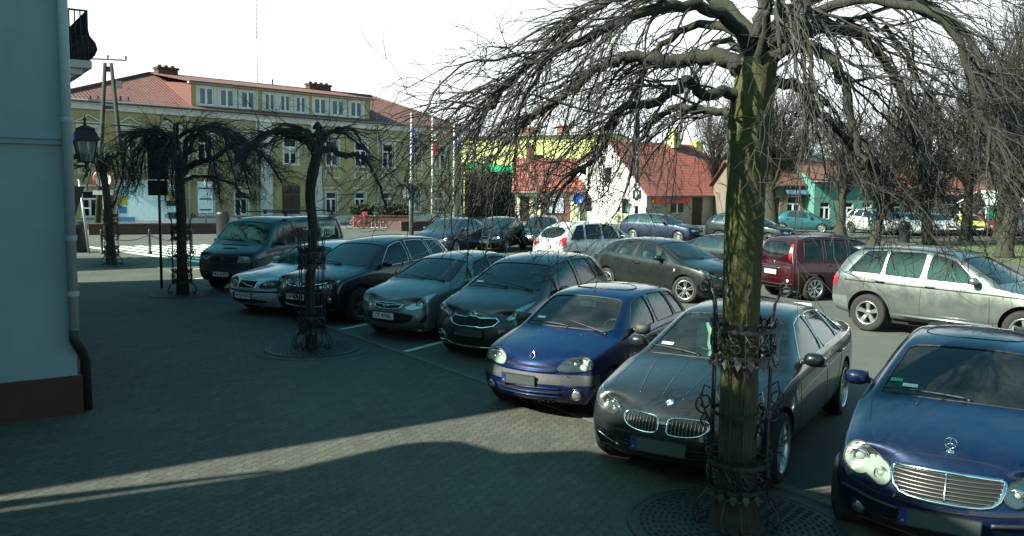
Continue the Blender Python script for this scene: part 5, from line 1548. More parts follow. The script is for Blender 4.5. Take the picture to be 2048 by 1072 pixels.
# ------------------------------------------------------------------ building materials
def render_mat(name, col, var=.25, stain=.5):
    m = mat(name, col, .9)
    v = coords(m, 'Object')
    f = noise(m, v, .8, 7, .65); g_ = noise(m, coords(m, 'Object', (1.2, 1.2, .18)), 1.6, 6, .7); h = noise(m, v, 55, 4, .7)
    c = ramp(m, f, [(.3, tuple(x * (1 - var) for x in col)), (.7, col)])
    c = mixc(m, ramp(m, g_, [(.52, (0,) * 3), (.82, (stain,) * 3)]), c, tuple(x * .5 for x in col))
    setc(m, c); bump(m, h, .35, .01)
    return m
M['wall_grey'] = render_mat('blue grey render', (.17, .275, .295), .2, .55)
M['wall_olive'] = render_mat('olive yellow render', (.33, .30, .14), .2, .4)
M['trim_pale'] = render_mat('pale trim', (.50, .54, .50), .15, .3)
M['wall_white'] = render_mat('white render', (.72, .73, .66), .1, .15)
M['wall_cream'] = render_mat('cream render', (.62, .62, .42), .1, .2)
M['wall_yellow'] = render_mat('lemon render', (.62, .68, .26), .1, .15)
M['wall_green'] = render_mat('mint green render', (.075, .22, .185), .15, .3)
M['wall_brown'] = render_mat('brown render', (.16, .13, .10), .2, .3)
M['wall_beige'] = render_mat('beige render', (.34, .33, .25), .2, .3)
M['brick'] = None
def brick_mat(name, c1, c2, mo, sc_=1.0, rot=(0, 0, 0)):
    m = mat(name, c1, .9); n, l, b = nodes(m)
    t = n.new("ShaderNodeTexCoord"); sep = n.new("ShaderNodeSeparateXYZ"); l.new(t.outputs['Object'], sep.inputs[0])
    ad = n.new("ShaderNodeMath"); l.new(sep.outputs[0], ad.inputs[0]); l.new(sep.outputs[1], ad.inputs[1])
    cb = n.new("ShaderNodeCombineXYZ"); l.new(ad.outputs[0], cb.inputs[0]); l.new(sep.outputs[2], cb.inputs[1])
    br = n.new("ShaderNodeTexBrick"); br.inputs['Scale'].default_value = sc_; br.inputs['Brick Width'].default_value = .25; br.inputs['Row Height'].default_value = .075; br.inputs['Mortar Size'].default_value = .008
    for k, cc in (('Color1', c1), ('Color2', c2), ('Mortar', mo)): br.inputs[k].default_value = (*cc, 1)
    l.new(cb.outputs[0], br.inputs['Vector'])
    f = noise(m, t.outputs['Object'], 1.5, 6, .7)
    setc(m, mixc(m, ramp(m, f, [(.4, (0,) * 3), (.8, (.6,) * 3)]), br.outputs[0], tuple(x * .45 for x in c1)))
    bump(m, br.outputs[1], -.4, .01)
    return m
M['brick'] = brick_mat('red brick', (.22, .075, .05), (.16, .055, .04), (.12, .11, .10))
M['brick_dark'] = brick_mat('dark brick', (.075, .035, .028), (.055, .025, .02), (.05, .045, .04))
M['plinth'] = grainy('dark red plinth', (.040, .016, .013), .3, 4, .8, 40, .4)
def tile_mat(name, col, rows=.32, colw=.24):
    m = mat(name, col, .75); n, l, b = nodes(m)
    t = n.new("ShaderNodeTexCoord"); v = t.outputs['UV']
    br = n.new("ShaderNodeTexBrick"); br.offset = 0; br.inputs['Scale'].default_value = 1; br.inputs['Brick Width'].default_value = colw; br.inputs['Row Height'].default_value = rows; br.inputs['Mortar Size'].default_value = .045; br.inputs['Mortar Smooth'].default_value = .7
    br.inputs['Color1'].default_value = (*col, 1); br.inputs['Color2'].default_value = (*[x * .75 for x in col], 1); br.inputs['Mortar'].default_value = (*[x * .28 for x in col], 1)
    l.new(v, br.inputs['Vector'])
    f = noise(m, t.outputs['Object'], .9, 7, .7)
    setc(m, mixc(m, ramp(m, f, [(.4, (0,) * 3), (.8, (.5,) * 3)]), br.outputs[0], tuple(x * .5 for x in col)))
    wv = n.new("ShaderNodeTexWave"); wv.inputs['Scale'].default_value = .5 / colw * .64; wv.bands_direction = 'X'; l.new(v, wv.inputs['Vector'])
    sb = n.new("ShaderNodeMath"); sb.operation = 'SUBTRACT'; l.new(wv.outputs[1], sb.inputs[0]); l.new(br.outputs[1], sb.inputs[1])
    bump(m, sb.outputs[0], .7, .04)
    return m
M['tile_red'] = tile_mat('red roof tile', (.25, .10, .085))
M['tile_bright'] = tile_mat('bright red roof tile', (.40, .12, .09))
M['tile_dark'] = tile_mat('dark red roof tile', (.13, .03, .025))
M['tile_brown'] = tile_mat('brown roof tile', (.20, .09, .06))
M['sheet_white'] = mat('pale roof sheet', (.55, .6, .6), .5)
M['sheet_green'] = mat('green roof sheet', (.01, .36, .12), .5)
M['pane'] = mat('window pane', (.008, .012, .014), .05, 0, 0, .35)
M['pane_blue'] = mat('bluish window pane', (.05, .12, .15), .08, 0, 0, .3)
M['curtain'] = mat('net curtain behind glass', (.30, .34, .34), .25, 0, 1.0)
M['frame_white'] = mat('white window frame', (.62, .66, .66), .5)
M['gutter'] = mat('zinc gutter', (.12, .13, .13), .4, .5)
M['pipe_pale'] = mat('pale downpipe', (.48, .53, .53), .5)
M['pipe_grey'] = mat('blue grey downpipe', (.19, .27, .285), .5)
M['dark_void'] = mat('dark interior', (.008, .008, .008), .95)
M['wood_dark'] = grainy('dark timber', (.035, .022, .015), .4, 6, .7, 40, .4)
M['galv'] = mat('galvanised steel', (.34, .37, .37), .45, .6)
M['dark_paint'] = mat('dark painted steel', (.014, .016, .018), .45)
M['white_enamel'] = mat('white enamel', (.65, .68, .66), .35)

def wall_cells(mb, x0, x1, z0, z1, holes, y=0, depth=.18):
    """front face of a wall with window openings and their reveals (towards +y)"""
    xs = sorted({x0, x1, *[h[0] for h in holes], *[h[1] for h in holes]}); zs = sorted({z0, z1, *[h[2] for h in holes], *[h[3] for h in holes]})
    for i in range(len(xs) - 1):
        for j in range(len(zs) - 1):
            cx, cz = (xs[i] + xs[i + 1]) / 2, (zs[j] + zs[j + 1]) / 2
            if any(h[0] < cx < h[1] and h[2] < cz < h[3] for h in holes): continue
            mb.quad((xs[i], y, zs[j]), (xs[i + 1], y, zs[j]), (xs[i + 1], y, zs[j + 1]), (xs[i], y, zs[j + 1]))
    for a, b_, c_, d in holes:
        e = y + depth
        mb.quad((a, y, c_), (a, y, d), (a, e, d), (a, e, c_)); mb.quad((b_, y, c_), (b_, e, c_), (b_, e, d), (b_, y, d))
        mb.quad((a, y, d), (b_, y, d), (b_, e, d), (a, e, d)); mb.quad((a, y, c_), (a, e, c_), (b_, e, c_), (b_, y, c_))

def window(parent, x0, x1, z0, z1, y, pane='pane', transom=.64, mull=True, fw=.075, frame='frame_white', curtain=False):
    b = MB(); d0, d1 = y - .03, y + .035
    b.bb(x0, x0 + fw, d0, d1, z0, z1); b.bb(x1 - fw, x1, d0, d1, z0, z1)
    b.bb(x0 + fw, x1 - fw, d0, d1, z0, z0 + fw); b.bb(x0 + fw, x1 - fw, d0, d1, z1 - fw, z1)
    zt = z0 + (z1 - z0) * transom if transom else z1 - fw
    xm = (x0 + x1) / 2
    if transom: b.bb(x0 + fw, x1 - fw, d0 - .01, d1, zt - .06, zt + .06)
    if mull: b.bb(xm - .065, xm + .065, d0 - .006, d1, z0 + fw, zt - (.06 if transom else 0))
    w = b.build('window', M[frame], parent)
    p = MB(); p.bb(x0 + fw * .5, x1 - fw * .5, y, y + .012, z0 + fw * .5, z1 - fw * .5); p.build('pane', M[pane], w)
    if curtain:
        p = MB(); zc = z0 + (z1 - z0) * curtain; p.bb(x0 + fw * .6, x1 - fw * .6, y - .008, y - .002, zc, zt - .05); p.build('curtain', M['curtain'], w)
    return w

def uv_roof(name, faces, m_, parent, thick=.10):
    """roof planes: each polygon is (list of points); first edge is the eave; uv in metres"""
    b = MB(); uvs = []
    for P in faces:
        P = [Vector(p) for p in P]
        e = (P[1] - P[0]).normalized(); nrm = e.cross(P[2] - P[0]).normalized(); f = nrm.cross(e)
        b.add(P, [list(range(len(P)))]); uvs.append([((p - P[0]).dot(e), (p - P[0]).dot(f)) for p in P])
        dn = Vector((0, 0, -thick)); n = len(P)
        for i in range(n):
            b.add([P[i], P[(i + 1) % n], P[(i + 1) % n] + dn, P[i] + dn], [(3, 2, 1, 0)]); uvs.append([(0, 0)] * 4)
    o = b.build(name, m_, parent, fixn=False)
    ul = o.data.uv_layers.new(name='UVMap')
    for p, uu in zip(o.data.polygons, uvs):
        for li, q in zip(p.loop_indices, uu): ul.data[li].uv = q
    return o

def chimney(parent, x0, x1, y0, y1, z0, z1, m_='brick_dark'):
    b = MB(); b.bb(x0, x1, y0, y1, z0, z1); b.bb(x0 - .08, x1 + .08, y0 - .08, y1 + .08, z1 - .02, z1 + .14)
    for k in range(max(1, int((x1 - x0) / .45))):
        x = x0 + (k + .5) * (x1 - x0) / max(1, int((x1 - x0) / .45)); b.bb(x - .1, x + .1, (y0 + y1) / 2 - .1, (y0 + y1) / 2 + .1, z1 + .14, z1 + .3)
    return b.build('chimney', M[m_], parent)

# ------------------------------------------------------------------ grey townhouse, left
G0 = Vector((-5.15, 9.98, 0))
th = thing('grey_townhouse', 'blue grey rendered house corner with dark red plinth at the left edge', 'building', G0, ROW_ANG)
# local x along its end wall (towards the street is +x -> corner at 0), local y along the street
HW = 8.0
b = MB(); b.bb(-14, 0, 0, 15.4, .0, HW); wall = b.build('wall', M['wall_grey'], th)
b = MB(); b.bb(-14, .05, -.05, 15.45, .0, .46); b.build('plinth', M['plinth'], th)
b = MB(); b.bb(-14, .05, -.06, 15.46, 3.23, 3.30); b.bb(-14, .035, -.035, 15.44, 3.17, 3.23); b.build('string_course', M['wall_grey'], th)
b = MB(); b.bb(-14.2, .3, -.25, 15.7, HW - .02, HW + .25); b.build('cornice', M['wall_grey'], th)
uv_roof('roof', [[(.35, -.3, HW + .25), (.35, 15.7, HW + .25), (-7, 12, HW + 2.4), (-7, 4, HW + 2.4)], [(-14.2, -.3, HW + .25), (.35, -.3, HW + .25), (-7, 4, HW + 2.4)], [(.35, 15.7, HW + .25), (-14.2, 15.7, HW + .25), (-7, 12, HW + 2.4)]], M['tile_dark'], th)
# drainpipe on the corner
b = MB(); b.tube([(-.03, -.10, 7.9), (-.03, -.10, .98)], .055, 12)
for z in (7.0, 5.2, 3.45, 2.1, 1.45): b.lathe([(.066, -.03), (.07, 0), (.066, .03)], 12, Matrix.Translation((-.03, -.10, z)))
b.build('drainpipe', M['pipe_grey'], th)
b = MB(); b.tube([(-.03, -.10, 1.02), (-.03, -.10, .9), (.06, -.02, .74), (.10, .06, .62), (.10, .06, .02)], .06, 12); b.build('drain_elbow', M['iron'], th)
# street side windows (hidden from here, seen a step aside)
for k in range(4):
    for z in (.9, 4.2):
        w_ = MB(); x = 2.2 + k * 3.6
        w_.bb(.01, .05, x, x + 1.1, z, z + 1.7); wo = w_.build('window', M['frame_white'], th)
        w_ = MB(); w_.bb(.05, .06, x + .09, x + .5, z + .1, z + 1.6); w_.bb(.05, .06, x + .6, x + 1.01, z + .1, z + 1.6); w_.build('pane', M['pane'], wo)
# balcony
b = MB(); b.bb(.0, .92, 4.1, 7.6, 4.86, 4.98); b.bb(.0, .80, 4.18, 7.52, 4.76, 4.86)
b.prism([(0, 4.25, 4.76), (.74, 4.25, 4.76), (.60, 4.25, 4.70), (0, 4.25, 4.36)], (0, .25, 0)); b.prism([(0, 7.2, 4.76), (.74, 7.2, 4.76), (.60, 7.2, 4.70), (0, 7.2, 4.36)], (0, .25, 0))
bal = b.build('balcony', M['trim_pale'], th)
rl = MB()
def bal_bar(x, y, ox, oy):
    P = []
    for k in range(9):
        t = k / 8; z = 4.98 + t * .78; bulge = .13 * math.sin(min(1, t * 1.9) * math.pi) if t < .53 else 0
        P.append((x + ox * bulge, y + oy * bulge, z))
    rl.tube(P, .011, 5)
for k in range(46): bal_bar(.88, 4.15 + k * .073, 1, 0)
for k in range(11): bal_bar(.06 + k * .08, 4.15, 0, -1); bal_bar(.06 + k * .08, 7.5, 0, 1)
for z, r_ in ((5.02, .012), (5.4, .010), (5.76, .018)):
    rl.tube([(.02, 4.15, z), (.88, 4.15, z), (.88, 7.5, z), (.02, 7.5, z)], r_, 6)
for k in range(8):
    y = 4.35 + k * .44
    rl.tube([(.89, y + .1 * math.cos(a), 5.58 + .1 * math.sin(a)) for a in [j * math.pi / 8 for j in range(16)]], .007, 5, True)
rl.build('balcony_railing', M['iron'], bal)
bal.location.z = -.30

# lantern on a bracket
lt = thing('wall_lantern', 'black four-sided wall lantern on a scrolled bracket beside the grey wall', 'lantern', G0 + B_DIR * .0 + A_DIR * 2.05, ROW_ANG)
X = .60
b = MB(); b.tube([(-.0, 0, 3.03), (X, 0, 3.03)], .018, 8); b.tube([(0, 0, 2.80), (.12, 0, 2.84), (.28, 0, 2.94), (X - .06, 0, 3.02)], .014, 6)
b.tube([(X + .06 * math.cos(a) * (1 - a / 14), 0, 2.95 + .06 * math.sin(a) * (1 - a / 14)) for a in [k * .5 for k in range(16)]], .009, 6)
b.lathe([(.012, 2.84), (.03, 2.88), (.012, 2.93), (.022, 3.0), (.022, 3.06), (.045, 3.10)], 12, Matrix.Translation((X, 0, 0)))
b.bb(-.0, .02, -.05, .05, 2.75, 3.1); b.build('bracket', M['iron'], lt)
def frus(mb, z0, r0, z1, r1):
    P = [(X + sx * r0, sy * r0, z0) for sx, sy in ((-1, -1), (1, -1), (1, 1), (-1, 1))] + [(X + sx * r1, sy * r1, z1) for sx, sy in ((-1, -1), (1, -1), (1, 1), (-1, 1))]
    mb.add(P, [(0, 1, 5, 4), (1, 2, 6, 5), (2, 3, 7, 6), (3, 0, 4, 7), (0, 3, 2, 1), (4, 5, 6, 7)])
b = MB()
for sx, sy in ((-1, -1), (1, -1), (1, 1), (-1, 1)): b.tube([(X + sx * .105, sy * .105, 3.10), (X + sx * .165, sy * .165, 3.47)], .013, 6)
for (za, ra) in ((3.10, .105), (3.47, .168)):
    b.tube([(X + sx * ra, sy * ra, za) for sx, sy in ((-1, -1), (1, -1), (1, 1), (-1, 1))], .014, 6, True)
b.build('lantern_frame', M['iron'], lt)
b = MB(); frus(b, 3.11, .098, 3.465, .158); b.build('lantern_glass', glass_mat('lantern glass', (.62, .72, .70), 1, .25), lt)
b = MB(); frus(b, 3.47, .215, 3.50, .205); frus(b, 3.50, .20, 3.66, .125); frus(b, 3.66, .14, 3.68, .13); frus(b, 3.68, .125, 3.72, .05)
b.lathe([(.02, 3.72), (.035, 3.75), (.015, 3.79), (.032, 3.83), (.012, 3.86), (.001, 3.91)], 10, Matrix.Translation((X, 0, 0))); b.build('lantern_roof', M['iron'], lt)
b = MB(); b.lathe([(.02, 3.11), (.03, 3.2), (.045, 3.28), (.03, 3.36), (.001, 3.4)], 12, Matrix.Translation((X, 0, 0))); b.build('bulb', M['lamp_pale'], lt)

lt.scale = (.80, .80, .80); lt.location.z = .55
hs = thing('hanging_sign', 'dark tapered sign box projecting from the grey wall below the lantern', 'sign', G0 + A_DIR * 3.4, ROW_ANG)
b = MB(); b.prism([(.18, -.06, 2.72), (.64, -.06, 2.68), (.50, -.06, 2.24), (.18, -.06, 1.98)], (0, .12, 0)); b.build('sign_panel', M['dark_paint'], hs)
b = MB(); b.tube([(-.0, 0, 2.6), (.2, 0, 2.6)], .02, 6); b.tube([(-.0, 0, 2.2), (.2, 0, 2.2)], .02, 6); b.build('bracket', M['iron'], hs)
ds = thing('doorstep', 'pale stone step lying by the foot of the grey house', 'step', G0 + A_DIR * 4.6, ROW_ANG)
b = MB(); b.bb(.06, .62, 0, .62, .004, .07); b.bb(.06, .64, -.02, .64, .07, .10); b.build('slab', M['trim_pale'], ds)

# ------------------------------------------------------------------ unseen house behind the camera (roof outline shaped to cast the near shade)
HN = 7.5; shf = SUN_AZ * (HN / math.tan(SUN_EL))
edge = [(-24.0, -1.7), (-4.30, 6.82), (-1.98, 8.02), (-.92, 8.98), (-.53, 9.02), (-.04, 8.62), (.8, 8.75), (2.2, 8.0), (3.2, 7.4), (4.6, 4.0), (7.0, -1.0)]  # wanted shadow edge on the ground; the slab outline is shifted from it
fp = [Vector((x, y, 0)) + shf for x, y in edge] + [Vector((-4.5, -16, 0)), Vector((-34, -16, 0))]
nh = thing('shade_casting_house', 'unseen house left of the viewpoint, its slab and iron rails shaped to cast shade', 'building', fp[1])
loc = [p - fp[1] for p in fp]
b = MB(); b.prism([(p.x, p.y, HN - .22) for p in loc], (0, 0, .22)); b.build('shade_slab', M['wall_beige'], nh)
b = MB(); b.prism([(p.x + .95, p.y - 2.4, 0) for p in loc[:5]] + [(p.x - .2, p.y - 1.6, 0) for p in loc[6:]], (0, 0, HN - .22)); b.build('wall', M['wall_beige'], nh)
rl = MB()
for i in range(0, 2):
    p, q = loc[i] + Vector((-.03, .05, 0)), loc[i + 1] + Vector((-.03, .05, 0)); L_ = (q - p).length; nn = int(L_ / 1.5)
    for k in range(nn + 1):
        t = p.lerp(q, k / nn); rl.tube([(t.x, t.y, HN - 1.9), (t.x, t.y, HN - .2)], .055, 6)
        for ph in (.25, .7):
            t2 = p.lerp(q, min(1, (k + ph) / nn)); d_ = (q - p).normalized()
            if (k + int(ph * 4)) % 3 == 0: rl.tube([(t2.x + d_.x * .24 * math.cos(a), t2.y + d_.y * .24 * math.cos(a), HN - .85 + .24 * math.sin(a)) for a in [j * math.pi / 8 for j in range(16)]], .035, 5, True)
    for h in (-.42, -.80, -1.18): rl.tube([(p.x, p.y, HN + h), (q.x, q.y, HN + h)], .03, 6)
rl.build('shade_rails', M['iron'], nh)  # rails hung under the slab, added to stripe the sunlit strip

# next house up the street beyond the grey one
n2 = thing('street_house', 'rendered house along the pavement beyond the grey townhouse', 'building', G0 + A_DIR * 20.4, ROW_ANG)
b = MB(); b.bb(-12, -.2, 0, 3.8, 0, 6.6); b.build('wall', M['wall_beige'], n2)
uv_roof('roof', [[(.1, -.2, 6.6), (.1, 4.0, 6.6), (-6, 3, 8.6), (-6, 1, 8.6)], [(-12, -.2, 6.6), (.1, -.2, 6.6), (-6, 1, 8.6)], [(.1, 4.0, 6.6), (-12, 4.0, 6.6), (-6, 3, 8.6)]], M['tile_dark'], n2)
# ------------------------------------------------------------------ the hall
hall = thing('town_hall', 'long olive yellow two-storey hall with white window surrounds and red tiled roof', 'building', HALL_O, HALL_ANG)
UX0, UX1, HD, EV = -1.2, 31.2, 11.0, 7.55
first = [.9, 3.3, 5.85, 8.3, 10.85, 14.68, 18.2, 20.8, 23.42, 26.2, 28.86]
grd = [.9, 3.3, 5.85, 8.3, 10.8, 18.1, 20.72, 23.42, 26.15, 28.7]
H1 = [(u - .53, u + .53, 4.28, 6.1) for u in first]; H0 = [(u - .46, u + .46, .72, 2.3) for u in grd]
door = (13.95, 15.45, .0, 2.75)
b = MB(); wall_cells(b, UX0, UX1, 0, EV, H1 + H0 + [door], 0, .2)
b.bb(UX0, UX1, .22, HD, 0, EV)
wl_ = b.build('wall', M['wall_olive'], hall)
b = MB(); b.bb(UX0 - .02, UX1 + .03, -.05, .0, .0, .52); b.build('plinth', M['trim_pale'], hall)
b = MB(); b.bb(UX0 - .05, UX1 + .10, -.09, 0, 2.86, 2.98); b.bb(UX0 - .05, UX1 + .10, -.05, 0, 2.98, 3.14); b.build('string_course', M['wall_olive'], hall)
b = MB(); b.bb(UX0 - .2, UX1 + .22, -.22, .0, 7.18, 7.5); b.bb(UX0 - .3, UX1 + .32, -.36, 0, 7.5, 7.62); b.build('cornice', M['trim_pale'], hall)
b = MB(); b.tube([(UX0 - .3, -.44, 7.66), (UX1 + .3, -.44, 7.66)], .07, 8); b.build('gutter', M['gutter'], hall)
rnd_ = random.Random(4)
for i, u in enumerate(first):
    w_ = window(hall, u - .53, u + .53, 4.28, 6.1, .12, 'pane', .66, True, .07, 'frame_white', .42 if i in (6, 5) else False)
    b = MB()
    b.bb(u - .68, u - .53, -.05, .05, 4.28, 6.1); b.bb(u + .53, u + .68, -.05, .05, 4.28, 6.1); b.bb(u - .70, u + .70, -.055, .05, 6.1, 6.28)
    b.bb(u - .74, u + .74, -.12, .05, 4.18, 4.28); b.build('window_surround', M['trim_pale'], w_)
    b = MB(); b.bb(u - .86, u + .86, -.14, 0, 6.36, 6.44)
    b.prism([(u - .60, -.12, 6.44), (u, -.12, 6.76), (u + .60, -.12, 6.44)], (0, .12, 0)); b.build('pediment', M['wall_olive'], w_)
    b = MB()
    for s in (-1, 1): b.prism([(u + s * .66, -.19, 6.44), (u, -.19, 6.80), (u, -.19, 6.88), (u + s * .80, -.19, 6.44)], (0, .19, 0))
    b.bb(u - .95, u + .95, -.2, 0, 6.37, 6.43); b.build('pediment_moulding', M['trim_pale'], w_)
    if i != 5:
        b = MB(); x0, x1, z0, z1 = u - .66, u + .66, 3.32, 3.92
        b.bb(x0, x1, -.04, 0, z0, z0 + .09); b.bb(x0, x1, -.04, 0, z1 - .09, z1); b.bb(x0, x0 + .09, -.04, 0, z0 + .09, z1 - .09); b.bb(x1 - .09, x1, -.04, 0, z0 + .09, z1 - .09)
        b.build('apron_panel', M['trim_pale'], w_)
for u in grd:
    w_ = window(hall, u - .46, u + .46, .72, 2.3, .12, 'pane', .68, True, .065)
    b = MB(); b.bb(u - .58, u - .46, -.04, .04, .72, 2.3); b.bb(u + .46, u + .58, -.04, .04, .72, 2.3); b.bb(u - .58, u + .58, -.04, .04, 2.3, 2.4); b.bb(u - .66, u + .66, -.12, .04, .64, .72)
    b.bb(u - .74, u + .74, -.09, 0, 2.56, 2.66); b.build('window_surround', M['trim_pale'], w_)
for u in (12.2, 16.3):
    b = MB(); b.bb(u, u + .92, -.16, 0, 0, 7.15); b.build('pilaster', M['trim_pale'], hall)
    b = MB(); b.bb(u + .14, u + .78, -.175, -.16, 5.2, 6.8); b.bb(u - .06, u + .98, -.24, 0, 7.15, 7.30); b.build('pilaster_panel', M['frame_white'], hall)
b = MB(); b.bb(13.95, 15.45, .12, .18, 0, 2.1); dr = b.build('door', M['wood_dark'], hall)
b = MB(); b.bb(14.02, 14.66, .09, .12, .1, 2.0); b.bb(14.74, 15.38, .09, .12, .1, 2.0); b.build('door_leaf', M['wood_dark'], dr)
b = MB(); b.bb(13.98, 15.42, .13, .16, 2.15, 2.7); b.build('fanlight', M['pane'], dr)
b = MB(); P = [(13.5, -.25, 2.85)] + [(14.7 + 1.35 * math.cos(a), -.25, 2.75 + .75 * math.sin(a)) for a in [math.pi - k * math.pi / 10 for k in range(11)]] + [(15.9, -.25, 2.85)]
b.tube(P, .09, 8); b.build('door_arch', M['wall_olive'], hall)
for u in (-.6, 7.05, 11.95, 22.3, 30.95):
    b = MB(); b.tube([(u, -.42, 7.6), (u, -.2, 7.3), (u, -.1, 7.15), (u, -.1, .1)], .055, 8); b.build('downpipe', M['pipe_pale'], hall)
# roof
ER = 10.35; ez = 7.66
uv_roof('roof', [[(UX0 - .4, -.45, ez), (UX1 + .4, -.45, ez), (25.8, 5.5, ER), (7.0, 5.5, ER)],
                 [(UX1 + .4, -.45, ez), (UX1 + .4, HD + .4, ez), (25.8, 5.5, ER)], [(UX1 + .4, HD + .4, ez), (UX0 - .4, HD + .4, ez), (7.0, 5.5, ER), (25.8, 5.5, ER)],
                 [(UX0 - .4, HD + .4, ez), (UX0 - .4, -.45, ez), (7.0, 5.5, ER)]], M['tile_red'], hall)
b = MB(); b.tube([(7.0, 5.5, ER + .05), (25.8, 5.5, ER + .05)], .12, 8); b.tube([(25.8, 5.5, ER + .05), (UX1 + .4, -.45, ez + .06)], .11, 8); b.tube([(7.0, 5.5, ER + .05), (UX0 - .4, -.45, ez + .06)], .11, 8)
b.build('ridge_tiles', M['tile_red'], hall)
# long dormer
D0, D1, DB, DT = 7.45, 21.75, 7.82, 9.36
dwx = [(7.93, 9.03), (9.4, 10.5), (10.92, 12.05), (12.72, 13.6), (13.94, 14.82), (15.2, 16.1), (16.72, 17.84), (18.25, 19.4), (19.9, 21.04)]
DY = .12
b = MB(); wall_cells(b, D0, D1, DB, DT, [(a, c_, 7.98, 9.2) for a, c_ in dwx], DY, .12)
dm = b.build('dormer', M['wall_olive'], hall)
for a, c_ in dwx:
    w_ = window(dm, a + .06, c_ - .06, 8.02, 9.16, DY + .05, 'pane_blue', None, True, .07, 'frame_white')
    b = MB(); b.bb(a - .17, a + .06, DY - .05, DY + .03, 7.94, 9.26); b.bb(c_ - .06, c_ + .17, DY - .05, DY + .03, 7.94, 9.26); b.bb(a + .06, c_ - .06, DY - .05, DY + .03, 9.16, 9.26); b.bb(a + .06, c_ - .06, DY - .06, DY + .03, 7.94, 8.02); b.build('window_surround', M['trim_pale'], w_)
for x in (D0, D1):
    b = MB(); b.prism([(x, DY, DB - .1), (x, DY, DT), (x, 4.0, 9.75), (x, 4.0, 9.3)], (.05 if x == D0 else -.05, 0, 0)); b.build('dormer_cheek', mat('tile hung cheek', (.11, .036, .03), .8), dm)
b = MB(); b.bb(D0 - .25, D1 + .25, DY - .22, DY + .0, DT - .02, DT + .10); b.build('dormer_fascia', M['trim_pale'], dm)
uv_roof('dormer_roof', [[(D0 - .3, -.35, DT + .12), (D1 + .3, -.35, DT + .12), (D1 + .3, 5.4, ER + .09), (D0 - .3, 5.4, ER + .09)]], M['tile_red'], dm, .08)
chimney(hall, 7.5, 8.9, 5.2, 5.9, ER - .3, ER + .42); chimney(hall, 19.6, 21.6, 5.2, 5.8, ER - .2, ER + .42)
b = MB(); b.lathe([(.06, ER), (.06, ER + .5), (.1, ER + .5), (.001, ER + .6)], 8, Matrix.Translation((16.5, 5.5, 0))); b.build('vent_pipe', M['gutter'], hall)
b = MB(); b.bb(25.0, 25.25, -.06, 0, 5.2, 5.45); b.build('wall_lamp', M['trim_pale'], hall)
# rear wing of another house, dark roof at the far left
rw = thing('rear_house', 'dark red roofed house rising behind the left end of the olive hall', 'building', hl(-14, 14), HALL_ANG)
b = MB(); b.bb(0, 19, 0, 8, 0, 7.6); b.build('wall', M['wall_beige'], rw)
uv_roof('roof', [[(-.3, -.3, 7.6), (19.3, -.3, 7.6), (17.5, 4, 11.4), (1, 4, 11.4)], [(19.3, -.3, 7.6), (19.3, 8.3, 7.6), (17.5, 4, 11.4)], [(19.3, 8.3, 7.6), (-.3, 8.3, 7.6), (1, 4, 11.4), (17.5, 4, 11.4)]], M['tile_dark'], rw)
chimney(rw, 12.3, 14.2, 3.7, 4.4, 11.0, 12.0, 'brick_dark')

# flags
def flag(name, label, pos, h, stripes, zt):
    f = thing('flagpole', label, 'flagpole', pos)
    b = MB(); b.tube([(0, 0, 0), (0, 0, h)], [.085, .05], 10); b.lathe([(.05, h), (.08, h + .06), (.05, h + .13), (.001, h + .15)], 10); b.lathe([(.14, 0), (.14, .12), (.1, .14), (.1, .3)], 10); b.build('pole', M['white_enamel'], f)
    # drooping cloth: pleated strip hanging by the pole
    n = 12; V = []; nz = 14; F = []; mi = []
    for j in range(nz + 1):
        t = j / nz; z = zt - t * 2.05
        for i in range(n + 1):
            s_ = i / n; wd = .10 + .30 * math.sin(math.pi * min(1, t * .8 + .1))
            V.append((.08 + s_ * wd * .75, .07 * math.sin(s_ * 14 + t * 2.5) * (.4 + t), z - s_ * .35 * (1 - t)))
    me_ = MB(); me_.smooth = True
    for j in range(nz):
        for i in range(n):
            me_.cm = stripes(i / n, j / nz)
            a = j * (n + 1) + i
            me_.add([V[a], V[a + 1], V[a + n + 2], V[a + n + 1]], [(0, 1, 2, 3)])
    me_.build('flag_cloth', [M['flag_blue'], M['flag_red'], M['flag_white'], M['flag_yellow']], f)
M['flag_blue'] = mat('blue flag cloth', (.01, .05, .32), .9); M['flag_red'] = mat('red flag cloth', (.40, .02, .02), .9); M['flag_white'] = mat('white flag cloth', (.6, .62, .6), .9); M['flag_yellow'] = mat('yellow stars', (.7, .55, .05), .9)
flag('f', 'white flagpole with blue flag, nearest of the three by the hall', (-7.36, 62.0, 0), 7.9, lambda s, t: 3 if (abs(s - .5) < .1 and abs(t - .3) < .06) else 0, 7.3)
flag('f', 'white flagpole with white and red flag, middle of the three', (-5.84, 62.0, 0), 7.75, lambda s, t: 2 if t + s * .2 < .42 else 1, 6.9)
flag('f', 'white flagpole with blue and white flag at the end of the hall', (-4.27, 62.0, 0), 7.7, lambda s, t: 2 if .45 < s < .75 else 0, 7.15)

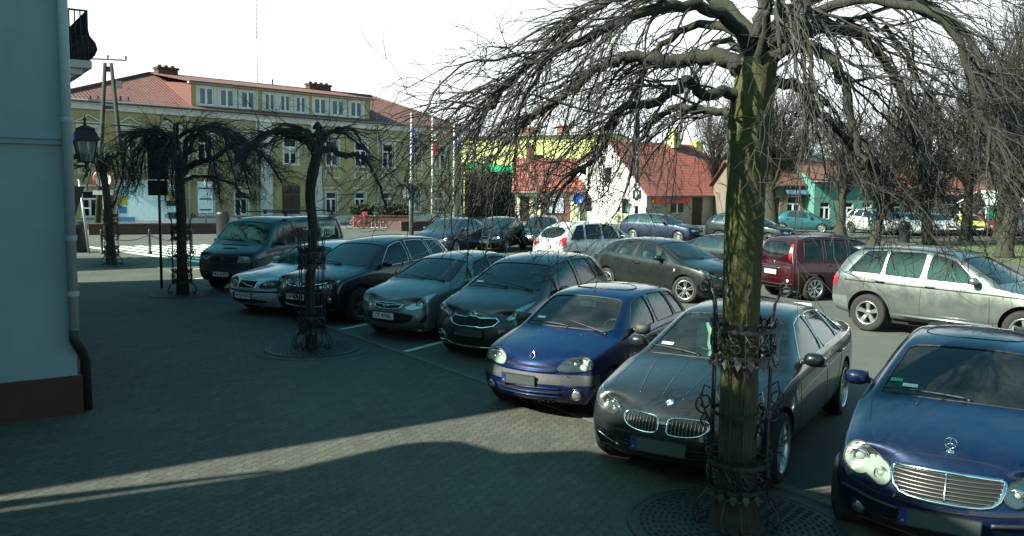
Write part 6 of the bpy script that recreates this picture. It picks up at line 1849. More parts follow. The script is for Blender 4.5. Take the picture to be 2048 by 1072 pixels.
# brick planters before the hall
def planter(label, p, q, h, w, m_, soil=True, cap=None):
    p, q = Vector((*p, 0)), Vector((*q, 0)); d = (q - p); L_ = d.length; ang = math.atan2(d.y, d.x)
    t = thing('brick_planter', label, 'planter', p, ang)
    b = MB(); b.bb(0, L_, 0, .25, 0, h); b.bb(0, L_, w - .25, w, 0, h); b.bb(0, .25, .25, w - .25, 0, h); b.bb(L_ - .25, L_, .25, w - .25, 0, h); b.build('planter_wall', M[m_], t)
    b = MB(); b.bb(.25, L_ - .25, .25, w - .25, 0, h - .08); b.build('soil', M['soil'], t)
    b = MB(); b.bb(-.03, L_ + .03, -.03, .28, h, h + .06); b.build('coping', M[cap or m_], t)
    return t, L_
planter('long low brick planter below the notice board', (-22.5, 45.3), (-13.0, 49.4), .55, 2.0, 'brick_dark', cap='brick')
planter('low brick planter at the hall corner behind the white sign', (-6.9, 53.0), (-3.0, 56.0), .55, 1.6, 'brick_dark', cap='brick')
pl, PL_ = planter('orange brick planter filled with a dark hedge', (-10.7, 57.5), (-7.0, 58.3), .75, 1.7, 'brick', cap='brick')

# notice board
M['poster_white'] = worn('pale poster', (.55, .68, .72), (.42, .60, .68), .5)
M['poster_yellow'] = mat('yellow poster', (.45, .42, .05), .6); M['poster_blue'] = mat('blue poster', (.05, .18, .42), .6); M['poster_dark'] = mat('dark poster', (.03, .04, .05), .6); M['poster_green'] = mat('green poster', (.04, .22, .10), .6)
nb_ = thing('notice_board', 'large roofed notice board covered in posters before the hall', 'notice board', (-21.4, 46.2, 0), R(20))
for x in (-.0, 3.4):
    b = MB(); b.bb(x - .07, x + .07, -.07, .07, 0, 3.2); b.build('post', M['galv'], nb_)
b = MB(); b.bb(.08, 3.32, -.03, .03, .62, 2.95); b.build('board', M['poster_white'], nb_)
for i, (x0, x1, z0, z1, k) in enumerate([(.12, .55, 1.6, 2.1, 'yellow'), (.12, .5, 1.15, 1.5, 'blue'), (.6, 2.3, .75, 2.2, 'white'), (2.45, 2.9, 1.9, 2.3, 'yellow'), (2.5, 2.95, 1.55, 1.85, 'dark'), (1.7, 2.4, 2.45, 2.85, 'green'), (2.6, 3.1, .85, 1.2, 'dark'), (.12, .9, .7, .95, 'blue'), (2.4, 3.2, 1.25, 1.5, 'white')]):
    b = MB(); b.bb(x0, x1, -.042 - .003 * i, -.03, z0, z1); b.build('poster', M['poster_' + k], nb_)
b = MB(); b.prism([(-.3, -.5, 3.15), (1.7, -.5, 3.75), (1.7, -.5, 3.85), (-.45, -.5, 3.2)], (0, 1, 0)); b.prism([(3.7, -.5, 3.15), (1.7, -.5, 3.75), (1.7, -.5, 3.85), (3.85, -.5, 3.2)], (0, 1, 0)); b.build('board_roof', M['galv'], nb_)
n3 = thing('notice_board', 'narrow white information panel on a post right of the big notice board', 'notice board', (-17.2, 47.9, 0), R(20))
b = MB(); b.tube([(0, 0, 0), (0, 0, 3.0)], .05, 8); b.build('post', M['galv'], n3)
b = MB(); b.bb(-.4, .4, -.06, -.0, 1.15, 2.9); b.build('board', M['poster_white'], n3)
for k in range(7):
    b = MB(); b.bb(-.3, .3, -.066, -.06, 1.3 + k * .2, 1.38 + k * .2); b.build('notice_sheet', M['letter'] if k % 3 == 0 else M['plate_white'], n3)

# ------------------------------------------------------------------ signs and street furniture
def post(t, h, r_=.04, m_='galv'): 
    b = MB(); b.tube([(0, 0, 0), (0, 0, h)], r_, 10); b.lathe([(r_ * 1.4, 0), (r_ * 1.4, .05), (r_, .06)], 10); b.build('post', M[m_], t)
M['sign_red'] = mat('red sign paint', (.42, .02, .03), .4); M['sign_blue'] = mat('blue sign paint', (.015, .08, .38), .4); M['sign_grey'] = mat('bare sign back', (.36, .40, .40), .45, .4); M['sign_orange'] = mat('orange sign panel', (.62, .09, .02), .5); M['sign_dark'] = mat('dark sign panel', (.016, .022, .028), .6)
s1 = thing('road_sign', 'round white road sign with red rim and small plate, beside the notice board', 'road sign', (-19.6, 41.0, 0), R(20))
post(s1, 3.6)
MXn = Matrix.Rotation(R(90), 4, 'X')
b = MB(); b.cm = 0; b.lathe([(.0001, 0), (.36, 0), (.36, .01)], 28, Matrix.Translation((0, -.06, 2.95)) @ MXn); b.cm = 1; b.lathe([(.36, .012), (.44, .012), (.44, -.01), (.36, -.01)], 28, Matrix.Translation((0, -.06, 2.95)) @ MXn)
b.build('sign_face', [M['plate_white'], M['sign_red']], s1)
b = MB(); b.bb(-.45, .45, -.075, -.05, 2.2, 2.42); b.build('sign_plate', M['plate_white'], s1)
s2 = thing('sign_post', 'bare grey post leaning beside the litter bin', 'post', (-16.6, 33.4, 0)); b = MB(); b.tube([(0, 0, 0), (-.35, .1, 2.9)], .045, 8); b.bb(-.15, .15, -.06, -.02, 1.75, 1.8); b.build('post', M['galv'], s2)
s3 = thing('information_sign', 'tall dark sign panel on a slim post beside the middle-distance tree', 'sign', (-9.22, 22.33, 0), R(-12))
b = MB(); b.tube([(0, 0, 0), (0, 0, 3.9)], .035, 8); b.build('post', M['dark_paint'], s3)
b = MB(); b.bb(-.28, .30, -.055, -.02, 2.86, 3.95); b.build('sign_panel', M['sign_dark'], s3)
b = MB(); b.bb(-.29, .27, -.055, -.02, 2.44, 2.83); b.build('sign_plate', M['sign_dark'], s3)
s4 = thing('road_sign', 'square grey back of a sign on a slim post before the hall', 'road sign', (-6.06, 50.4, 0), R(12)); 
b = MB(); b.tube([(0, 0, 0), (0, 0, 3.2)], .045, 8); b.build('post', M['galv'], s4)
b = MB(); b.bb(-.42, .0, -.07, -.04, 2.1, 2.95); b.build('sign_panel', M['sign_grey'], s4); b = MB(); b.bb(.02, .45, -.05, -.02, 1.98, 2.98); b.build('sign_box', M['pane_blue'], s4)
bn = thing('litter_bin', 'tall dark round litter bin by the grey wall', 'litter bin', (-17.25, 33.9, 0))
b = MB(); b.lathe([(.0001, .0), (.30, .0), (.33, .08), (.34, .95), (.36, 1.0), (.34, 1.06), (.30, 1.16), (.18, 1.24), (.0001, 1.25)], 20); b.build('bin_body', M['dark_paint'], bn)
b = MB(); b.prism([(.1, -.36, .98), (.3, -.3, .98), (.3, -.3, 1.12), (.1, -.36, 1.12)], (-.02, .06, 0)); b.build('bin_mouth', M['gap'], bn)
bo2 = thing('round_bollard', 'fat dark round bollard beyond the teal van', 'bollard', (-13.6, 40.1, 0)); b = MB(); b.lathe([(.30, 0), (.30, 1.3), (.32, 1.36), (.28, 1.48), (.0001, 1.52)], 18); b.build('bollard_body', M['dark_paint'], bo2)
BL = [(-16.0, 33.2), (-14.3, 33.6), (-12.8, 34.0)]
for i, (x, y) in enumerate(BL):
    bo_ = thing('bollard', ['black iron bollard with ball top by the leaning grey post', 'black iron bollard in the middle of the chain by the crossing', 'black iron bollard at the far end of the chain behind the van'][i], 'bollard', (x, y, 0), 0, 'chained bollards by the crossing')
    b = MB(); b.lathe([(.09, 0), (.09, .06), (.05, .1), (.045, .75), (.065, .78), (.04, .82), (.06, .88), (.04, .95), (.001, .97)], 12); b.build('bollard_body', M['iron'], bo_)
for i in range(2):
    p, q = Vector((*BL[i], .74)), Vector((*BL[i + 1], .74))
    ch = MB(); ch.tube([p.lerp(q, k / 12) - Vector((0, 0, .22 * (1 - (2 * k / 12 - 1)**2))) for k in range(13)], .018, 6)
    tag(ch.build('chain', M['iron']), ['sagging chain from the first bollard by the grey post', 'sagging chain to the bollard behind the van'][i], 'chain', 'chains between the bollards')

# A-shaped electricity pole
ep = thing('electricity_pole', 'A-shaped concrete electricity pole with insulators before the hall', 'utility pole', (-23.2, 49.6, 0), R(15))
M['concrete'] = grainy('pole concrete', (.03, .03, .025), .3, 3, .9, 30, .4)
for s in (-1, 1):
    b = MB(); b.tube([(s * .85, 0, 0), (s * .16, 0, 9.6)], [.17, .10], 8); b.build('pole_leg', M['concrete'], ep)
b = MB(); b.bb(-.3, .3, -.06, .06, 7.0, 7.18); b.bb(-.22, .22, -.06, .06, 9.1, 9.4); b.build('cross_tie', M['concrete'], ep)
b = MB(); b.bb(-1.0, 1.0, -.05, .05, 9.75, 9.83); b.bb(-1.1, 1.1, -.05, .05, 7.45, 7.52); b.build('crossarm', M['gutter'], ep)
for x, z in ((-.95, 9.83), (0, 9.83), (.95, 9.83), (-1.0, 7.52), (-.6, 7.52), (.6, 7.52), (1.0, 7.52)):
    b = MB(); b.lathe([(.02, 0), (.06, .05), (.04, .1), (.07, .14), (.03, .22), (.001, .24)], 8, Matrix.Translation((x, 0, z))); b.build('insulator', M['wood_dark'], ep)
b = MB(); b.box((.55, 0, 8.4), (.3, .25, .4)); b.tube([(.2, 0, 8.4), (.6, 0, 8.4)], .04, 6); b.build('lamp_box', M['gutter'], ep)
# lattice mast far behind
ms = thing('radio_mast', 'thin red and white lattice mast rising far behind the hall roof', 'mast', (-35.4, 120, 0))
M['mast_w'] = mat('pale mast paint', (.55, .56, .56), .5); M['mast_r'] = mat('faded red mast paint', (.34, .22, .22), .5)
for k in range(9):
    b = MB(); z0, z1 = k * 3.8, k * 3.8 + 3.8
    for s in range(3):
        a = s * 2 * math.pi / 3; p = Vector((.22 * math.cos(a), .22 * math.sin(a), 0)); q = Vector((.22 * math.cos(a + 2.094), .22 * math.sin(a + 2.094), 0))
        b.tube([p + Vector((0, 0, z0)), p + Vector((0, 0, z1))], .035, 4)
        for j in range(6):
            t0, t1 = z0 + j * .633, z0 + (j + 1) * .633
            b.tube([p + Vector((0, 0, t0)), q + Vector((0, 0, t1))], .02, 3)
    b.build('mast_section', M['mast_w'] if k % 2 else M['mast_r'], ms)

# bicycles at a rack
def bicycle(label, loc, ang, frame_m):
    t = thing('bicycle', label, 'bicycle', loc, ang, 'bicycles by the hall planter')
    for x in (0, 1.05):
        b = MB(); b.tube([(x + .33 * math.cos(a), 0, .34 + .33 * math.sin(a)) for a in [k * math.pi / 12 for k in range(24)]], .022, 6, True)
        for k in range(10): a = k * math.pi / 5; b.tube([(x, 0, .34), (x + .32 * math.cos(a), 0, .34 + .32 * math.sin(a))], .004, 3)
        b.build('wheel', M['rubber'], t)
    b = MB()
    for P in ([(0, 0, .34), (.42, 0, .30)], [(.42, 0, .30), (.30, 0, .85)], [(0, 0, .34), (.31, 0, .78)], [(.42, 0, .30), (.88, 0, .70)], [(.31, 0, .72), (.88, 0, .78)], [(.86, 0, .95), (1.05, 0, .34)]): b.tube(P, .03, 6)
    b.build('frame', frame_m, t)
    b = MB(); b.tube([(.80, -.27, 1.02), (.88, -.1, 1.04), (.88, .1, 1.04), (.80, .27, 1.02)], .018, 6); b.tube([(.87, 0, .9), (.88, 0, 1.04)], .02, 6); b.build('handlebar', M['chrome'], t)
    b = MB(); b.box((.26, 0, .92), (.26, .16, .06)); b.tube([(.29, 0, .8), (.28, 0, .92)], .018, 6); b.build('saddle', M['black_plastic'], t)
    b = MB(); b.box((.98, 0, .98), (.28, .3, .2)); b.build('basket', frame_m, t)
M['bike_pink'] = mat('pink red paint', (.55, .07, .10), .35); 
bicycle('pink red bicycle parked by the orange brick planter', (-10.6, 55.6, 0), R(15), M['bike_pink'])
bicycle('second bicycle with dark frame behind the pink red one', (-9.9, 56.0, 0), R(22), M['dark_alloy'])
rk = thing('bicycle_rack', 'pale wire bicycle rack before the orange brick planter', 'bicycle rack', (-9.2, 56.6, 0), R(12))
b = MB()
for k in range(9): b.tube([(k * .34 + .14 * math.cos(a), .1 * k * 0, .22 + .2 * math.sin(a)) for a in [j * math.pi / 8 for j in range(16)]], .02, 5, True)
b.tube([(-.2, 0, .03), (3.0, 0, .03)], .02, 5); b.build('rack_frame', M['galv'], rk)

# ------------------------------------------------------------------ houses on the far side
def house(name, label, O, ang, Lx, Ly, ze, zr, ridge, wall, roof, wins=(), doors=(), ov=.3, ze2=None, cat='building', ridge_at=.5, hip=0.0, chim=()):
    """ridge 'x': along local x; front wall at y=0 faces -y"""
    t = thing(name, label, cat, O, ang)
    ze2 = ze if ze2 is None else ze2
    b = MB(); wall_cells(b, 0, Lx, 0, ze, [w[:4] for w in wins] + [d for d in doors], 0, .15)
    ry = Ly * ridge_at
    b.add([(0, 0, 0), (0, Ly, 0), (0, Ly, ze2), (0, ry, zr if not hip else (ze + ze2) / 2), (0, 0, ze)], [(0, 1, 2, 3, 4)])
    b.add([(Lx, 0, 0), (Lx, Ly, 0), (Lx, Ly, ze2), (Lx, ry, zr if not hip else (ze + ze2) / 2), (Lx, 0, ze)], [(4, 3, 2, 1, 0)])
    b.quad((0, Ly, 0), (Lx, Ly, 0), (Lx, Ly, ze2), (0, Ly, ze2)); b.bb(.05, Lx - .05, .3, Ly - .05, 0, min(ze, ze2) - .05)
    b.build('wall', M[wall], t)
    k = (zr - ze) / max(ry, .1); k2 = (zr - ze2) / max(Ly - ry, .1); h = hip
    uv_roof('roof', [[(-ov, -ov, ze - k * ov + .08), (Lx + ov, -ov, ze - k * ov + .08), (Lx + ov - h, ry, zr + .08), (-ov + (h if hip < 0 else 0), ry, zr + .08)],
                     [(Lx + ov, Ly + ov, ze2 - k2 * ov + .08), (-ov, Ly + ov, ze2 - k2 * ov + .08), (-ov, ry, zr + .08), (Lx + ov - h, ry, zr + .08)]] + ([[(Lx + ov, -ov, ze - k * ov + .08), (Lx + ov, Ly + ov, ze2 - k2 * ov + .08), (Lx + ov - h, ry, zr + .08)]] if hip else []), M[roof], t)
    for w in wins: window(t, w[0], w[1], w[2], w[3], .1, w[4] if len(w) > 4 else 'pane', None if w[3] - w[2] < 1.2 else .68, True, .06)
    for d in doors:
        b = MB(); b.bb(d[0], d[1], .08, .14, 0.0, d[3]); do = b.build('door', M['wood_dark'], t)
        b = MB(); b.lathe([(.03, 0), (.03, .05), (.001, .06)], 8, Matrix.Translation((d[1] - .12, .08, 1.05)) @ Matrix.Rotation(R(90), 4, 'X')); b.build('handle', M['galv'], do)
    for (x0, x1, y0, y1, z0, z1, m_) in chim: chimney(t, x0, x1, y0, y1, z0, z1, m_)
    b = MB(); b.tube([(-ov, -ov - .06, ze - k * ov + .02), (Lx + ov, -ov - .06, ze - k * ov + .02)], .06, 6); b.build('gutter', M['gutter'], t)
    return t
GH = Vector((10.27, 65.72, 0))
gh = house('gable_house', 'white gabled house with large red tiled roof beyond the parked cars', GH, ROW_ANG, 13.5, 8.46, 2.55, 6.6, 'x', 'wall_beige', 'tile_bright',
           wins=[(2.6, 4.2, .9, 2.2), (9.6, 11.2, .9, 2.2)], doors=[(5.0, 6.2, 0, 2.2), (7.6, 8.6, 0, 2.2)], ze2=4.9, ridge_at=.51, hip=4.5, chim=[(6.4, 7.2, 3.6, 4.4, 6.3, 7.6, 'wall_yellow'), (10.6, 11.5, 5.0, 5.8, 5.0, 6.9, 'wall_yellow')])
b = MB(); b.add([(-.012, 0, 0), (-.012, 8.46, 0), (-.012, 8.46, 4.9), (-.012, 4.31, 6.6), (-.012, 0, 2.55)], [(0, 1, 2, 3, 4)]); b.build('gable_wall', M['wall_white'], gh)
for (y0, y1, z0, z1, m_) in ((4.2, 4.75, 3.35, 4.45, 'wood_dark'), (1.9, 2.7, .85, 2.0, 'pane'), (6.4, 7.1, .9, 2.0, 'pane')):
    b = MB(); b.bb(-.07, -.014, y0 - .07, y1 + .07, z0 - .07, z1 + .07); wf = b.build('window', M['wood_dark'] if m_ == 'wood_dark' else M['trim_pale'], gh)
    b = MB(); b.bb(-.08, -.07, y0, y1, z0, z1); b.build('pane', M['pane'], wf)
b = MB(); b.bb(-.05, -.014, 2.95, 3.15, 0, 2.3); b.build('downpipe', M['wall_olive'], gh)
# shop sign on the long wall
b = MB(); b.bb(.55, 4.6, -.16, -.04, 1.72, 2.46); sg = b.build('shop_sign', M['sign_orange'], gh)
mesh_text = lambda txt, size, m_, parent, loc, rot, ext=.004, bold=0.0, sx=1.0: text_obj(txt, size, m_, parent, loc, rot, ext, 'lettering', bold, sx)
mesh_text('APTEKA', .58, M['sign_blue'], sg, (2.57, -.17, 2.09), (R(90), 0, 0), .006, .012, 1.15)

lw = house('low_house', 'low cream house with red tiled roof left of the white gable', Vector((.2, 71.3, 0)), R(-2), 5.4, 7.5, 2.62, 5.3, 'x', 'wall_cream', 'tile_bright', wins=[(1.6, 2.5, .95, 2.0), (3.6, 4.4, .95, 2.0)], doors=[(.4, 1.2, 0, 2.1)], chim=[(.8, 1.5, 3.4, 4.1, 4.9, 6.4, 'brick')])
cn = thing('passage_canopy', 'green canopy roof over a dark passage right of the hall', 'canopy', (-4.8, 79.0, 0), R(-6))
b = MB(); b.prism([(0, 0, 4.35), (5.2, 0, 4.15), (5.2, 1.8, 4.7), (0, 1.8, 4.95)], (0, 0, .12)); b.build('canopy_roof', M['sheet_green'], cn)
for x in (.15, 2.6, 5.0):
    b = MB(); b.bb(x - .1, x + .1, 0, .2, 0, 4.3); b.build('post', M['wood_dark'], cn)
b = MB(); b.bb(0, 5.0, 2.0, 2.2, 0, 4.3); b.build('rear_wall', M['wood_dark'], cn)
b = MB(); b.bb(3.3, 4.0, .35, .5, 0, 2.4); b.build('door', M['dark_void'], cn)
yh = house('lemon_building', 'tall bright lemon yellow building behind the low red roofed house', Vector((-6.6, 92.0, 0)), R(-24), 17, 9, 8.1, 8.5, 'x', 'wall_yellow', 'sheet_white', wins=[(9.5, 10.6, 4.6, 6.2)], chim=[(.8, 2.0, 1.0, 1.8, 7.4, 8.7, 'brick'), (7.4, 8.9, 1.0, 1.8, 7.5, 8.9, 'brick'), (11.6, 12.6, 1, 1.8, 7.6, 9.0, 'brick')], ridge_at=.5)

bh = house('brown_house', 'brown house with small gable roof behind the bare park trees', Vector((17.2, 64.0, 0)), R(8), 5.0, 6, 3.3, 5.0, 'x', 'wall_brown', 'tile_brown', wins=[(.6, 1.4, .9, 2.3), (3.5, 4.5, .6, 2.4)], doors=[(1.9, 2.9, 0, 2.3)])
b = MB(); b.prism([(3.2, -.8, 2.5), (4.9, -.8, 2.5), (4.9, 0, 2.95), (3.2, 0, 2.95)], (0, 0, .08)); b.build('awning', mat('blue awning', (.05, .12, .2), .7), bh)
wr = house('pale_roof_house', 'house with pale sheet roof rising behind the brown house', Vector((19.5, 72.0, 0)), R(5), 10, 8, 4.6, 6.4, 'x', 'wall_white', 'sheet_white')
gn = house('green_house', 'mint green house with tall narrow windows behind the park trees', Vector((22.3, 63.4, 0)), R(10), 5.2, 7, 3.6, 5.2, 'x', 'wall_green', 'tile_brown', wins=[(.5, 1.3, .7, 2.0), (2.2, 3.2, .7, 2.0), (3.9, 4.7, .7, 2.0)])
rh = house('red_roof_house', 'long low house with brick red roof behind the right park trees', Vector((28.4, 66.0, 0)), R(14), 6.5, 7, 2.7, 4.9, 'x', 'wall_beige', 'tile_red', wins=[(.8, 1.8, .8, 2.0), (3.4, 4.6, .8, 2.0)], doors=[(2.2, 3.0, 0, 2.1)])
r2 = house('red_roof_house', 'wide red roofed house at the far right behind the market stall', Vector((35.6, 69.5, 0)), R(16), 12, 8, 2.9, 5.6, 'x', 'wall_brown', 'tile_red', wins=[(1, 2.2, .8, 2.1), (4.5, 5.7, .8, 2.1), (8, 9.2, .8, 2.1)], doors=[(2.8, 3.7, 0, 2.2)])
# market stall with white canopy
mk = thing('market_stall', 'market stall with white canopy and green sides at the far right', 'market stall', (31.2, 56.4, 0), R(12))
b = MB(); b.prism([(-.2, -.2, 2.0), (3.6, -.2, 2.0), (3.0, 1.2, 2.9), (.4, 1.2, 2.9)], (0, .04, .05)); b.prism([(-.2, 2.6, 2.0), (3.6, 2.6, 2.0), (3.0, 1.24, 2.9), (.4, 1.24, 2.9)], (0, .04, .05)); b.build('canopy', M['white_enamel'], mk)
for x, y in ((0, 0), (3.4, 0), (0, 2.4), (3.4, 2.4)):
    b = MB(); b.tube([(x, y, 0), (x, y, 2.05)], .04, 6); b.build('leg', M['galv'], mk)
M['stall_green'] = mat('green tarpaulin', (.01, .42, .22), .6)
b = MB(); b.bb(.1, 3.3, -.05, 0, .5, 1.25); b.bb(.1, 1.6, -.08, -.05, 1.25, 1.7); b.build('counter', M['stall_green'], mk)
# info board between brick pillars
ib = thing('notice_board', 'pale street map board between two orange brick pillars', 'notice board', (3.1, 60.0, 0), R(-4))
for x in (-.95, .75):
    b = MB(); b.bb(x - .2, x + .2, -.2, .2, 0, 2.5); b.build('pillar', M['brick'], ib)
b = MB(); b.bb(-.75, .55, -.06, .06, .9, 2.2); bd_ = b.build('board', M['dark_paint'], ib); b = MB(); b.bb(-.68, .48, -.075, -.06, 1.05, 2.1); b.build('map_sheet', mat('map sheet', (.50, .56, .66), .4), bd_)
b = MB(); b.bb(-1.2, 1.0, -.25, .25, 2.5, 2.6); b.bb(-.75, .55, -.15, .15, .4, .9); b.build('beam', M['brick'], ib)
# lamp post with signs
lp = thing('lamp_post', 'tall grey lamp post carrying parking signs before the white gable', 'lamp post', (8.35, 57.8, 0), R(-8))
b = MB(); b.tube([(0, 0, 0), (0, 0, 7.4)], [.15, .11], 10); b.build('post', M['dark_paint'], lp)
b = MB(); b.tube([(0, 0, 7.2), (0, -.3, 7.55), (0, -1.0, 7.7)], .05, 8); b.box((0, -1.25, 7.7), (.22, .6, .12)); b.build('lamp_head', M['galv'], lp)
b = MB(); b.lathe([(.0001, 0), (.25, 0), (.25, .02)], 20, Matrix.Translation((.02, -.17, 3.0)) @ MXn); so = b.build('round_sign', M['sign_dark'], lp); mesh_text('S', .4, M['plate_white'], so, (.02, -.195, 3.0), (R(90), 0, 0), .004, .01)
b = MB(); b.bb(-.28, .32, -.18, -.15, 2.1, 2.72); so = b.build('parking_sign', M['sign_dark'], lp); mesh_text('P', .52, M['plate_white'], so, (.02, -.185, 2.41), (R(90), 0, 0), .004, .012)
b = MB(); b.bb(-.26, .3, -.18, -.15, 1.65, 2.0); b.build('sign_plate', M['plate_white'], lp)
b = MB(); b.lathe([(.0001, 0), (.33, 0), (.33, .02)], 20, Matrix.Translation((-.42, -.1, 1.5)) @ MXn); b.build('sign_back', M['sign_grey'], lp)
rs = thing('road_sign', 'round blue road sign on a thin post before the white house', 'road sign', (4.35, 57.0, 0), R(-6)); b = MB(); b.tube([(0, 0, 0), (0, 0, 2.6)], .04, 8); b.build('post', M['galv'], rs)
b = MB(); b.cm = 0; b.lathe([(.0001, 0), (.34, 0), (.34, .02)], 22, Matrix.Translation((0, -.06, 2.1)) @ MXn); b.cm = 1; b.lathe([(.34, .022), (.40, .022), (.40, -.01)], 22, Matrix.Translation((0, -.06, 2.1)) @ MXn); b.build('sign_face', [M['sign_blue'], M['sign_blue']], rs)
bp_ = thing('blue_bollard', 'bright blue marker post standing among the parked cars', 'bollard', (13.1, 49.0, 0)); b = MB(); b.lathe([(.20, 0), (.20, 1.55), (.16, 1.62), (.0001, 1.64)], 14); b.build('post', mat('light blue post', (.05, .36, .62), .45), bp_)
lb = thing('litter_bin', 'dark rounded litter bin by the park trees in front of the white van', 'litter bin', (21.6, 47.0, 0)); b = MB(); b.lathe([(.28, 0), (.3, .9), (.32, .95), (.25, 1.15), (.0001, 1.2)], 16); b.build('bin_body', M['dark_paint'], lb)
# park railing at the lawn
pr = thing('park_railing', 'low black park railing along the lawn edge', 'railing', (19.5, 31.6, 0), R(10))
for k in range(9):
    b = MB(); b.tube([(k * 1.5, 0, 0), (k * 1.5, 0, .55)], .025, 6); b.build('post', M['iron'], pr)
b = MB(); b.tube([(0, 0, .55), (12, 0, .55)], .02, 6); b.tube([(0, 0, .3), (12, 0, .3)], .015, 6); b.build('rail', M['iron'], pr)
# ------------------------------------------------------------------ trees
def bark_mat(name, dark, light, moss, mfac, ridge=1.0):
    m = mat(name, dark, .9); n, l, b = nodes(m)
    v = coords(m, 'Object', (1, 1, .16)); v2 = coords(m, 'Object')
    r_ = noise(m, v, 34, 6, .7, .4); r2 = noise(m, v2, 3.2, 5, .65)
    c = ramp(m, r_, [(.35, dark), (.68, light)])
    mo = mixc(m, ramp(m, r_, [(.3, (.1,) * 3), (.7, (1,) * 3)]), tuple(x * .35 for x in moss), moss)
    c = mixc(m, ramp(m, r2, [(.5 - mfac * .3, (0,) * 3), (.75 - mfac * .3, (.9,) * 3)]), c, mo)
    setc(m, c); bump(m, r_, 1.0 * ridge, .035); return m
def moss_shade_ramp(m):
    # moss higher up; the low stem is painted near-black for its shade
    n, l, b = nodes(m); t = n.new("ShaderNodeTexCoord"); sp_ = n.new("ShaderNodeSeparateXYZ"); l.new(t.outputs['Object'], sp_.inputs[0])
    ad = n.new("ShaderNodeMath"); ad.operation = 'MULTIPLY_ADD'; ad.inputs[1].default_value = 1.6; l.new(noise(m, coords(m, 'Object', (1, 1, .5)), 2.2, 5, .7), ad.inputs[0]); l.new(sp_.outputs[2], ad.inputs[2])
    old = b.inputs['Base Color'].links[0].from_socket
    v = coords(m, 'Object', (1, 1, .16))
    bare = ramp(m, noise(m, v, 34, 6, .7, .4), [(.35, (.010, .009, .007)), (.68, (.042, .037, .026))])  # low bark colour, darkened to stand for shade
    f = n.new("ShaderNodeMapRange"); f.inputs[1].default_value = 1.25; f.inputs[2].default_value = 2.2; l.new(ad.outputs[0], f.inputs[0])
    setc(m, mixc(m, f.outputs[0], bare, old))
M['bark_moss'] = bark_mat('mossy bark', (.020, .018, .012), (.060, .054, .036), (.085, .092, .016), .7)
moss_shade_ramp(M['bark_moss'])
M['bark'] = bark_mat('dark bark', (.009, .009, .008), (.028, .026, .021), (.02, .026, .01), .25)
M['limb_bark'] = bark_mat('grey green limb bark', (.010, .010, .008), (.036, .035, .026), (.024, .030, .010), .35, .5)
M['twig'] = grainy('twig bark', (.024, .022, .019), .45, 3, .75, 90, .2)
M['twig_tan'] = grainy('tan twig bark', (.085, .075, .045), .45, 3, .75, 90, .2)
M['twig_far'] = grainy('far twig bark', (.026, .024, .020), .4, 1, .9, 30, .1)
M['bark_far'] = bark_mat('park tree bark', (.014, .013, .010), (.042, .038, .028), (.034, .040, .014), .5, .7)

def smooth_path(P, n=4):
    """Catmull-Rom through points"""
    P = [np.array(p, float) for p in P]; P = [2 * P[0] - P[1]] + P + [2 * P[-1] - P[-2]]
    out = []
    for i in range(1, len(P) - 2):
        for k in range(n):
            t = k / n; a, b, c, d = P[i - 1], P[i], P[i + 1], P[i + 2]
            out.append(.5 * ((2 * b) + (-a + c) * t + (2 * a - 5 * b + 4 * c - d) * t * t + (-a + 3 * b - 3 * c + d) * t**3))
    out.append(P[-2]); return np.array(out)

def grow_twig(rng, p, d, length, r0, r1, step, zig, grav, zmin, noise_=.12, up=0.0):
    P = [np.array(p, float)]; d = np.array(d, float); d /= np.linalg.norm(d)
    n = max(3, int(length / step)); side = rng.normal(size=3); s = 1
    for k in range(n):
        side = side - d * side.dot(d); side /= max(np.linalg.norm(side), 1e-6)
        s = -s if rng.random() < .75 else s
        d = d + side * (zig * s * rng.uniform(.4, 1.3)) + rng.normal(size=3) * noise_ + np.array([0, 0, -grav + up])
        d /= np.linalg.norm(d)
        q = P[-1] + d * step * rng.uniform(.7, 1.3)
        if q[2] < zmin: break
        P.append(q)
        if rng.random() < .3: side = side + rng.normal(size=3) * .5
    if len(P) < 3: P = [P[0] + d * step * .3 * i for i in range(3)]
    P = np.array(P); t = np.linspace(0, 1, len(P))
    return P, r0 + (r1 - r0) * t**.8

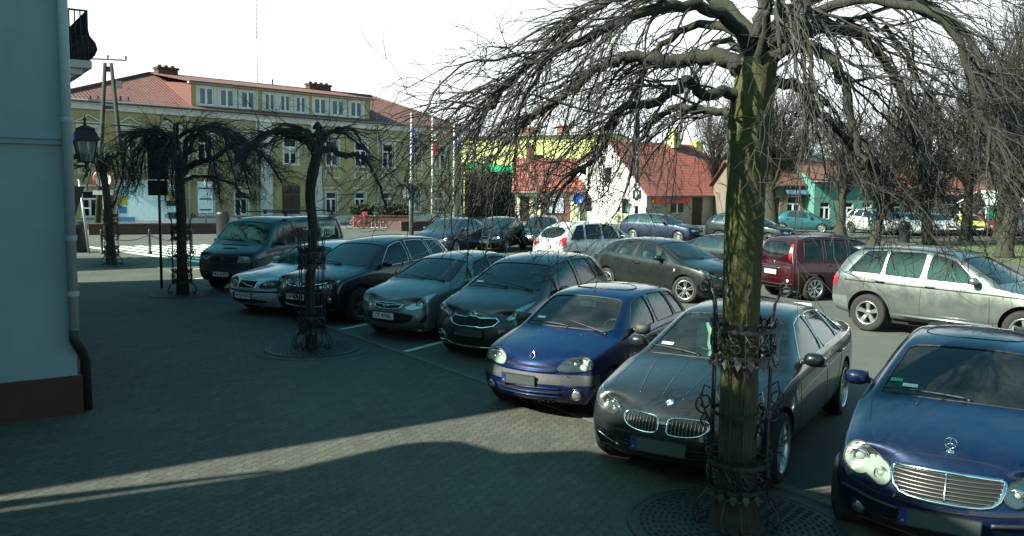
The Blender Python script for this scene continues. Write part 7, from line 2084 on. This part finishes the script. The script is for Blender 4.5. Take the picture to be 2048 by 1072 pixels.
def weeping_tree(name_label, base, trunk_pts, trunk_r, limbs, seed, zmin, n_auto, crown_r, top_z, group, dens=1.0, bark='bark', twig='twig', fork=None, tw=1.0, sides=3, thin=()):
    rng = np.random.default_rng(seed)
    t = thing('weeping_tree', name_label, 'tree', base, 0, group)
    tp = smooth_path(trunk_pts, 5); fork = np.array(fork if fork is not None else trunk_pts[-1], float)
    rr = np.interp(np.linspace(0, 1, len(tp)), np.linspace(0, 1, len(trunk_r)), trunk_r)
    # uneven trunk
    b = MB(); b.smooth = True; sd = 22
    for i, p in enumerate(tp):
        for k in range(sd):
            a = 2 * math.pi * k / sd
            w = 1 + .05 * math.sin(3 * a + i * .3 + seed) + .035 * math.sin(7 * a - i * .5) + rng.normal() * .012
            if i < 3: w *= 1 + .22 * (1 - i / 3) * (1 + .5 * math.sin(5 * a + seed))
            b.v.append((p[0] + rr[i] * w * math.cos(a), p[1] + rr[i] * w * math.sin(a), p[2]))
    for i in range(len(tp) - 1):
        for k in range(sd):
            b.f.append([i * sd + k, i * sd + (k + 1) % sd, (i + 1) * sd + (k + 1) % sd, (i + 1) * sd + k]); b.m.append(0); b.sm.append(True)
    b.f.append([(len(tp) - 1) * sd + k for k in range(sd)]); b.m.append(0); b.sm.append(True)
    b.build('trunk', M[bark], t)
    L = []
    for P, ra, rb in limbs:
        q = smooth_path(P, 5); q[1:] += rng.normal(size=(len(q) - 1, 3)) * .012
        L.append((q, np.linspace(ra, rb, len(q))))
    for k in range(n_auto):
        a = 2 * math.pi * (k + rng.uniform(-.3, .3)) / n_auto
        reach = crown_r * rng.uniform(.55, .95); o = np.array([math.cos(a), math.sin(a), 0])
        h = top_z - fork[2]
        P = [fork - np.array([0, 0, rng.uniform(0, .3)]), fork + o * reach * .2 + np.array([0, 0, h * .55]), fork + o * reach * .5 + np.array([0, 0, h * rng.uniform(.75, 1.0)]), fork + o * reach * .8 + np.array([0, 0, h * rng.uniform(.3, .6)]), fork + o * reach * 1.05 + np.array([0, 0, -h * rng.uniform(.3, 1.0)])]
        q = smooth_path(P, 5); q[2:] += rng.normal(size=(len(q) - 2, 3)) * .03
        L.append((q, np.linspace(.040 * tw * rng.uniform(.8, 1.2), .012 * tw, len(q))))
    big = [(q, r_, 8) for q, r_ in L]
    big_o = tube_cloud('branches', big, M['limb_bark' if bark == 'bark_moss' else bark], t)
    fine = []
    for li_, (q, r_) in enumerate(L):
        ln = np.linalg.norm(np.diff(q, axis=0), axis=1).sum()
        for j in range(int(ln * 8.0 * dens * (thin[li_] if li_ < len(thin) else 1))):
            i = int(min(len(q) - 2, len(q) * rng.beta(1.75, 1.05))); f = rng.random()
            p = q[i] * (1 - f) + q[i + 1] * f; tg = q[i + 1] - q[i]; tg /= np.linalg.norm(tg)
            out = p - fork; out[2] = 0; out /= max(np.linalg.norm(out), .05)
            d = tg * 1.0 + out * rng.uniform(.3, 1.0) + rng.normal(size=3) * .33 + np.array([0, 0, rng.uniform(-.15, .25)])
            r0 = min(r_[i] * .55, .014 * tw) * rng.uniform(.6, 1.1)
            P, R_ = grow_twig(rng, p, d, rng.uniform(.7, 1.9) * crown_r / 2.2, r0, .003 * tw, .075, .22, .085, zmin + rng.uniform(0, 1.05)**1.6, .09)
            fine.append((P, R_, 4))
            for c_ in range(int(rng.poisson(4.2 * dens))):
                i2 = int(rng.integers(1, len(P))); d2 = P[i2] - P[i2 - 1]; d2 = d2 / max(np.linalg.norm(d2), 1e-6) + rng.normal(size=3) * .42 + out * .25
                P2, R2 = grow_twig(rng, P[i2], d2, rng.uniform(.25, .95) * crown_r / 2.2, R_[i2] * .7, .0022 * tw, .06, .30, .06, zmin + rng.uniform(0, .9)**1.5 - .1, .10)
                fine.append((P2, R2, sides))
                for c3 in range(int(rng.poisson(2.2 * dens))):
                    i3 = int(rng.integers(1, len(P2))); d3 = P2[i3] - P2[i3 - 1]; d3 = d3 / max(np.linalg.norm(d3), 1e-6) + rng.normal(size=3) * .8
                    P3, R3 = grow_twig(rng, P2[i3], d3, rng.uniform(.08, .32), .0030 * tw, .0016 * tw, .045, .35, .02, zmin - .2, .12)
                    fine.append((P3, R3, 3))
    tube_cloud('twigs', fine, M[twig], t)
    return t

def px(x, y, dy=0.0):        # offsets in the crown, measured as pixels on the tree's own plane
    return ((x - 1485) * .00394, dy, 3.58 - (y - 150) * .0038)
TR_GRP = 'weeping trees in iron guards along the pavement'
near_limbs = [
    ([px(1470, 190), px(1435, 178, -.03), px(1390, 182, -.1), px(1345, 160, -.2), px(1312, 182, -.3), px(1280, 206, -.35), px(1230, 210, -.4), px(1190, 240, -.4), px(1178, 300, -.45), px(1150, 330, -.5), px(1120, 355, -.5), px(1085, 420, -.55)], .050, .012),
    ([px(1465, 225), px(1440, 212, .1), px(1395, 203, .2), px(1350, 196, .3), px(1312, 222, .35), px(1285, 262, .4)], .036, .02),
    ([px(1480, 140), px(1430, 100, .05), px(1380, 98, .15), px(1320, 106, .2), px(1250, 92, .25), px(1180, 122, .2), px(1130, 168, .15), px(1060, 222, .1), px(985, 300, .05)], .075, .014),
    ([px(1480, 110), px(1440, 45, -.1), px(1350, 22, -.3), px(1250, 42, -.5), px(1150, 92, -.6), px(1050, 145, -.65), px(960, 235, -.7)], .06, .012),
    ([px(1500, 110), px(1555, 82, -.15), px(1600, 108, -.3), px(1624, 170, -.42), px(1634, 240, -.5), px(1650, 310, -.55), px(1657, 350, -.55)], .055, .016),
    ([px(1500, 80), px(1600, 42, .1), px(1680, 38, .2), px(1740, 58, .3), px(1800, 120, .35), px(1840, 190, .4), px(1865, 290, .4), px(1880, 400, .4)], .06, .014),
    ([px(1505, 150), px(1590, 150, .2), px(1650, 205, .35), px(1720, 262, .45), px(1800, 330, .5)], .05, .014),
    ([px(1500, 60), px(1600, -15, -.2), px(1720, -5, -.4), px(1830, 60, -.4), px(1900, 190, -.45), px(1930, 330, -.5)], .055, .012),
    ([px(1490, 60), px(1400, -40, .3), px(1250, -45, .5), px(1120, 20, .7), px(1000, 140, .8)], .05, .012),
    ([px(1490, 60), px(1500, -30, -.3), px(1470, 0, -.8), px(1440, 60, -1.2), px(1420, 160, -1.5)], .045, .012),
    ([px(1490, 60), px(1530, -40, .4), px(1560, 0, 1.0), px(1580, 100, 1.5), px(1590, 240, 1.8)], .05, .012),
    ([px(1490, 80), px(1420, 10, .5), px(1350, 40, 1.0), px(1290, 150, 1.4), px(1240, 280, 1.6)], .045, .012),
    ([px(1500, 80), px(1600, 20, -.5), px(1700, 60, -1.0), px(1760, 180, -1.2), px(1790, 330, -1.25)], .045, .012),
]
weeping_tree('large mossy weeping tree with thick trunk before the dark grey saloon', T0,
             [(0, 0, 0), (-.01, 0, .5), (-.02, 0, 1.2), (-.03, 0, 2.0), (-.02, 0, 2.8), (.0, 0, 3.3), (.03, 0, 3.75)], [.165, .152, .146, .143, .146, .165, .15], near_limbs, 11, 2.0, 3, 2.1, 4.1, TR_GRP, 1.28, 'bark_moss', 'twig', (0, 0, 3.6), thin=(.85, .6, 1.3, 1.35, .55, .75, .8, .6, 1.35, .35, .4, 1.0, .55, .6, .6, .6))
def q2(x, y, dy=0.0): return ((x - 628) * .00829, dy, 3.52 - (y - 285) * .00829)
T2 = ab(9.05, 0)
weeping_tree('slender dark weeping tree with forked crown before the black car', T2,
             [(0, 0, 0), q2(624, 600), q2(631, 470), q2(626, 400), q2(634, 350), q2(641, 318), q2(640, 300)], [.085, .078, .076, .08, .09, .085, .065],
             [([q2(640, 318), q2(630, 297), q2(612, 288), q2(590, 282, -.1), q2(560, 276, -.2), q2(520, 298, -.25), q2(490, 340, -.3)], .09, .02),
              ([q2(640, 316), q2(652, 308, .1), q2(672, 308, .15), q2(690, 318, .2), q2(708, 316, .25), q2(735, 330, .3), q2(760, 380, .3), q2(775, 430, .3)], .07, .016),
              ([q2(640, 300), q2(655, 272, .2), q2(690, 275, .4), q2(730, 310, .6)], .05, .014), ([q2(636, 300), q2(630, 275, -.3), q2(600, 265, -.7), q2(560, 300, -1.0)], .05, .014)],
             23, 2.35, 5, 1.35, 3.72, TR_GRP, .8, 'bark', 'twig', q2(640, 302), 1.0)
T3 = ab(17.55, 0)
weeping_tree('bushy dark weeping tree with thick dense crown by the tall sign', T3,
             [(0, 0, 0), (0, 0, 1.0), (.02, 0, 2.0), (.0, 0, 2.8), (.06, 0, 3.3)], [.13, .12, .115, .12, .10],
             [([(.0, 0, 2.9), (.35, 0, 3.25), (.8, 0, 3.35), (1.4, .1, 3.75), (2.0, .1, 3.5), (2.5, .1, 2.8)], .09, .02), ([(.0, 0, 3.0), (-.2, 0, 3.6), (.4, -.1, 4.1), (1.2, -.2, 4.1), (1.9, -.2, 3.6)], .07, .018),
              ([(.0, 0, 2.8), (.5, .2, 2.95), (1.1, .3, 2.8), (1.6, .3, 2.4)], .05, .014)],
             37, 2.2, 9, 1.75, 4.25, TR_GRP, 1.15, 'bark', 'twig', (.05, 0, 3.2), 1.3)
T4 = ab(26.8, 0)
weeping_tree('small tan-twigged weeping tree at the end of the pavement by the crossing', T4,
             [(0, 0, 0), (-.05, 0, 1.2), (-.12, 0, 2.4), (-.2, 0, 3.1)], [.15, .13, .12, .11], [], 41, 2.75, 9, 1.75, 3.75, TR_GRP, .6, 'bark', 'twig_tan', (-.2, 0, 3.1), 1.7)
weeping_tree('little weeping tree with flat bare crown before the hall windows', (-5.6, 47.5, 0),
             [(0, 0, 0), (0, 0, 1.2), (.03, 0, 2.4)], [.09, .08, .07], [], 43, 2.1, 8, 1.5, 2.95, None, .5, 'bark', 'twig', (.03, 0, 2.35), 2.0)

def park_tree(label, base, h, r0, seed, spread=.5, dens=1.0, lean=(0, 0)):
    rng = np.random.default_rng(seed)
    t = thing('bare_tree', label, 'tree', base, 0, 'bare trees of the park')
    fk = h * rng.uniform(.22, .32)
    tp = smooth_path([(0, 0, 0), (lean[0] * .3, lean[1] * .3, fk * .5), (lean[0] * .6, lean[1] * .6, fk), (lean[0], lean[1], h * .55)], 4)
    tube_cloud('trunk', [(tp, np.linspace(r0, r0 * .55, len(tp)) * np.r_[1.3, np.ones(len(tp) - 1)], 12)], M['bark_far'], t)
    big = []; fine = []
    for k in range(int(9 * dens)):
        a = rng.uniform(0, 2 * math.pi); i = int(rng.integers(len(tp) // 2, len(tp))); p = tp[i]
        d = np.array([math.cos(a) * spread, math.sin(a) * spread, 1.0])
        P, R_ = grow_twig(rng, p, d, h * rng.uniform(.35, .68), r0 * .38, .02, .35, .14, -.03, .5, .07)
        big.append((P, R_, 6))
        for j in range(int(13 * dens)):
            i2 = int(rng.integers(1, len(P))); d2 = (P[i2] - P[i2 - 1]); d2 = d2 / np.linalg.norm(d2) + rng.normal(size=3) * np.array([.5, .5, .35])
            P2, R2 = grow_twig(rng, P[i2], d2, h * rng.uniform(.10, .26), min(R_[i2] * .6, .035), .010, .22, .16, -.04, .5, .08)
            fine.append((P2, R2, 3))
            for j3 in range(int(rng.poisson(5 * dens))):
                i3 = int(rng.integers(1, len(P2))); d3 = (P2[i3] - P2[i3 - 1]); d3 = d3 / np.linalg.norm(d3) + rng.normal(size=3) * .5
                P3, R3 = grow_twig(rng, P2[i3], d3, h * rng.uniform(.04, .13), .012, .007, .16, .16, -.03, .5, .08)
                fine.append((P3, R3, 3))
    tube_cloud('limbs', big, M['bark_far'], t); tube_cloud('crown', fine, M['twig_far'], t)
PT = [((14.7, 48.1, 0), 9.5, .42, .28, 'bare park tree with stout trunk just right of the mossy trunk'), ((21.0, 54.6, 0), 9.0, .30, .5, 'leaning bare park tree before the mint green house'),
      ((18.6, 43.9, 0), 7.5, .26, .75, 'bare park tree with low forked trunk left of the silver car roof'), ((22.2, 45.5, 0), 9.0, .32, .55, 'bare park tree behind the silver car, between pale and yellow cars'),
      ((26.0, 48.9, 0), 9.5, .34, .5, 'bare park tree left of the market stall'), ((21.3, 36.9, 0), 9.5, .36, .45, 'bare park tree standing on the lawn at the far right'),
      ((16.9, 70.5, 0), 10.5, .24, .25, 'tall narrow bare tree rising behind the mossy trunk'), ((30.0, 52.5, 0), 12.5, .36, .42, 'tallest bare tree at the right edge of the park'),
      ((33.5, 60.0, 0), 11.5, .32, .45, 'bare tree behind the market stall'), ((24.5, 74.0, 0), 10.5, .30, .5, 'bare tree rising behind the mint green house roof'), ((26.2, 41.5, 0), 11.0, .32, .42, 'bare tree at the right edge above the lawn'),
      ((28.2, 47.0, 0), 11.5, .22, .35, 'slim bare tree between the two stoutest park trees'), ((38.0, 62.0, 0), 13.0, .3, .4, 'tall bare tree far back at the right edge'), ((20.2, 66.5, 0), 9.5, .25, .4, 'bare tree rising behind the brown house'), ((31.5, 46.0, 0), 12.0, .3, .4, 'bare tree at the right frame edge beyond the lawn'), ((34.5, 75.0, 0), 12.5, .3, .5, 'bare tree rising behind the wide red roof')]
for i, (p, h, r_, sp_, lb_) in enumerate(PT):
    park_tree(lb_, p, h, r_, 100 + i, sp_, 1.6, ((i % 3 - 1) * .5, 0))

# hedge in the planter: many small leaf faces
def leaf_mass(name, parent, box, n, seed, m_, size=.09):
    rng = np.random.default_rng(seed); V = []; F = []
    for k in range(n):
        u = rng.uniform(-1, 1, 3); u /= max(1e-3, np.linalg.norm(u)); u *= rng.uniform(.6, 1.0)
        c_ = np.array([box[0] + box[3] * np.sign(u[0]) * abs(u[0])**.6, box[1] + box[4] * u[1], box[2] + box[5] * (.5 + .5 * u[2])]) + rng.normal(size=3) * .05
        a = rng.normal(size=3); a /= np.linalg.norm(a); b_ = np.cross(a, rng.normal(size=3)); b_ /= np.linalg.norm(b_); s = size * rng.uniform(.5, 1.2)
        i = len(V); V += [c_ - a * s, c_ + b_ * s * .4, c_ + a * s, c_ - b_ * s * .4]; F.append((i, i + 1, i + 2, i + 3))
    mb = MB(); mb.add(V, F); return mb.build(name, m_, parent, fixn=False)
M['hedge'] = grainy('hedge leaf', (.016, .026, .010), .5, 4, .7, 30, .1)
hg = thing('hedge', 'low rounded dark evergreen hedge growing in the orange brick planter', 'hedge', (-10.7, 57.5, .7), math.atan2(.8, 3.8))
leaf_mass('foliage', hg, (1.9, .9, -.05, 2.2, .85, .95), 7000, 5, M['hedge'], .12)
b = MB()
for k in range(9): b.tube([(.3 + k * .42, .85, -.1), (.3 + k * .42 + .1, .9, .5)], .02, 5)
b.build('stem', M['bark'], hg)
# ivy at the white gable foot
iv = thing('climbing_plant', 'thin climbing plant on the white gable wall beside the downpipe', 'plant', GH, ROW_ANG)
leaf_mass('foliage', iv, (-.2, 2.4, 0, .12, 1.2, .8), 500, 8, mat('climber leaf', (.14, .18, .04), .7), .08)
b = MB(); b.tube([(-.1, 2.6, 0), (-.08, 2.55, 1.4), (-.08, 2.4, 2.4)], .03, 5); b.build('stem', M['bark'], iv)

# ------------------------------------------------------------------ iron tree guards and grates
def tree_guard(label, base, rad=.23, rot=0.0):
    t = thing('tree_guard', label, 'tree guard', base, rot, 'wrought iron tree guards')
    def spiral(mb, o, u, w, r0, turns, r_, start=0.0, n=18):
        # curl in the plane of u, w starting at o
        P = []
        c0 = o + u * r0
        for k in range(n):
            f = k / (n - 1); a = math.pi + start + f * turns * 2 * math.pi; rr_ = r0 * (1 - .72 * f)
            P.append(c0 + u * (rr_ * math.cos(a)) + w * (rr_ * math.sin(a)))
        mb.tube(P, r_, 6); return
    Z = Vector((0, 0, 1))
    for k in range(8):
        a = k * math.pi / 4 + (.16 if k % 2 else -.16); o = Vector((math.cos(a), math.sin(a), 0)); sd = Vector((-o.y, o.x, 0))
        b = MB()
        b.tube([o * (rad + .02) + Z * .30, o * rad + Z * .55, o * rad + Z * 1.2, o * rad + Z * 1.72, o * (rad + .015) + Z * 1.85, o * (rad + .06) + Z * 1.95], .0095, 6)
        spiral(b, o * (rad + .05) + Z * 1.93, (o * .8 + Z * .6).normalized(), (Z * .8 - o * .6).normalized(), .062, 1.25, .0085, -2.2 if k % 2 else -2.0)
        b.tube([o * (rad + .02) + Z * .30, o * (rad + .09) + Z * .21, o * (rad + .125) + Z * .11, o * (rad + .10) + Z * .03, o * (rad + .05) + Z * .02], .0095, 6)
        spiral(b, o * (rad + .05) + Z * .02, (o * -.3 + Z * .95).normalized(), (o * -.95 - Z * .3).normalized(), .04, 1.1, .008, 0)
        b.build('upright_bar', M['iron'], t)
    for z, r_ in ((1.43, rad + .012), (1.64, rad + .012), (.36, rad + .012), (.56, rad + .012), (.97, rad + .006)):
        b = MB(); n = 32; V = []; F = []
        for k in range(n):
            a = 2 * math.pi * k / n
            for rr_, zz in ((r_ - .006, z - .016), (r_ + .006, z - .016), (r_ + .006, z + .016), (r_ - .006, z + .016)): V.append((rr_ * math.cos(a), rr_ * math.sin(a), zz))
        for k in range(n):
            for j in range(4): F.append((k * 4 + j, ((k + 1) % n) * 4 + j, ((k + 1) % n) * 4 + (j + 1) % 4, k * 4 + (j + 1) % 4))
        b.add(V, F); b.build('band', M['iron'], t)
    # scrollwork between the bands, leaves on their edges
    for zc in (1.535, .46):
        b = MB()
        for k in range(12):
            a = k * math.pi / 6; o = Vector((math.cos(a), math.sin(a), 0)); sd = Vector((-o.y, o.x, 0)); c_ = o * (rad + .012) + Z * zc
            for s in (1, -1):
                P = []
                for j in range(14):
                    f = j / 13; th_ = f * 2.6 * math.pi; rr_ = .046 * (1 - .75 * f)
                    P.append(c_ + sd * s * (.03 + rr_ * math.cos(th_) - .046) + Z * s * (rr_ * math.sin(th_) + .02) + o * .012 * math.sin(f * 3))
                b.tube(P, .006, 5)
            b.tube([c_ - Z * .085 + sd * .05, c_ + o * .02, c_ + Z * .085 - sd * .05], .006, 5)
            b.lathe([(.001, -.014), (.014, -.006), (.016, .004), (.001, .014)], 8, Matrix.Translation(c_ + o * .012))
        b.build('scroll_ornament', M['iron'], t)
        for s in (1, -1):
            b = MB()
            for k in range(16):
                a = k * math.pi / 8; o = Vector((math.cos(a), math.sin(a), 0)); sd = Vector((-o.y, o.x, 0))
                c_ = o * (rad + .014) + Z * (zc + s * .12)
                q = [c_ - sd * .022, c_ + sd * .022, c_ + sd * .03 + Z * s * .03 + o * .01, c_ + Z * s * .075 + o * .022, c_ - sd * .03 + Z * s * .03 + o * .01]
                b.prism(q, o * .006)
                for e in (1, -1): b.tube([c_ + sd * e * .02 + Z * s * .02, c_ + sd * e * .045 + Z * s * .04 + o * .01, c_ + sd * e * .04 + Z * s * .055 + o * .02], .006, 5)
            b.build('leaf_ornament', M['iron'], t)
    # big scrolls half way up
    for k in range(4):
        a = k * math.pi / 2 + .25; o = Vector((math.cos(a), math.sin(a), 0)); b = MB()
        for s, sz in ((1, .085), (-1, .06)):
            c0 = o * (rad + .01) + Z * .97; P = []
            for j in range(22):
                f = j / 21; th_ = -.5 * math.pi + f * 2.5 * math.pi; rr_ = sz * (1 - .7 * f)
                P.append(c0 + o * (sz * 1.0 + rr_ * math.cos(th_)) + Z * (s * (rr_ * math.sin(th_) + sz)))
            b.tube(P, .0085, 6)
        b.tube([o * rad + Z * .80, o * (rad + .05) + Z * .90, o * (rad + .13) + Z * 1.10, o * (rad + .10) + Z * 1.20, o * (rad + .05) + Z * 1.17], .0085, 6)
        b.build('side_scroll', M['iron'], t)
    return t

def tree_grate(label, base, r_in, r_out, ring_out):
    t = thing('tree_grate', label, 'tree grate', base, 0, 'round cast iron tree grates')
    b = MB(); b.smooth = False
    b.lathe([(r_in, .006), (r_in, .020), (r_out - .03, .020), (r_out - .03, .026), (r_out, .026), (r_out, .006)], 64, None, False); b.build('grate_plate', M['grate_iron'], t)
    b = MB(); rows = int((r_out - r_in - .08) / .052)
    for j in range(rows):
        r_ = r_in + .05 + j * .052; n = max(10, int(2 * math.pi * r_ / .10))
        for k in range(n):
            a = 2 * math.pi * (k + (j % 2) * .5) / n; da = .030 / r_; w = .013
            P = [((r_ + dr) * math.cos(a + s * da), (r_ + dr) * math.sin(a + s * da), .0235) for dr, s in ((-w, -1), (-w, 1), (w, 1), (w, -1))]
            b.add(P, [(0, 1, 2, 3)])
    b.build('slots', M['gap'], t)
    b = MB(); b.lathe([(r_out + .004, .005), (r_out + .004, .010), (ring_out, .010), (ring_out, .005)], 64, None, False); b.build('kerb_ring', M['ring'], t)
M['grate_iron'] = grainy('cast iron grate', (.032, .038, .036), .4, 14, .6, 80, .4)
for i, p in enumerate((T0, T2, T3, T4)):
    tree_guard(['ornate iron guard around the large mossy trunk', 'ornate iron guard around the slender forked tree', 'ornate iron guard around the bushy tree by the tall sign', 'ornate iron guard around the small tree by the crossing'][i], p, (.225, .20, .215, .21)[i], .3 * i)
    tree_grate(['round iron grate under the large mossy tree', 'round iron grate under the slender forked tree', 'round iron grate under the bushy tree by the tall sign', 'round iron grate under the tree by the crossing'][i], p, .2, .88 if i == 0 else .78, 1.02 if i == 0 else .98)
# ------------------------------------------------------------------ the parked cars
ROWG = 'cars parked nose-in along the pavement'; LOT = 'cars in the middle of the car park'; FAR = 'cars parked on the far side'
CARS = [
    ('saloon_b', 'deep blue saloon with two-eyed round headlights and star on its bonnet', (3.10, 5.92), -122.0, BLUE_DEEP, ROWG),
    ('saloon_a', 'dark grey saloon with twin kidney grilles behind the mossy tree', (1.36, 7.58), -121.4, GREY_DARK, ROWG),
    ('small_hatch_a', 'bright blue small hatchback with grey bumper and grey mirrors', (.17, 9.94), -121.5, BLUE_BRIGHT, ROWG),
    ('mini_mpv', 'brown grey tall hatchback with wide chrome-rimmed grille', (-.66, 13.22), -118.9, BROWN_GREY, ROWG),
    ('small_hatch_b', 'grey green small hatchback with white plate and slanted headlights', (-2.27, 14.97), -122.5, GREY_GREEN, ROWG),
    ('suv_a', 'black sport utility car with chrome grille bar behind the slender tree', (-4.26, 16.66), -120.3, BLACK_P, ROWG),
    ('estate', 'pale silver estate car with square grille beside the teal van', (-5.62, 17.75), -122.5, SILVER_PALE, ROWG),
    ('van', 'dark teal van with black roof bars at the end of the row', (-7.34, 21.4), -109.5, TEAL_P, ROWG),
    ('hatch_c', 'dark silver coupe-roofed hatchback with turned front wheel', (5.43, 20.39), -52, SILVER_DK, LOT),
    ('mpv_red', 'dark red tall hatchback seen from behind beside the silver car', (10.45, 23.16), -340.6, MAROON, LOT),
    ('suv_b', 'silver sport utility car with star wheels seen from the side', (10.06, 14.45), -50.6, SILVER, LOT),
    ('mpv_white', 'white people carrier with red tail light seen from behind', (4.45, 31.5), -321.8, WHITE_P, LOT),
]
for k, lab, loc, hd, pm, g in CARS:
    make_car('parked_car' if k != 'van' else 'parked_van', lab, SPEC[k], loc, hd, pm, g, True, EXTRA[k], 'van' if k == 'van' else 'car')
P_ = {k: paint('paint ' + k, c, m_, .4) for k, (c, m_) in dict(black=((.010, .012, .015), .4), dkblue=((.012, .02, .045), .4), grey=((.10, .11, .11), .6), white=((.36, .38, .38), .1), red=((.16, .01, .014), .3), yellow=((.50, .46, .10), .2), teal=((.02, .10, .12), .4), green=((.02, .30, .16), .3), blue=((.03, .08, .22), .4), pale=((.42, .46, .48), .5), maroon=((.04, .002, .007), .4)).items()}
far = [
    ('hatch_c', 'dark blue car with lit-looking headlight left of the parked motor cars', (-3.4, 33.6), -112, 'dkblue', LOT), ('small_hatch_b', 'dark car facing the viewer behind hanging twigs', (-1.3, 36.0), -108, 'black', LOT), ('estate', 'black estate car left of the white people carrier', (1.2, 37.5), -95, 'black', LOT),
    ('saloon_b', 'dark roofed saloon parked behind the dark silver hatchback', (8.6, 24.6), -48, 'black', LOT), ('estate', 'dark estate car farther back before the white gable', (9.9, 44.5), -40, 'dkblue', LOT), ('suv_a', 'dark sport utility car facing right before the orange shop sign', (13.6, 41.0), -42, 'black', LOT),
    ('hatch_c', 'dark red hatchback half hidden by the mossy trunk', (11.7, 27.9), -325, 'maroon', LOT),
    ('small_hatch_b', 'teal hatchback with red tail light by the park trees', (21.6, 57.2), -20, 'teal', FAR), ('suv_a', 'white sport utility car behind the park tree', (24.9, 54.6), -70, 'white', FAR),
    ('estate', 'pale silver car between two park trees', (26.3, 53.6), -85, 'pale', FAR), ('saloon_b', 'white saloon behind the silver car roof', (28.1, 54.6), -90, 'white', FAR), ('small_hatch_a', 'yellow small car between the park trees', (29.9, 54.7), -95, 'yellow', FAR), ('small_hatch_b', 'red small car beside the yellow one', (31.6, 55.2), -95, 'red', FAR),
    ('mini_mpv', 'grey car before the market stall', (33.4, 54.6), -100, 'grey', FAR), ('hatch_c', 'blue car at the far right edge beyond the lawn', (36.3, 55.3), -105, 'blue', FAR), ('van', 'white van parked behind the yellow and red cars', (33.2, 60.5), -150, 'white', FAR),
]
for k, lab, loc, hd, pm, g in far:
    make_car('parked_car' if k != 'van' else 'parked_van', lab, {**SPEC[k], 'steer': 0}, loc, hd, P_[pm], g, False, ex_far, 'van' if k == 'van' else 'car')
